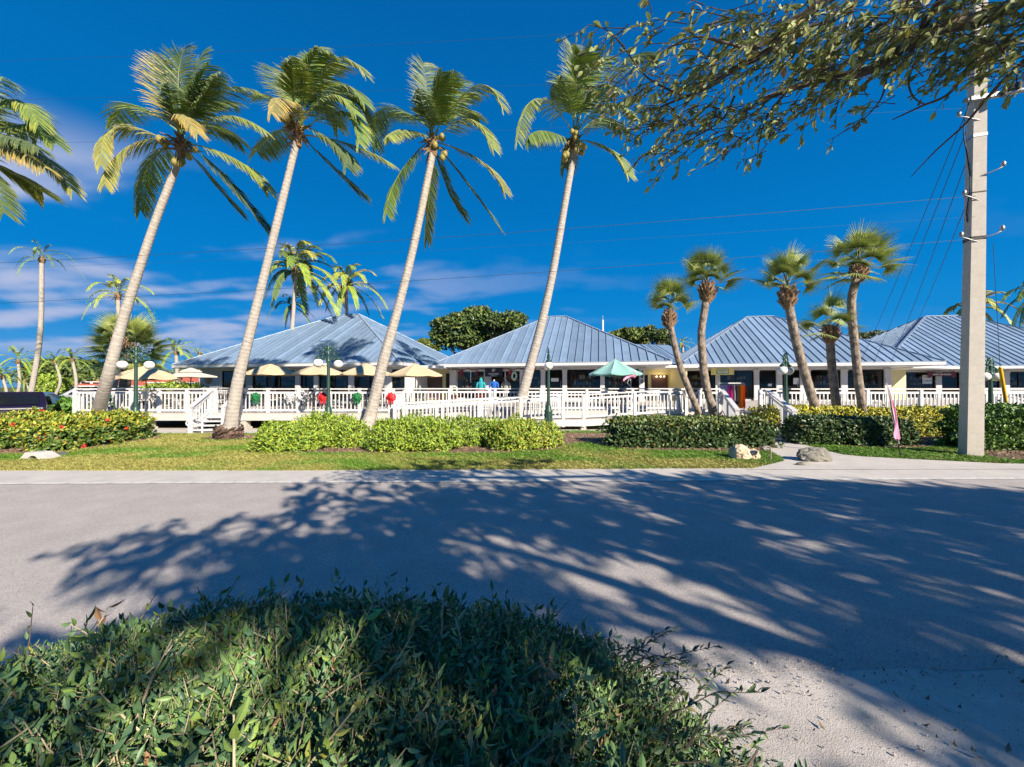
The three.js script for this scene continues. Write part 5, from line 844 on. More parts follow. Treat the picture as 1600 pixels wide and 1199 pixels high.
// ---------------------------------------------------------------- utility pole, wires, guy guard
{
  const b = onGround(1517, 713), t = thing('utility_pole', 'tall square tapered concrete utility pole beside the right hedge', 'utility pole', [b.x, 0, b.z]), H = 13.5;
  const s0 = 0.150, s1 = 0.098, g = new THREE.CylinderGeometry(s1 * Math.SQRT2, s0 * Math.SQRT2, H + 0.1, 4, 40); g.rotateY(Math.PI / 4); g.translate(0, H / 2 - 0.05, 0); g.computeVertexNormals();
  const yaw = -19 * Math.PI / 180, lean = V(0.22 / 8.5, 0, 0.0);
  const flat = g.toNonIndexed(); flat.computeVertexNormals(); const body = metreUV(flat);
  body.rotateY(yaw); const shear = new THREE.Matrix4().set(1, lean.x, 0, 0, 0, 1, 0, 0, 0, 0, 1, 0, 0, 0, 0, 1); body.applyMatrix4(shear); body.computeVertexNormals(); mesh('shaft', body, M.poleConcrete, t);
  const side = (y) => lerp(s0, s1, y / H), P = (y, x, z) => V(x, 0, z).applyAxisAngle(UPV, yaw).add(V(lean.x * y, y, 0));
  const yOf = (py) => EYE + (604 - py) * 9.39 / FOCAL;
  const band = (py, k = 0.05) => { const y = yOf(py), s = side(y) + 0.006, gg = []; for (const [x, z, w, d] of [[0, s, s, 0.004], [0, -s, s, 0.004], [s, 0, 0.004, s], [-s, 0, 0.004, s]]) { const bx = box(x - w, x + w, -k / 2, k / 2, z - d, z + d); bx.rotateY(yaw); bx.translate(lean.x * y, y, 0); gg.push(bx); } return merge(gg); };
  mesh('metal_band', band(213, 0.07), M.steel, t); mesh('metal_band', band(375, 0.03), M.darkMetal, t); mesh('metal_band', band(372, 0.03), M.darkMetal, t); mesh('metal_band', band(302, 0.02), M.darkMetal, t);
  const ya = yOf(159), arm = (a, c, r) => tube([a, c], r, 8);
  mesh('cross_arm', merge([arm(P(ya, -0.30, 0.2), P(ya, 1.6, 0.25), 0.055), bar(P(ya, -0.25, 0.22), P(ya, 0.3, 0.22), 0.10, 0.09)]), M.steel, t);
  const ins = []; for (const [py, x] of [[158, 0.42], [166, 0.30], [158, 0.55]]) for (let i = 0; i < 4; i++) { const c = new THREE.CylinderGeometry(0.05, 0.06, 0.03, 10); ins.push(c.translate(P(yOf(py), x, 0.28).x, yOf(py) + 0.03 + i * 0.035, P(yOf(py), x, 0.28).z)); }
  mesh('insulator', merge(ins), std([0.05, 0.05, 0.055], 0.4), t);
  for (const [py, x, L] of [[185, -0.42, 1], [273, 0.38, -1], [375, -0.34, 1], [371, 0.38, -1], [310, -0.3, 1]]) { const y = yOf(py); const e = P(y + 0.06, x, 0.18); mesh('bracket', merge([tube([P(y - 0.08, 0, side(y) * 0.9), P(y, x * 0.7, 0.2), e], 0.014, 6), moved(lathe([[0.001, 0], [0.04, 0.01], [0.035, 0.05], [0.045, 0.07], [0.02, 0.12], [0.001, 0.13]], 10), e.x, e.y, e.z)]), M.steel, t); }
  mesh('ground_cable', tube(spline([P(yOf(160), -0.25, 0.2), P(yOf(200), -0.30, 0.12), P(yOf(250), -side(5) - 0.02, 0.02), P(yOf(290), -side(5) - 0.03, 0.12), P(yOf(330), -side(4) - 0.015, 0), P(yOf(345), -side(4) - 0.012, 0.02)], 30), 0.012, 6), M.wire, t);
  const wire = (label, x0, yA, yB, dA, dB, r = 0.011) => { const a = at(x0, yA, dA), c = at(1528, yB, dB), pts = []; for (let i = 0; i <= 40; i++) { const f = i / 40, p = a.clone().lerp(c, f); p.y -= 0.25 * Math.sin(Math.PI * f) * 0.5; pts.push(p); } const w = thing('overhead_wire', label, 'wire', c.clone()); part(w, 'cable', tube(pts, r, 5), M.wire); };
  wire('topmost overhead wire crossing the sky above the palm crowns', -60, 98, 10, 9.2, 9.3, 0.002);
  wire('overhead wire crossing behind the upper palm fronds, second from the top', -60, 157, 100, 9.2, 9.3, 0.002);
  wire('overhead wire passing the coconuts of the tall palms, third from the top', -60, 226, 168, 9.2, 9.3, 0.002);
  wire('dark overhead wire across the middle of the palm trunks, fourth from the top', -60, 414, 306, 9.6, 9.3, 0.0042);
  wire('thin overhead wire just below the fourth wire', -60, 422, 338, 9.6, 9.3, 0.0018);
  wire('lowest overhead wire, crossing the sky above the roofs', -60, 477, 373, 9.6, 9.3, 0.004);
  const drop = (label, px0, py0, px1, py1, d1) => { const a = at(px0, py0, 9.6), c = at(px1, py1, d1), pts = []; for (let i = 0; i <= 30; i++) { const f = i / 30, p = a.clone().lerp(c, f); p.y -= 0.15 * Math.sin(Math.PI * f); pts.push(p); } const w = thing('service_wire', label, 'wire', a.clone()); part(w, 'cable', tube(pts, 0.009, 5), M.wire); };
  drop('leftmost of the slanting service wires left of the concrete pole', 1512, 170, 1345, 566, 24.5);
  drop('second of the slanting service wires left of the concrete pole', 1512, 200, 1365, 568, 24.5);
  drop('third of the slanting service wires left of the concrete pole', 1512, 248, 1392, 568, 24.3);
  drop('rightmost of the slanting service wires, ending at the roof left of the pole', 1510, 320, 1425, 520, 27);
  const gA = V(0, yOf(300), 0).add(b).add(V(0.3, 0, -0.15)), gB = at(1577, 668, 12.4), gw = thing('guy_wire', 'steel guy wire running down from the concrete pole to the right hedge', 'wire', gB.clone()); part(gw, 'cable', tube([gB, at(1563, 575, 12.0), at(1552, 380, 11.0)], 0.006, 5), M.wire);
  const yg = thing('guy_guard', 'bright yellow plastic guard on the guy wire right of the concrete pole', 'guy guard', at(1576, 657, 12.4)); part(yg, 'sleeve', tube([at(1577, 660, 12.4), at(1570, 615, 12.2), at(1563.4, 576, 12.0)], 0.045, 10), std([0.75, 0.42, 0.012], 0.5)); part(yg, 'cap', tube([at(1563.4, 576.2, 12.0), at(1563, 573.5, 12.0)], [0.05, 0.03], 10), std([0.75, 0.42, 0.012], 0.5));
}
// ---------------------------------------------------------------- rocks, flag, path light, culvert
function rockGeo(c, r, seed, detail = 5, amp = 0.35) {
  const g = new THREE.IcosahedronGeometry(1, detail), p = g.attributes.position;
  for (let i = 0; i < p.count; i++) { const v = V(p.getX(i), p.getY(i), p.getZ(i)), n = fbm(v.x * 1.1 + seed, v.y * 1.1, v.z * 1.1, 2) * 1.3 + Math.abs(nz(v.x * 2.6 + seed, v.y * 2.6, v.z * 2.6)) * 0.6 - Math.max(0, nz(v.x * 4.5, v.y * 4.5 + seed, v.z * 4.5)) * 0.45 + fbm(v.x * 9, v.y * 9 + seed, v.z * 9, 2) * 0.12; v.multiplyScalar(1 + amp * n); p.setXYZ(i, c.x + v.x * r[0], Math.max(c.y + v.y * r[1], 0.0), c.z + v.z * r[2]); }
  g.computeVertexNormals(); return metreUV(g);
}
{
  const stone = tex(512, (u, v, x, y) => { const n = tnoise(u, v, 5, 91, 6), m = tnoise(u, v, 30, 92, 3); const k = 0.85 + n * 0.8 + m * 0.5; return [0.62 * k, 0.50 * k, 0.35 * k]; }, true, 1.4), stoneH = tex(512, (u, v) => 0.5 + tnoise(u, v, 8, 93, 6) * 1.2, false, 1.4);
  const pale = std([1, 1, 1], 0.95, { map: stone, bumpMap: stoneH, bumpScale: 0.02 }), grey = std([0.36, 0.43, 0.53], 0.95, { map: stone, bumpMap: stoneH, bumpScale: 0.02 });
  const a = onGround(1158, 718), t = thing('boulder', 'pale tan double-lobed boulder on the lawn edge before the dark hedge', 'rock', [a.x, 0, a.z]);
  mesh('stone', merge([rockGeo(V(-0.02, 0.12, 0), [0.24, 0.19, 0.2], 3), rockGeo(V(0.26, 0.08, 0.05), [0.14, 0.15, 0.13], 8)]), pale, t);
  const c = onGround(1271, 721), s = thing('boulder', 'dark grey angular boulder beside the front walk', 'rock', [c.x, 0, c.z]); mesh('stone', rockGeo(V(0, 0.11, 0), [0.32, 0.19, 0.2], 21, 5, 0.4), grey, s);
  const e = onGround(1255, 728), f = thing('stone_slab', 'small flat grey stone below the dark boulder', 'rock', [e.x, 0, e.z]); mesh('stone', rockGeo(V(0, 0.03, 0), [0.13, 0.05, 0.07], 31, 3), grey, f);
}
{ // feather flag
  const d = onGround(1408, 717, 0.0).z * -1, q = (px, py) => at(px, py, d), b = q(1408, 717), t = thing('feather_flag', 'slender pink and white feather flag leaning on the right lawn', 'flag', b.clone());
  part(t, 'pole', tube([b, q(1403, 690), q(1394, 640), q(1384, 592)], [0.012, 0.011, 0.009, 0.005], 6), M.darkMetal);
  const cloth = (pts, L, mat, nm) => { const pos = []; const N = 24, K = 4; const fwd = nm === 'banner' ? 0 : 0.05, f = (i, k) => { const u = i / N, l = L(u), x = lerp(l[0], l[1], k / K), p = q(x, l[2]); p.z += fwd + 0.012 * Math.sin(u * 9 + k * 1.3); return p; }; for (let i = 0; i < N; i++) for (let k = 0; k < K; k++) { const c = [f(i, k), f(i, k + 1), f(i + 1, k + 1), f(i + 1, k)]; for (const m of [0, 1, 2, 0, 2, 3]) pos.push(...c[m].toArray()); } part(t, nm, raw(pos), mat); };
  cloth(null, (u) => { const y = lerp(594, 694, u), x = lerp(1384.5, 1405, u); return [x - 0.5 - 2.2 * u, x + 0.6 + 2.6 * Math.sin(Math.PI * Math.min(1, u * 1.05)) ** 0.7, y]; }, M.palePink, 'banner');
  cloth(null, (u) => { const y = lerp(618, 686, u), x = lerp(1389.4, 1403, u); return [x - 0.6 - 10 * smooth(0.55, 1, u) * (u > 0.9 ? 1 - 3 * (u - 0.9) : 1), x + 2.6 * Math.sin(Math.PI * u), y]; }, M.pink, 'pink_fold');
}
{ // bent pipe light
  const b = onGround(1204, 722), q = (px, py) => at(px, py, -b.z), t = thing('path_light', 'small bent metal path light beside the front walk', 'path light', b.clone()); part(t, 'stem', tube(spline([b, q(1204.3, 710), q(1204, 702), q(1202, 698.5), q(1199, 698), q(1196, 699)], 20), 0.017, 8), std([0.22, 0.17, 0.15], 0.6)); part(t, 'shade', tube([q(1197.5, 697.2), q(1195, 699.5), q(1192, 702.5)], [0.02, 0.05, 0.062], 12, false), std([0.16, 0.14, 0.13], 0.6));
}
{ // culvert headwall at the far left
  const b = onGround(52, 720), t = thing('culvert_headwall', 'low pale concrete headwall with a round drain pipe at the left lawn edge', 'culvert', [b.x, 0, b.z]);
  const s = new THREE.Shape(); s.moveTo(-0.62, 0); s.lineTo(-0.36, 0.30); s.lineTo(0.2, 0.30); s.lineTo(0.62, 0.06); s.lineTo(0.62, 0); s.lineTo(0.2, 0); s.absarc(0, 0, 0.2, 0, Math.PI, false); s.lineTo(-0.62, 0);
  const g = new THREE.ExtrudeGeometry(s, { depth: 0.5, bevelEnabled: true, bevelSize: 0.02, bevelThickness: 0.02, curveSegments: 14 }); g.translate(0, 0.02, -0.5); t.scale.setScalar(0.52); mesh('headwall', metreUV(g), M.concrete, t); const pp = new THREE.CylinderGeometry(0.19, 0.19, 1.2, 20, 1, true); pp.rotateX(Math.PI / 2); mesh('drain_pipe', moved(pp, 0, 0.02, -0.55), std([0.10, 0.10, 0.10], 0.8), t);
}

// ---------------------------------------------------------------- cars and far houses
function car(label, x, z, turn, paint) {
  const t = thing('parked_car', label, 'car', [x, 0, z]); t.rotation.y = turn; const W = 0.92, m = new THREE.MeshPhysicalMaterial({ color: rgb(...paint), roughness: 0.35, clearcoat: 1, clearcoatRoughness: 0.05, metalness: 0.3 });
  const side = new THREE.Shape(); side.moveTo(-2.2, 0.3); side.lineTo(2.15, 0.3); side.lineTo(2.25, 0.55); side.lineTo(2.1, 0.82); side.lineTo(1.0, 0.95); side.lineTo(0.35, 1.36); side.lineTo(-1.55, 1.40); side.lineTo(-2.1, 0.98); side.lineTo(-2.25, 0.9); side.lineTo(-2.28, 0.5); side.closePath();
  const g = new THREE.ExtrudeGeometry(side, { depth: 2 * W - 0.16, bevelEnabled: true, bevelSize: 0.06, bevelThickness: 0.08, bevelSegments: 3 }); g.translate(0, 0, -W + 0.08); const p = g.attributes.position; for (let i = 0; i < p.count; i++) { const y = p.getY(i); if (y > 0.95) p.setZ(i, p.getZ(i) * (1 - (y - 0.95) * 0.38)); } g.computeVertexNormals(); mesh('body', g, m, t);
  const glass = std([0.008, 0.009, 0.012], 0.08), qd = (a, b, c, d) => raw([...a, ...b, ...c, ...a, ...c, ...d]);
  mesh('rear_window', qd([-2.17, 1.03, 0.74], [-2.17, 1.03, -0.74], [-1.70, 1.405, -0.66], [-1.70, 1.405, 0.66]), glass, t); mesh('windscreen', qd([0.97, 1.03, 0.74], [0.97, 1.03, -0.74], [0.44, 1.37, -0.62], [0.44, 1.37, 0.62]), glass, t);
  for (const s of [-1, 1]) {
    mesh('side_window', qd([0.7, 1.02, s * 0.985], [-1.75, 1.02, s * 0.985], [-1.4, 1.34, s * 0.86], [0.3, 1.33, s * 0.86]), glass, t);
    mesh('tail_light', box(-2.375, -2.3, 0.74, 0.86, s > 0 ? 0.5 : -0.86, s > 0 ? 0.86 : -0.5), std([0.35, 0.01, 0.02], 0.25), t); mesh('headlight', box(2.2, 2.3, 0.6, 0.72, s > 0 ? 0.5 : -0.85, s > 0 ? 0.85 : -0.5), M.whiteFrame, t);
    mesh('mirror', moved(new THREE.SphereGeometry(0.1, 8, 6), 0.6, 1.0, s * 1.06), m, t);
    for (const x0 of [-1.4, 1.4]) { const w = sub(t, 'wheel'), ty = new THREE.TorusGeometry(0.25, 0.09, 10, 24); mesh('tyre', moved(ty, x0, 0.34, s * 0.9), std([0.012, 0.012, 0.012], 0.9), w); const r = new THREE.CylinderGeometry(0.2, 0.2, 0.1, 18); r.rotateX(Math.PI / 2); mesh('rim', moved(r, x0, 0.34, s * 0.92), M.steel, w); }
  }
  mesh('light_bar', box(-2.372, -2.32, 0.88, 0.915, -0.84, 0.84), M.steel, t); mesh('number_plate', box(-2.385, -2.35, 0.58, 0.7, -0.16, 0.16), M.whiteFrame, t); mesh('bumper', box(-2.385, -2.2, 0.36, 0.52, -0.86, 0.86), std([0.02, 0.02, 0.022], 0.6), t);
  return t;
}
car('dark purple-black car seen from behind at the left edge', -18.4, -14.9, 2.3, [0.016, 0.005, 0.018]);
car('pale car parked beyond the left boardwalk, seen beneath it', -22.5, -29.5, 0.1, [0.5, 0.5, 0.52]);
car('silver car parked far left behind the bright green hedge', -34, -33, 0.5, [0.35, 0.37, 0.4]);
function house(label, px, d, w, h, rh, depth) {
  const p = at(px, 604, d), t = thing('small_house', label, 'house', [p.x, 0, p.z]), tile = std([0.45, 0.10, 0.06], 0.85, { bumpMap: M.sabalBark.bumpMap, bumpScale: 0.02 });
  mesh('wall', box(-w / 2, w / 2, 0, h, -depth, 0), M.whiteWall, t);
  const rf = sub(t, 'roof'), e = 0.6, a = V(-w / 2 - e, h, e), b = V(w / 2 + e, h, e), c = V(w / 2 + e, h, -depth - e), f = V(-w / 2 - e, h, -depth - e), q0 = V(-w / 2 + depth * 0.45, h + rh, -depth / 2), q1 = V(w / 2 - depth * 0.45, h + rh, -depth / 2), A = (...v) => v.flatMap((x) => x.toArray());
  mesh('tiled_slope', raw(A(a, b, q1, a, q1, q0)), tile, rf); mesh('tiled_slope', raw(A(f, a, q0)), tile, rf); mesh('tiled_slope', raw(A(b, c, q1)), tile, rf); mesh('tiled_slope', raw(A(c, f, q0, c, q0, q1)), tile, rf); mesh('eave', box(-w / 2 - e, w / 2 + e, h - 0.15, h - 0.004, -depth - e, e), M.white, rf);
  for (const x of [-0.3, 0.0, 0.3]) { const n = sub(t, 'window'); mesh('pane', box(x * w - 0.5, x * w + 0.5, 1, 2.1, 0.003, 0.03), M.darkFrame, n); mesh('frame', merge([box(x * w - 0.6, x * w - 0.5, 0.95, 2.2, 0.003, 0.06), box(x * w + 0.5, x * w + 0.6, 0.95, 2.2, 0.003, 0.06), box(x * w - 0.5, x * w + 0.5, 2.1, 2.2, 0.003, 0.06)]), M.white, n); }
}
house('white house with a red tiled roof behind the foot of the leftmost leaning palm', 152, 44, 4.2, 1.75, 1.0, 4.5);
house('white house with a red tiled roof beyond the tan umbrellas at the left', 268, 50, 6, 2.2, 1.1, 6);
{ const p = at(942, 604, 46), t = thing('antenna_mast', 'thin white mast rising behind the ridge of the second pavilion', 'mast', [p.x, 0, p.z]), y = at(942, 500, 46).y; part(t, 'shaft', tube([V(p.x, 0, p.z), V(p.x, y, p.z)], 0.12, 8), M.whiteWall); part(t, 'antenna', tube([V(p.x, y, p.z), V(p.x, y + 0.5, p.z)], 0.04, 6), M.steel); }

// ---------------------------------------------------------------- the four tall leaning coconut palms
const T = (d, list) => list.map(([x, y]) => at(x, y, d));
// fronds as places in the picture: [mid x, mid y, tip x, tip y, towards (-) or away (+), colour]
function aimed(d, heart, list, seed, L = 3.3) {
  const R = rng(seed), h = at(heart[0], heart[1], d);
  return list.map(([mx, my, tx, ty, s = R() < 0.5 ? -1 : 1, col, droop]) => {
    const flat = Math.hypot(tx - heart[0], ty - heart[1]) * d / FOCAL, dz = s * Math.sqrt(Math.max(0.15, L * L - flat * flat)) * 0.75, k = clamp(dz, -2.2, 2.2);
    return { mid: at(mx, my, d + k * 0.45), tip: at(tx, ty, d + k), col, droop };
  });
}
coconutPalm('leftmost of the tall leaning coconut palms, rising behind the croton bush', [onGround(146, 672), ...T(13.8, [[168, 590], [192, 500], [216, 425], [243, 345], [264, 290], [276, 258], [283, 232]])], 0.215, 0.098,
  aimed(13.8, [283, 232], [[278, 129, 289, 74, 1, 4], [297, 137, 318, 80, 1, 1], [312, 142, 343, 112, -1, 1], [255, 150, 251, 93, 1, 5], [337, 147, 404, 143, -1, 0], [343, 182, 415, 206, -1, 2], [207, 164, 181, 193, 1, 0], [186, 198, 157, 258, -1, 3], [200, 229, 163, 289, -1, 3], [234, 258, 219, 328, 1, 1], [368, 249, 418, 298, -1, 2], [363, 290, 419, 361, 1, 4], [331, 280, 376, 331, 1, 1], [280, 178, 308, 209, -1, 5], [312, 158, 336, 118, -1, 0], [268, 165, 262, 128, -1, 1], [322, 165, 366, 160, 1, 1], [300, 150, 326, 100, -1, 0], [328, 195, 375, 222, 1, 1]], 5, 3.5), { seed: 5, nuts: [[-0.34, 0.02, 0.25, 4], [0.16, -0.55, 0.25, 5], [0.5, -0.25, 0.1, 2]], len: 0.8 });
coconutPalm('second tall leaning coconut palm, with a rock-like exposed root mass at its foot', [onGround(359, 686), ...T(12.4, [[362, 655], [373, 590], [388, 530], [408, 450], [430, 360], [447, 290], [459, 240], [466, 212]])], 0.24, 0.092,
  aimed(12.4, [466, 208], [[477, 116, 496, 74, 1, 0], [519, 98, 569, 116, -1, 2], [484, 100, 512, 80, -1, 0], [441, 135, 425, 105, 1, 4], [443, 156, 424, 177, -1, 5], [427, 156, 414, 147, 1, 0], [430, 211, 401, 237, 1, 1], [538, 145, 577, 198, 1, 1], [536, 174, 561, 224, -1, 0], [543, 224, 609, 254, -1, 2], [519, 259, 568, 303, 1, 1], [523, 224, 541, 261, -1, 4], [527, 136, 569, 161, -1, 1], [506, 162, 527, 198, 1, 1], [456, 120, 455, 88, -1, 0], [500, 132, 545, 140, 1, 1], [512, 150, 556, 178, -1, 0], [492, 115, 527, 98, 1, 0], [462, 130, 470, 92, 1, 4]], 6, 3.1), { seed: 6, nuts: [[-0.1, 0.35, 0.3, 4]], len: 0.72, flare: 0.03 });
coconutPalm('third tall leaning coconut palm, rising between the rounded bushes', [onGround(569, 676), ...T(14.6, [[577, 655], [600, 560], [617, 500], [638, 420], [655, 345], [666, 290], [674, 250], [677, 230]])], 0.27, 0.112,
  aimed(14.6, [676, 222], [[668, 150, 661, 97, 1, 4], [688, 144, 706, 110, -1, 0], [742, 136, 785, 169, -1, 2], [698, 150, 721, 125, 1, 0], [730, 186, 770, 232, -1, 2], [748, 249, 787, 298, -1, 3], [729, 286, 779, 355, 1, 1], [696, 285, 727, 337, 1, 1], [671, 302, 666, 373, 1, 4], [624, 272, 603, 334, -1, 1], [604, 170, 587, 230, 1, 1], [634, 203, 605, 214, -1, 2], [661, 168, 654, 138, -1, 1], [714, 170, 748, 185, 1, 0], [680, 160, 690, 112, -1, 0], [706, 160, 745, 145, 1, 1], [640, 180, 610, 178, 1, 1]], 7, 3.4), { seed: 7, nuts: [[0.25, 0.1, 0.3, 3], [0.5, -0.45, 0.2, 3]], len: 0.76 });
coconutPalm('fourth tall leaning coconut palm, its crown touching the overhanging branches', [onGround(800, 666), ...T(16.2, [[808, 645], [829, 570], [845, 510], [861, 440], [874, 370], [886, 300], [894, 255], [898, 228]])], 0.28, 0.122,
  aimed(16.2, [898, 208], [[898, 131, 893, 71, 1, 4], [909, 126, 922, 76, -1, 1], [841, 154, 808, 222, -1, 2], [853, 205, 825, 214, -1, 1, 0.9], [948, 230, 981, 273, -1, 2], [927, 110, 952, 92, 1, 1], [965, 105, 1024, 88, 1, 1], [944, 163, 990, 185, -1, 0], [880, 125, 867, 156, 1, 1], [938, 185, 970, 203, 1, 1], [886, 146, 877, 116, -1, 0], [888, 228, 882, 262, 1, 4], [906, 130, 908, 82, -1, 0], [930, 140, 966, 140, -1, 1]], 8, 3.7), { seed: 8, nuts: [[-0.35, -0.5, 0.3, 5], [0.15, -0.35, 0.35, 6], [-0.15, 0.2, 0.3, 3]], len: 0.8 });
{ // root mass of the second palm
  const p = onGround(357, 686), t = thing('root_mass', 'exposed rock-like mass of palm roots at the foot of the second leaning palm', 'roots', [p.x, 0, p.z]), g = rockGeo(V(0, 0.2, 0), [0.36, 0.27, 0.34], 44, 6, 0.3), R = rng(3), s = [g];
  for (let i = 0; i < 90; i++) { const a = R() * 6.283, r = 0.34 + 0.04 * R(), y = 0.4 * R(); s.push(tube([V(Math.cos(a) * r, y + 0.05, Math.sin(a) * r), V(Math.cos(a + 0.25) * (r + 0.035), y + (R() - 0.5) * 0.06, Math.sin(a + 0.25) * (r + 0.035)), V(Math.cos(a + 0.5) * r, Math.max(0, y - 0.04), Math.sin(a + 0.5) * r)], [0.01, 0.022, 0.008], 5)); }
  mesh('roots', merge(s), M.rootMass, t);
}
coconutPalm('coconut palm at the left edge with only its right-hand fronds in view', [onGround(-190, 690), ...T(12, [[-150, 560], [-110, 420], [-75, 310], [-55, 250]])], 0.24, 0.13,
  aimed(12, [-52, 232], [[10, 158, 60, 195, -1, 0], [22, 160, 60, 212, 1, 1], [30, 195, 86, 224, -1, 1], [42, 232, 112, 297, -1, 3], [18, 268, 66, 300, 1, 2], [-20, 275, 6, 333, -1, 4], [-10, 190, 40, 205, 1, 0], [0, 230, 70, 262, -1, 5], [-60, 140, -70, 80, 1, 0], [-100, 190, -160, 220, 1, 1], [-110, 250, -160, 320, -1, 2], [-30, 150, 5, 120, -1, 1], [-5, 212, 62, 232, -1, 4], [-80, 290, -110, 370, 1, 1]], 9, 3.6), { seed: 9, nuts: [], len: 0.85 });
// smaller palms farther off
const FP = (label, bx, by, tx, ty, d, r0, r1, n, L, seed, o) => { const b = at(bx, 604, d); b.y = 0; farPalm(label, b, at(tx, ty, d), r0, r1, n, L, seed, o); };
FP('very tall thin palm with a small ragged crown at the far left', 42, 0, 65, 407, 22, 0.13, 0.10, 13, 1.5, 21, { low: -0.5, cols: [1, 4, 5, 0] });
FP('coconut palm crown showing behind the upper trunk of the leftmost leaning palm', 172, 0, 184, 464, 24, 0.15, 0.10, 15, 2.0, 22, { cols: [0, 0, 2, 3], low: -0.35 });
FP('taller of the two coconut palms behind the left end of the first pavilion roof', 436, 0, 462, 425, 33, 0.2, 0.13, 24, 3.4, 23, { cols: [0, 1, 2, 4, 3], nuts: [[-0.4, -0.1, 0.2, 5]] });
FP('dark lower palm crown beside the trunk of the taller palm behind the first roof', 448, 0, 456, 480, 36, 0.2, 0.14, 14, 2.2, 24, { cols: [1, 4] });
FP('coconut palm with yellowing fronds behind the ridge of the first pavilion', 530, 0, 541, 449, 35, 0.2, 0.13, 20, 3.0, 25, { cols: [0, 1, 2, 3, 5], low: -0.6 });
FP('small palm at the far left behind the dark car', 20, 0, 28, 566, 30, 0.11, 0.08, 16, 1.7, 26, { cols: [1, 3, 0] });
FP('drooping young palm at the left edge behind the car', 2, 0, 4, 590, 26, 0.09, 0.07, 14, 1.5, 27, { cols: [1, 2, 0] });
FP('left one of two small palms before the dark green tree', 80, 0, 86, 566, 40, 0.14, 0.10, 16, 1.9, 28, { cols: [1, 0, 4], bend: 0.7 });
FP('right one of two small palms before the dark green tree', 115, 0, 113, 563, 38, 0.14, 0.11, 16, 1.9, 29, { cols: [1, 0, 4] });
FP('small green palm behind the left end of the first pavilion roof', 268, 0, 275, 552, 42, 0.22, 0.16, 16, 2.3, 30, { cols: [0, 0, 1] });
FP('tiny palm top just above the left eave of the first pavilion', 308, 0, 311, 553, 50, 0.2, 0.15, 12, 1.5, 31, { cols: [0, 2] });
FP('small palm between the second and third pavilion roofs', 1064, 0, 1066, 540, 48, 0.2, 0.16, 14, 1.7, 32, { cols: [0, 2] });
FP('yellowish palm behind the concrete pole', 1528, 0, 1522, 486, 46, 0.22, 0.16, 14, 3.4, 33, { cols: [3, 5, 2], low: -0.5 });
FP('palm at the right edge with fronds reaching into view', 1640, 0, 1622, 462, 36, 0.22, 0.16, 18, 2.7, 34, { cols: [1, 4, 0] });
FP('palm low at the left between the car and the thin trunk', 45, 0, 38, 596, 34, 0.10, 0.08, 12, 1.4, 35, { cols: [2, 0] });

// cabbage palms
const SP = (label, bp, pts, d, r, o) => sabalPalm(label, [onGround(...bp), ...T(d, pts)], r, o);
SP('leftmost of the five cabbage palms, leaning left with a thin crown', [1098, 668], [[1092, 645], [1075, 605], [1062, 570], [1052, 530], [1046, 500]], 14.2, 0.115, { seed: 51, n: 12, size: 0.72, low: 1.3, head: 0.19, headH: 0.55, lift: 0.25 });
SP('second cabbage palm from the left, nearly upright with a full round crown', [1120, 668], [[1114, 640], [1103, 600], [1098, 560], [1096, 520], [1101, 485], [1105, 458]], 14, 0.135, { seed: 52, n: 17, size: 0.80, low: 1.55, head: 0.25, headH: 0.62, lift: 0.3 });
SP('third cabbage palm from the left, its trunk leaning to the left beside the lamp', [1281, 668], [[1275, 640], [1261, 595], [1247, 545], [1237, 500], [1231, 465]], 13.4, 0.142, { seed: 53, n: 17, size: 0.80, low: 1.5, head: 0.24, headH: 0.65, lift: 0.3 });
SP('shortest cabbage palm, between the two tall ones at the right', [1309, 668], [[1308, 640], [1303, 600], [1299, 560], [1297, 523]], 13.8, 0.135, { seed: 54, n: 11, size: 0.80, low: 1.8, head: 0.22, headH: 0.55, lift: 0.1 });
SP('rightmost and tallest cabbage palm, with a bend in its trunk and a wide crown', [1351, 668], [[1348, 640], [1341, 590], [1336, 540], [1331, 490], [1332, 460], [1342, 428]], 13.2, 0.128, { seed: 55, n: 24, size: 0.85, low: 1.9, head: 0.21, headH: 0.45, lift: 0.12 });
SP('broad shaggy cabbage palm behind the leftmost leaning palm and the lamp post', [192, 650], [[192, 640], [195, 600], [199, 570], [201, 548]], 21, 0.25, { seed: 56, n: 40, size: 1.3, low: 2.3, head: 0.42, headH: 0.9, lift: 0.0 });
sabalPalm('slim pale palm trunk leaning beside the shaggy cabbage palm', [onGround(163, 660), ...T(19, [[165, 640], [172, 600], [180, 560], [186, 535]])], 0.12, { seed: 57, n: 8, size: 0.8, low: 1.6, head: 0.22, headH: 0.4 });

// ---------------------------------------------------------------- bushes and hedges
const L = { small: leafGeo(0.066, 0.030, 0.25, 0.25, 3), round: leafGeo(0.085, 0.055, 0.3, 0.2, 3), croton: leafGeo(0.095, 0.046, 0.25, 0.35, 3), big: leafGeo(0.17, 0.085, 0.25, 0.3, 3), tree: leafGeo(0.42, 0.24, 0.25, 0.2, 2), treeS: leafGeo(0.3, 0.16, 0.25, 0.2, 2) };
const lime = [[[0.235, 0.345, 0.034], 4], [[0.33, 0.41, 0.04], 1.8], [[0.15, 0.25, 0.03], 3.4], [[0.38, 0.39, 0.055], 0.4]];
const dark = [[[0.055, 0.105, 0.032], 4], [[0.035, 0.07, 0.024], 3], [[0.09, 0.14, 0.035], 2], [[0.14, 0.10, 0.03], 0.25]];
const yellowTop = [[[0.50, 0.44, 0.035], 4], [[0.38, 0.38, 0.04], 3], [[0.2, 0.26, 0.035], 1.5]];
const croton = [[[0.08, 0.15, 0.025], 4], [[0.15, 0.21, 0.03], 3], [[0.36, 0.33, 0.035], 0.9], [[0.28, 0.10, 0.03], 0.3], [[0.04, 0.09, 0.02], 2]];
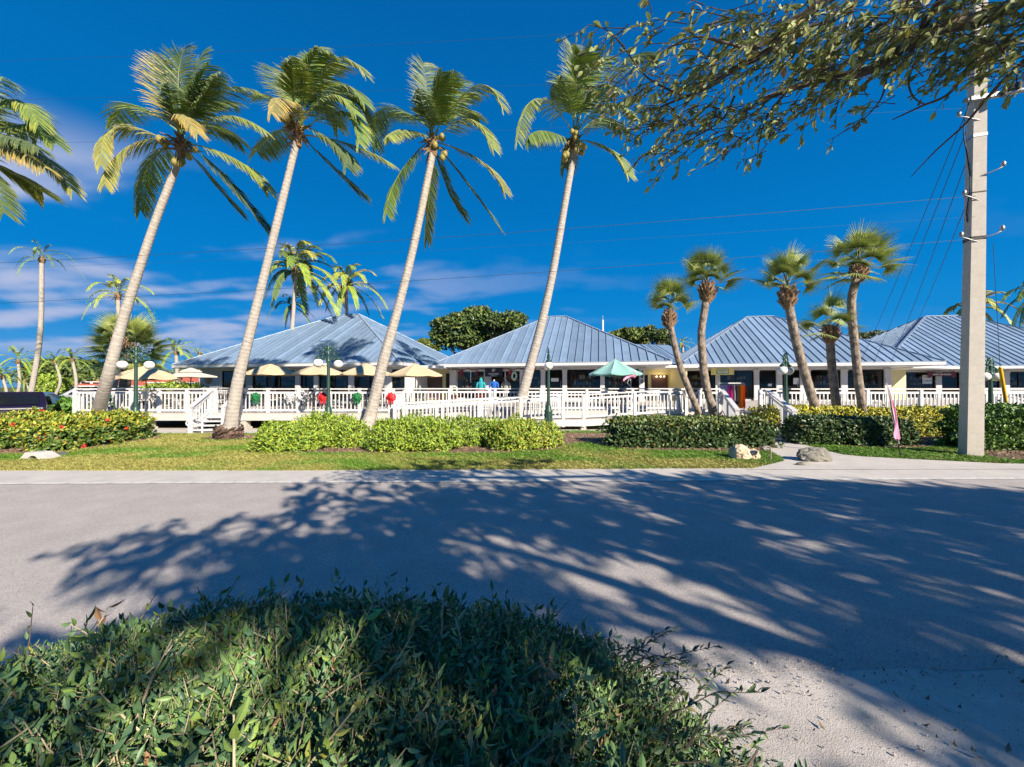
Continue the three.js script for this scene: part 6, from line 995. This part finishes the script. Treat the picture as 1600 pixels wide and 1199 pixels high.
const crotonTop = [[[0.40, 0.36, 0.035], 1.5], [[0.29, 0.31, 0.03], 2.6], [[0.16, 0.24, 0.03], 4], [[0.4, 0.2, 0.04], 0.3]];
const green = [[[0.07, 0.15, 0.025], 3], [[0.12, 0.22, 0.03], 2], [[0.04, 0.09, 0.02], 1]];
shrub('rounded_shrub', 'lime-green rounded shrub left of the lamp post, leftmost of the front bushes', 'shrub', [{ c: [-5.9, 0.241, -10.15], r: [0.62, 0.473, 0.55] }, { c: [-5.35, 0.258, -10.35], r: [0.5, 0.447, 0.5] }], 9000, { seed: 201, leaf: L.small, cols: lime });
shrub('rounded_shrub', 'lime-green rounded shrub at the foot of the twin-globe lamp post', 'shrub', [{ c: [-4.95, 0.310, -11.1], r: [0.75, 0.533, 0.6] }, { c: [-5.6, 0.344, -11.3], r: [0.6, 0.499, 0.5] }, { c: [-4.35, 0.258, -10.8], r: [0.45, 0.430, 0.45] }], 10000, { seed: 202, leaf: L.small, cols: lime });
shrub('rounded_shrub', 'large lime-green shrub right of the third leaning palm', 'shrub', [{ c: [-2.95, 0.275, -10.2], r: [0.72, 0.499, 0.55] }, { c: [-2.1, 0.292, -10.25], r: [0.75, 0.499, 0.55] }, { c: [-2.6, 0.310, -10.7], r: [0.8, 0.516, 0.5] }], 13000, { seed: 203, leaf: L.small, cols: lime });
shrub('rounded_shrub', 'lime-green shrub set back before the ramp', 'shrub', [{ c: [-1.15, 0.292, -11.1], r: [0.8, 0.482, 0.5] }, { c: [-0.4, 0.258, -10.9], r: [0.5, 0.430, 0.45] }], 9000, { seed: 204, leaf: L.small, cols: lime });
shrub('rounded_shrub', 'yellowish lime shrub right of the fourth leaning palm, rightmost of the front bushes', 'shrub', [{ c: [0.1, 0.258, -10.35], r: [0.62, 0.464, 0.5] }, { c: [0.75, 0.224, -10.8], r: [0.58, 0.447, 0.5] }, { c: [0.15, 0.292, -10.9], r: [0.6, 0.473, 0.5] }], 11000, { seed: 205, leaf: L.small, cols: [...lime, [[0.42, 0.38, 0.05], 2]] });
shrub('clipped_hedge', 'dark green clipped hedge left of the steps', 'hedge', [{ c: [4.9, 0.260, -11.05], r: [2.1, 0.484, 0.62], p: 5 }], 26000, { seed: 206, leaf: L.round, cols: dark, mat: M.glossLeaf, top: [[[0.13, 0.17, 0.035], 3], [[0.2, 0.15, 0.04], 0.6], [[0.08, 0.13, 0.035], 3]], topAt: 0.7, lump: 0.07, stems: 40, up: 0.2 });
shrub('clipped_hedge', 'dark green low hedge right of the steps, beside the pink flag', 'hedge', [{ c: [8.85, 0.26, -11.55], r: [0.75, 0.5, 0.55], p: 3 }, { c: [9.9, 0.25, -11.35], r: [0.85, 0.48, 0.55], p: 3 }, { c: [10.75, 0.22, -11.45], r: [0.6, 0.45, 0.55], p: 3 }], 20000, { seed: 207, leaf: L.round, cols: dark, mat: M.glossLeaf, lump: 0.1, stems: 20 });
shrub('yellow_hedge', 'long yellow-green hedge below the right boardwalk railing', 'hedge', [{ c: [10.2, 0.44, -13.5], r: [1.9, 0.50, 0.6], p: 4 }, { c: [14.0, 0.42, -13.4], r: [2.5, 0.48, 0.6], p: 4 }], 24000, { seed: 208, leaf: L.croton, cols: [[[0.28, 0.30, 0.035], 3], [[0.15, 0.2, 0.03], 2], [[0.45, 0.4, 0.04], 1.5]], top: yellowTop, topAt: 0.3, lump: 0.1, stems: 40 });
shrub('clipped_hedge', 'glossy green hedge right of the concrete pole', 'hedge', [{ c: [14.3, 0.40, -10.6], r: [2.35, 0.68, 0.7], p: 4 }], 22000, { seed: 209, leaf: L.round, cols: green, mat: M.glossLeaf, lump: 0.1, stems: 30 });
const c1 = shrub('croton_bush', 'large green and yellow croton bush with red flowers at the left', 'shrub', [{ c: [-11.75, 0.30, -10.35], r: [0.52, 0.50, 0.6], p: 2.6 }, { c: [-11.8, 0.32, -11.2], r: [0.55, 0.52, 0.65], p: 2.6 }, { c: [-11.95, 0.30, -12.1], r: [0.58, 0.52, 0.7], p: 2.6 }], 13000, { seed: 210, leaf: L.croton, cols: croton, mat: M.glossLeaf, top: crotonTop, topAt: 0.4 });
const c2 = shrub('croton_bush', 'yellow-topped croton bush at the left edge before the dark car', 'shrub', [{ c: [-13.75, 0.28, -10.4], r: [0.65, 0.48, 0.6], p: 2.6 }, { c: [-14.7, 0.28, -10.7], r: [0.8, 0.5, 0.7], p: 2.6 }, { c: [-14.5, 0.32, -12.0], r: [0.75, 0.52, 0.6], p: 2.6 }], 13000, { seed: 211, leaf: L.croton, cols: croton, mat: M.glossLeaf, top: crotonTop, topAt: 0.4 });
shrub('round_bush', 'bright green leafy hedge behind the croton bushes at the left', 'hedge', [{ c: [-17.6, 0.45, -16], r: [1.2, 0.55, 0.7], p: 2.6 }, { c: [-18.9, 0.45, -16.6], r: [1.0, 0.6, 0.7], p: 2.6 }], 8000, { seed: 212, leaf: L.big, cols: [[[0.10, 0.24, 0.025], 3], [[0.07, 0.16, 0.025], 2]] });
shrub('round_bush', 'yellow-green bush beyond the umbrella at the left end of the restaurant', 'shrub', [{ c: [-23, 0.9, -27.5], r: [2, 1.0, 0.9] }, { c: [-25.4, 0.8, -28.2], r: [1.4, 0.9, 0.9] }], 6000, { seed: 213, leaf: L.big, cols: lime });
for (const [p, b, n] of [[[101, 668], c1, 1], [[135, 697], c1, 2], [[172, 657], c1, 3], [[200, 670], c1, 5], [[24, 664], c2, 4]]) {
  const q = at(p[0], p[1], n === 2 ? 9.9 : n === 5 ? 11.4 : n === 3 ? 10.9 : n === 4 ? 10.0 : 9.8), R = rng(n), g = []; for (let k = 0; k < 9; k++) { const l = leafGeo(0.058, 0.045, 0.2, 0.5, 3, (t) => Math.sin(Math.PI * t ** 1.4)); l.rotateX(0.9 + 0.4 * R()); l.rotateY(k / 9 * 6.283 * 2 + R()); l.rotateX(0.9); g.push(moved(l, q.x + (R() - 0.5) * 0.06, q.y + (R() - 0.5) * 0.06, q.z + 0.04)); } part(b, 'flower', merge(g), std([0.62, 0.05, 0.03], 0.6));
}
// trees beyond
const treeCols = [[[0.055, 0.10, 0.028], 3], [[0.10, 0.155, 0.032], 3], [[0.16, 0.19, 0.04], 1.5], [[0.03, 0.055, 0.018], 2]];
const BT = (label, px, d, base, blobs, n, o) => { const b = at(px, 604, d); b.y = 0; broadTree(label, b, o.h ?? 7, blobs.map(([x, y, rx, ry]) => { const c = at(x, y, d + (hash2(x, y) - 0.5) * 3); return { c: c.toArray(), r: [rx * d / FOCAL, ry * d / FOCAL, rx * d / FOCAL * 0.8] }; }), n, o); };
BT('big dark spreading tree behind the valley between the first and second roofs', 745, 48, 0, [[712, 512, 30, 17], [745, 500, 36, 17], [782, 505, 30, 15], [720, 535, 36, 17], [760, 525, 42, 18], [800, 503, 20, 13], [690, 525, 16, 13], [742, 488, 16, 8]], 15000, { seed: 301, leaf: L.tree, cols: treeCols, lump: 0.3 });
BT('green tree behind the right slope of the second roof', 985, 52, 0, [[985, 528, 26, 12], [1005, 532, 22, 12], [965, 530, 18, 9]], 6000, { seed: 302, leaf: L.tree, cols: [[[0.15, 0.19, 0.035], 3], [[0.09, 0.14, 0.03], 2]] });
BT('dark tree with a long branch between the second and third roofs', 1032, 50, 0, [[1030, 525, 17, 9], [1040, 533, 14, 10], [1015, 514, 6, 4]], 4000, { seed: 303, leaf: L.treeS, cols: treeCols });
BT('dense dark green tree at the far left behind the two small palms', 100, 58, 0, [[75, 585, 26, 22], [110, 578, 30, 24], [140, 586, 20, 22], [60, 600, 20, 16]], 12000, { seed: 304, leaf: L.tree, cols: treeCols });
BT('yellow-green tree at the far left beside the thin palm trunk', 80, 44, 0, [[72, 610, 20, 20], [90, 605, 16, 14]], 4000, { seed: 305, leaf: L.treeS, cols: lime, h: 4 });
BT('light green tree top left of the second roof', 664, 56, 0, [[662, 538, 14, 7], [680, 545, 10, 8]], 2500, { seed: 306, leaf: L.treeS, cols: [[[0.18, 0.22, 0.04], 3], [[0.1, 0.15, 0.03], 2]] });
BT('grey-green feathery tree between the third and rightmost roofs', 1366, 52, 0, [[1362, 528, 20, 9], [1345, 530, 12, 8], [1384, 534, 10, 6]], 2600, { seed: 307, leaf: L.treeS, cols: [[[0.14, 0.17, 0.07], 3], [[0.1, 0.13, 0.06], 2]] });
for (const [i, x, z, w, h] of [[0, -78, -75, 26, 5], [1, -50, -70, 16, 5], [2, -30, -62, 9, 4]]) { const b = V(x, 0, z); broadTree(['rounded green tree on the far left horizon', 'rounded green tree beyond the red-roofed house', 'low green tree behind the left restaurant umbrellas'][i], b, h, [{ c: [x - w * 0.3, h * 0.55, z], r: [w * 0.35, h * 0.5, 3] }, { c: [x + w * 0.1, h * 0.6, z], r: [w * 0.4, h * 0.5, 3] }, { c: [x + w * 0.4, h * 0.5, z], r: [w * 0.3, h * 0.45, 3] }], 8000, { seed: 310 + i, leaf: L.tree, cols: treeCols }); }

// trees on the near side of the street behind the eye, mirrored in the shop windows
for (const [i, x, z, w, h] of [[0, -26, 24, 9, 7], [1, -12, 27, 8, 8], [2, 1, 24, 7, 6], [3, 15, 28, 9, 8], [4, 30, 25, 9, 7], [5, 46, 27, 10, 8]]) broadTree('broad green tree across the street, mirrored dark in the shop windows', V(x, 0, z), h, [{ c: [x - w * 0.25, h * 0.55, z], r: [w * 0.35, h * 0.42, 3] }, { c: [x + w * 0.25, h * 0.6, z], r: [w * 0.35, h * 0.45, 3] }], 3500, { seed: 330 + i, leaf: L.tree, cols: treeCols, group: 'trees mirrored in the shop windows' });

// ---------------------------------------------------------------- the tree that overhangs the road from behind the eye, and its shade
{
  const R = rng(909), base = V(8.8, 0, 5.2), t = thing('overhanging_tree', 'large leafy tree hanging into the top right of the view and shading the road', 'tree', base.clone());
  const LF = leafGeo(0.050, 0.024, 0.3, 0.35, 4, (u) => Math.sin(Math.PI * u ** 1.15)), leaves = [], wood = [];
  const cols = [[[0.24, 0.30, 0.075], 4], [[0.34, 0.37, 0.08], 2.5], [[0.15, 0.20, 0.065], 3], [[0.36, 0.30, 0.06], 0.7], [[0.28, 0.17, 0.07], 0.3]];
  const leafAt = (p, d, s = 1) => { const ax = d.clone().add(V((R() - 0.5) * 1.4, (R() - 0.65) * 1.2, (R() - 0.5) * 1.4)), n = V((R() - 0.5) * 1.8, 0.8, (R() - 0.5) * 1.8), c = pick(R, cols), j = 0.7 + 0.6 * R(); leaves.push([leafMatrix(p.clone().sub(base), ax, n, s * (0.65 + 0.6 * R())), rgb(c[0] * j, c[1] * j, c[2] * j)]); };
  const spray = (p, d, len, n, r = 0.007, big = 1) => { const e1 = p.clone().addScaledVector(d, len * 0.55).add(V((R() - 0.5) * 0.1, (R() - 0.5) * 0.08, (R() - 0.5) * 0.1)), e2 = e1.clone().addScaledVector(d, len * 0.45).add(V((R() - 0.5) * 0.14, -0.03 + (R() - 0.5) * 0.12, (R() - 0.5) * 0.14)); wood.push(tube([p, e1, e2], [r, r * 0.7, r * 0.35], 5, false)); for (let i = 0; i < n; i++) { const f = 0.25 + 0.75 * (i + R()) / n, q = f < 0.55 ? p.clone().lerp(e1, f / 0.55) : e1.clone().lerp(e2, (f - 0.55) / 0.45); leafAt(q, d.clone().multiplyScalar(0.8), big); } };
  const dOf = (py) => 5.1 / (1 + 1.44 * (604 - py) / FOCAL);
  // limbs that show in the picture: places with distance ahead and thickness
  const limbs = [
    [[1690, -60, 4.3, 0.075], [1560, 20, 4.5, 0.06], [1442, 55, 4.6, 0.05], [1364, 108, 4.6, 0.04], [1293, 122, 4.65, 0.032], [1232, 140, 4.7, 0.028], [1180, 160, 4.7, 0.02]],
    [[1290, 0, 4.4, 0.04], [1240, 40, 4.5, 0.034], [1200, 80, 4.6, 0.03], [1148, 108, 4.7, 0.024], [1100, 140, 4.75, 0.018], [1069, 152, 4.8, 0.013], [1016, 174, 4.85, 0.007]],
    [[1274, 8, 4.3, 0.034], [1232, 42, 4.35, 0.026], [1180, 74, 4.4, 0.018], [1130, 66, 4.5, 0.012], [1080, 58, 4.6, 0.008], [1020, 92, 4.7, 0.006]],
    [[1700, 20, 4.2, 0.03], [1600, 95, 4.3, 0.020], [1548, 147, 4.35, 0.015], [1508, 194, 4.4, 0.011], [1462, 236, 4.45, 0.008], [1424, 276, 4.5, 0.004]],
    [[1520, 95, 4.5, 0.018], [1482, 147, 4.5, 0.013], [1440, 166, 4.5, 0.010], [1395, 187, 4.5, 0.005]],
    [[1069, 152, 4.8, 0.010], [1010, 120, 4.85, 0.008], [975, 75, 4.9, 0.006], [950, 48, 4.95, 0.004], [918, 38, 5, 0.003]],
    [[1420, 90, 4.5, 0.02], [1450, 30, 4.5, 0.03], [1500, -40, 4.4, 0.04]],
    [[1385, 108, 4.55, 0.013], [1382, 140, 4.6, 0.009], [1372, 162, 4.6, 0.007], [1345, 190, 4.65, 0.005], [1308, 212, 4.7, 0.003]],
    [[1430, 96, 4.5, 0.012], [1420, 125, 4.5, 0.009], [1428, 152, 4.5, 0.007], [1447, 164, 4.5, 0.006]],
    [[1232, 140, 4.7, 0.014], [1200, 180, 4.75, 0.009], [1188, 215, 4.8, 0.006], [1183, 245, 4.8, 0.003]],
    [[1148, 150, 4.8, 0.012], [1130, 185, 4.8, 0.009], [1085, 215, 4.85, 0.006], [1040, 240, 4.9, 0.003]],
  ];
  for (const l of limbs) { const P = spline(l.map(([x, y]) => at(x, y, dOf(y) - 0.05)), 24), r = P.map((_, i) => { const f = i / 24 * (l.length - 1), k = Math.min(l.length - 2, Math.floor(f)); return lerp(l[k][3], l[k + 1][3], f - k) * 0.62; }); wood.push(tube(P, r, 8, false)); }
  // leafy parts in view: centres with half sizes in the picture
  const clumps = [[1560, 30, 90, 45, 560], [1450, 40, 80, 45, 480], [1370, 70, 70, 45, 440], [1290, 60, 60, 50, 360], [1220, 60, 55, 50, 280], [1150, 70, 60, 50, 260], [1090, 110, 60, 50, 240], [1040, 150, 50, 40, 200], [1110, 190, 70, 38, 300], [1180, 190, 55, 42, 260], [1040, 205, 55, 36, 190], [1240, 165, 45, 36, 190], [1290, 130, 45, 32, 190], [1330, 110, 40, 28, 150], [990, 165, 40, 45, 150], [1000, 110, 45, 45, 90], [1000, 60, 50, 40, 40], [975, 45, 24, 26, 12], [932, 40, 16, 14, 5], [1360, 165, 25, 18, 22], [1408, 155, 16, 12, 12], [1330, 185, 28, 14, 14], [1480, 105, 50, 30, 130], [1510, 120, 20, 22, 16], [1560, 95, 45, 25, 90], [1590, 80, 40, 45, 190], [1660, 60, 60, 60, 220], [1400, 10, 140, 30, 420], [1230, 20, 100, 30, 180], [1060, 25, 60, 25, 50], [1190, 232, 14, 12, 10], [1060, 235, 40, 12, 36], [1215, 205, 25, 22, 40]];
  for (const [x, y, w, h, n] of clumps) for (let i = 0; i < n / (x < 1330 && y > 90 ? 9.5 : 7.5); i++) {
    const a = R() * 6.283, q = Math.sqrt(R()), py = y + Math.sin(a) * q * h, d = dOf(py) * (0.88 + 0.2 * R()), p = at(x + Math.cos(a) * q * w, py, d);
    spray(p, V(-0.75 + 0.9 * (R() - 0.5), -0.15 + 1.1 * (R() - 0.5), -0.2 + 1.2 * (R() - 0.5)).normalize(), 0.14 + 0.11 * R(), 6, 0.003);
  }
  // the rest of the crown, over and behind the eye
  const lit = [  // open places in the shade on the road: centre, half length along the sun, half width (m)
    [1.42, -3.45, 0.62, 0.11], [1.33, -3.08, 0.5, 0.10], [0.45, -3.75, 0.5, 0.22], [2.4, -3.12, 0.36, 0.06], [3.7, -3.15, 0.55, 0.12], [1.75, -2.15, 0.75, 0.13], [-2.6, -5.6, 0.35, 0.22], [-1.9, -6.3, 0.4, 0.16], [1.65, -5.2, 0.4, 0.12], [-0.35, -4.3, 0.35, 0.16], [4.0, -5.2, 0.4, 0.12], [-3.2, -4.75, 0.25, 0.16], [-2.9, -4.05, 0.25, 0.14], [-1.05, -1.25, 0.66, 0.44], [0.1, -1.4, 0.5, 0.28], [-1.7, -0.25, 0.4, 0.2], [-0.2, -0.5, 0.3, 0.14], [2.9, -6.4, 0.4, 0.10], [5.6, -4.4, 0.5, 0.1], [0.8, -7.6, 0.5, 0.14], [5.0, -2.8, 0.5, 0.08], [-0.6, -6.3, 0.3, 0.12], [1.0, -6.2, 0.3, 0.12], [3.0, -4.3, 0.35, 0.08], [-2.2, -4.9, 0.25, 0.12],
  ];
  const shade = [[-3.8, -7.1], [-2.6, -7.6], [-2.2, -8.75], [0.9, -8.75], [1.4, -7.7], [3, -7.2], [5.6, -6.8], [8, -6.1], [11, -5.9], [11, -0.5], [7, 1.0], [2.6, 0.5], [2.35, -1.2], [1.75, -1.55], [1.15, -2.55], [0.55, -3.05], [0.25, -2.6], [0.35, -1.0], [0.2, 0.6], [-2.7, 0.6], [-2.6, -1.1], [-1.8, -2.0], [-1.9, -3.3], [-3.7, -3.7], [-4.3, -4.1], [-3.7, -4.6], [-2.9, -5.0], [-3.2, -5.4], [-3.4, -5.8], [-3.3, -6.3], [-3.9, -6.8]];
  const hubs = []; let tries = 0, made = 0;
  while (made < 7000 && tries++ < 120000) {
    const sx = -5 + 16.2 * R(), sz = -8.9 + 10 * R(), near = -sz < 2.6 && sx < 0.7 && sx > -2.9;
    if (!inside(shade, sx + 0.16 * nz(sx * 2, sz * 2, 1), sz + 0.16 * nz(sx * 2, sz * 2, 9))) continue;
    const thin = fbm(sx * 0.9 + sz * 0.5, (sz - sx) * 1.1, 6.6, 3); if (thin > 0.3 && R() < 0.5 || (sx < -1.8 && R() < 0.5) || (sz < -6.4 && sx < 2.2 && R() < 0.85)) continue;
    let open = false; for (const [cx, cz, la, wa] of lit) { const a = (sx - cx) * 0.69 + (sz - cz) * 0.72, b = (sx - cx) * 0.72 - (sz - cz) * 0.69; if ((a / (la + 0.2)) ** 2 + (b / (wa + 0.16)) ** 2 < 1) { open = true; break; } }
    if (open) continue;
    const low = near ? 0.8 : 0, Y = lerp(4.0, 6.4, R()), k = (Y - low) / SUN.y, p = V(sx + SUN.x * k, Y, sz + SUN.z * k), dd = -p.z;
    if (dd > 0.4) { const px = 800 + FOCAL * p.x / dd, py = 604 - FOCAL * (p.y - EYE) / dd; if (py > -25 && px < 1680) continue; }
    made++; hubs.push(p); spray(p, V((R() - 0.5) * 2, (R() - 0.5) * 0.9, (R() - 0.5) * 2).normalize(), 0.34 + 0.22 * R(), 14, 0.006, 2.7);
  }
  // trunk, main limbs and branches carrying the sprays
  const fork = V(8.5, 2.4, 4.8); part(t, 'trunk', trunkGeo([base, V(8.75, 1.2, 5.0), fork], 0.34, 0.27, { n: 30, ring: 0, flare: 0.12 }), M.treeBark);
  const nodes = [fork], ends = [V(5.8, 4.9, 0.2), V(4.6, 5.0, 1.8), V(3.8, 5.2, 2.6), V(6.5, 5.4, 5.0), V(12.0, 5.2, 1.5), V(10.5, 5.6, 7.2), V(14.5, 5.2, 4.5), V(8.6, 4.8, -0.8)];
  for (const e of ends) { const P = spline([fork, fork.clone().lerp(e, 0.35).add(V(0, 0.9, 0)), fork.clone().lerp(e, 0.7).add(V((R() - 0.5) * 0.5, 0.5, (R() - 0.5) * 0.5)), e], 20); wood.push(tube(P, P.map((_, i) => lerp(0.15, 0.03, i / 20)), 8, false)); nodes.push(...P.filter((_, i) => i > 4 && i % 2 === 0)); }
  for (const l of limbs.slice(0, 4)) { const e = at(l[0][0], l[0][1], dOf(l[0][1]) - 0.05), P = spline([ends[0].clone().lerp(ends[7], 0.5), e.clone().lerp(ends[0], 0.4), e], 10); wood.push(tube(P, P.map((_, i) => lerp(0.06, l[0][3] * 0.62, i / 10)), 7, false)); }
  for (let i = 0; i < hubs.length; i += 9) { let best = nodes[0], bd = 1e9; for (const n of nodes) { const d = n.distanceTo(hubs[i]); if (d < bd) { bd = d; best = n; } } if (bd > 0.15) { const m = best.clone().lerp(hubs[i], 0.5).add(V((R() - 0.5) * 0.2, 0.1, (R() - 0.5) * 0.2)); wood.push(tube([best, m, hubs[i]], [0.02, 0.013, 0.006], 5, false)); nodes.push(m); } }
  part(t, 'branch', merge(wood), M.treeBark);
  instanced('crown', LF, M.thinLeaf, leaves, t);
}

// ---------------------------------------------------------------- the untrimmed hedge at the eye's feet
{
  const R = rng(4242), C = V(-0.80, 0, -0.84), t = thing('foreground_hedge', 'broad untrimmed dark green hedge of narrow leaves in the near left corner', 'hedge', C.clone());
  const top = (x, z) => { const u = (x - C.x) / 1.42, v = (z - C.z) / 1.16, q = (Math.abs(u) ** 3 + Math.abs(v) ** 3) ** (1 / 3); return q > 1.06 ? -1 : (0.84 - 0.10 * Math.max(0, -u) + 0.05 * fbm(x * 1.6, z * 1.6, 3, 3)) * (1 - 0.42 * q ** 3.2); };
  // sprig variants: a stem with paired narrow leaves
  const blade = leafGeo(0.027, 0.0092, 0.35, 0.25, 4, (u) => Math.sin(Math.PI * u ** 0.85)), sprigs = [];
  for (let v = 0; v < 7; v++) {
    const g = [], len = 0.085 + 0.035 * R(), bend = (R() - 0.5) * 0.05, P = (f) => V(bend * f * f, len * f, bend * 0.7 * f * f), n = 8 + Math.floor(R() * 4);
    for (let i = 0; i < n; i++) { const f = 0.12 + 0.88 * i / (n - 1), l = blade.clone(), s = 0.6 + 0.65 * R(); l.scale(s * (0.85 + 0.4 * R()), s, s); l.rotateX(0.8 + 0.75 * R()); l.rotateY(i * 2.6 + (R() - 0.5)); const p = P(f); g.push(moved(l, p.x, p.y, p.z)); }
    const st = tube([P(0), P(0.5), P(1)], [0.0022, 0.0018, 0.0009], 4, false); sprigs.push([merge(g), st]);
  }
  const cols = [[[0.11, 0.205, 0.08], 4], [[0.085, 0.165, 0.076], 4], [[0.155, 0.26, 0.075], 3], [[0.22, 0.33, 0.07], 1.1], [[0.30, 0.31, 0.07], 0.3], [[0.32, 0.18, 0.09], 0.08]];
  const leaf = sprigs.map(() => []), stem = sprigs.map(() => []);
  let n = 0, guard = 0;
  while (n < 44000 && guard++ < 600000) {
    const x = C.x + (R() * 2 - 1) * 1.8, z = C.z + (R() * 2 - 1) * 1.34, h = top(x, z); if (h < 0) continue;
    const edge = top(x * 1.06 - C.x * 0.06, z * 1.06 - C.z * 0.06) < 0, y = edge ? h * R() : h * (1 - (R() < 0.75 ? 0.16 * R() : 0.5 * R())) - 0.06;
    if (y < 0.05) continue; n++;
    const e = 0.05, out = V(-(top(x + e, z) - top(x - e, z)), 2.2 * e, -(top(x, z + e) - top(x, z - e))); if (edge) out.set((x - C.x) * 0.6, 0.35, (z - C.z) * 0.8); out.normalize();
    const long = R() < 0.03, d = out.multiplyScalar(0.5).add(V((R() - 0.5) * 2.0 + 0.15, R() * 0.7 - 0.15, (R() - 0.5) * 2.0)).normalize(), k = Math.floor(R() * 7), s = (0.75 + 0.5 * R()) * (long ? 1.5 : 1), nrm = V(R() - 0.5, R() - 0.5, R() - 0.5);
    const m = leafMatrix(V(x, y + (long ? 0.03 : 0), z).sub(C), d, nrm, s), c = pick(R, cols), j = 0.7 + 0.6 * R(); leaf[k].push([m, rgb(c[0] * j, c[1] * j, c[2] * j)]); const w = 0.6 + 0.8 * R(); stem[k].push([m, rgb(0.36 * w, 0.31 * w, 0.21 * w)]);
  }
  sprigs.forEach(([lg, sg], k) => { instanced('foliage', lg, M.leaf, leaf[k], t); instanced('twig', sg, M.leaf, stem[k], t); });
  // bare shoots standing out of the hedge, and woody stems inside
  const shoots = [], shootLeaf = [];
  for (let i = 0; i < 150; i++) {
    const x = C.x + (R() * 2 - 1) * 1.5, z = C.z + (R() * 2 - 1) * 1.15, h = top(x, z); if (h < 0 || z > -0.75) continue;
    const l = 0.12 + 0.20 * R() * R() + (i < 14 ? 0.08 : 0), b = V(x, h - 0.1, z), d = V((R() - 0.4) * 1.3, 0.9, (R() - 0.6) * 1.1).normalize(), m = b.clone().addScaledVector(d, l * 0.6), e = m.clone().addScaledVector(d, l * 0.4).add(V((R() - 0.5) * 0.05, 0, (R() - 0.5) * 0.05)); shoots.push(tube([b, m, e], [0.0026, 0.002, 0.001], 5, false));
    for (let q = 0; q < 5; q++) { const f = 0.5 + 0.5 * q / 4, p = b.clone().lerp(e, f), c = pick(R, cols); shootLeaf.push([leafMatrix(p.sub(C), d.clone().multiplyScalar(0.7).add(V(R() - 0.5, R() - 0.3, R() - 0.5)), V(R() - 0.5, 1, R() - 0.5), 0.8 + 0.5 * R()), rgb(c[0] * 1.2, c[1] * 1.1, c[2])]); }
  }
  // loose straggling branches along the right-hand end
  for (let i = 0; i < 70; i++) {
    const z = -0.7 - 1.0 * R(), b = V(0.36 + 0.2 * R(), 0.15 + 0.45 * R(), z), d = V(0.9, 0.25 + 0.6 * (R() - 0.3), (R() - 0.5) * 0.9).normalize(), l = 0.16 + 0.2 * R(), m = b.clone().addScaledVector(d, l * 0.5).add(V(0, 0.03, 0)), e = b.clone().addScaledVector(d, l).add(V(0, 0.05 * (R() - 0.4), 0)); shoots.push(tube([b, m, e], [0.0022, 0.0017, 0.0008], 5, false));
    for (let q = 0; q < 22; q++) { const f = 0.15 + 0.85 * q / 21, p = f < 0.5 ? b.clone().lerp(m, f * 2) : m.clone().lerp(e, f * 2 - 1), c = pick(R, cols); shootLeaf.push([leafMatrix(p.sub(C), d.clone().add(V((R() - 0.5) * 1.6, (R() - 0.5) * 1.6, (R() - 0.5) * 1.6)), V(R() - 0.5, 1, R() - 0.5), 0.9 + 0.5 * R()), rgb(c[0] * 0.6, c[1] * 0.55, c[2] * 0.7)]); }
  }
  part(t, 'shoot', merge(shoots), M.twig); instanced('shoot_leaves', blade, M.leaf, shootLeaf, t);
  const inner = []; for (let i = 0; i < 120; i++) { const a = R() * 6.283, q = Math.sqrt(R()) * 0.8, f = V(C.x + Math.cos(a) * q * 1.2, 0, C.z + Math.sin(a) * q * 0.9), e = V(C.x + Math.cos(a) * q * 1.9, 0.68, C.z + Math.sin(a) * q * 1.3); inner.push(tube([f, f.clone().lerp(e, 0.5).add(V((R() - 0.5) * 0.15, 0, (R() - 0.5) * 0.15)), e], [0.009, 0.006, 0.003], 5, false)); } part(t, 'stem', merge(inner), M.twig);
}

renderer.render(scene, camera);
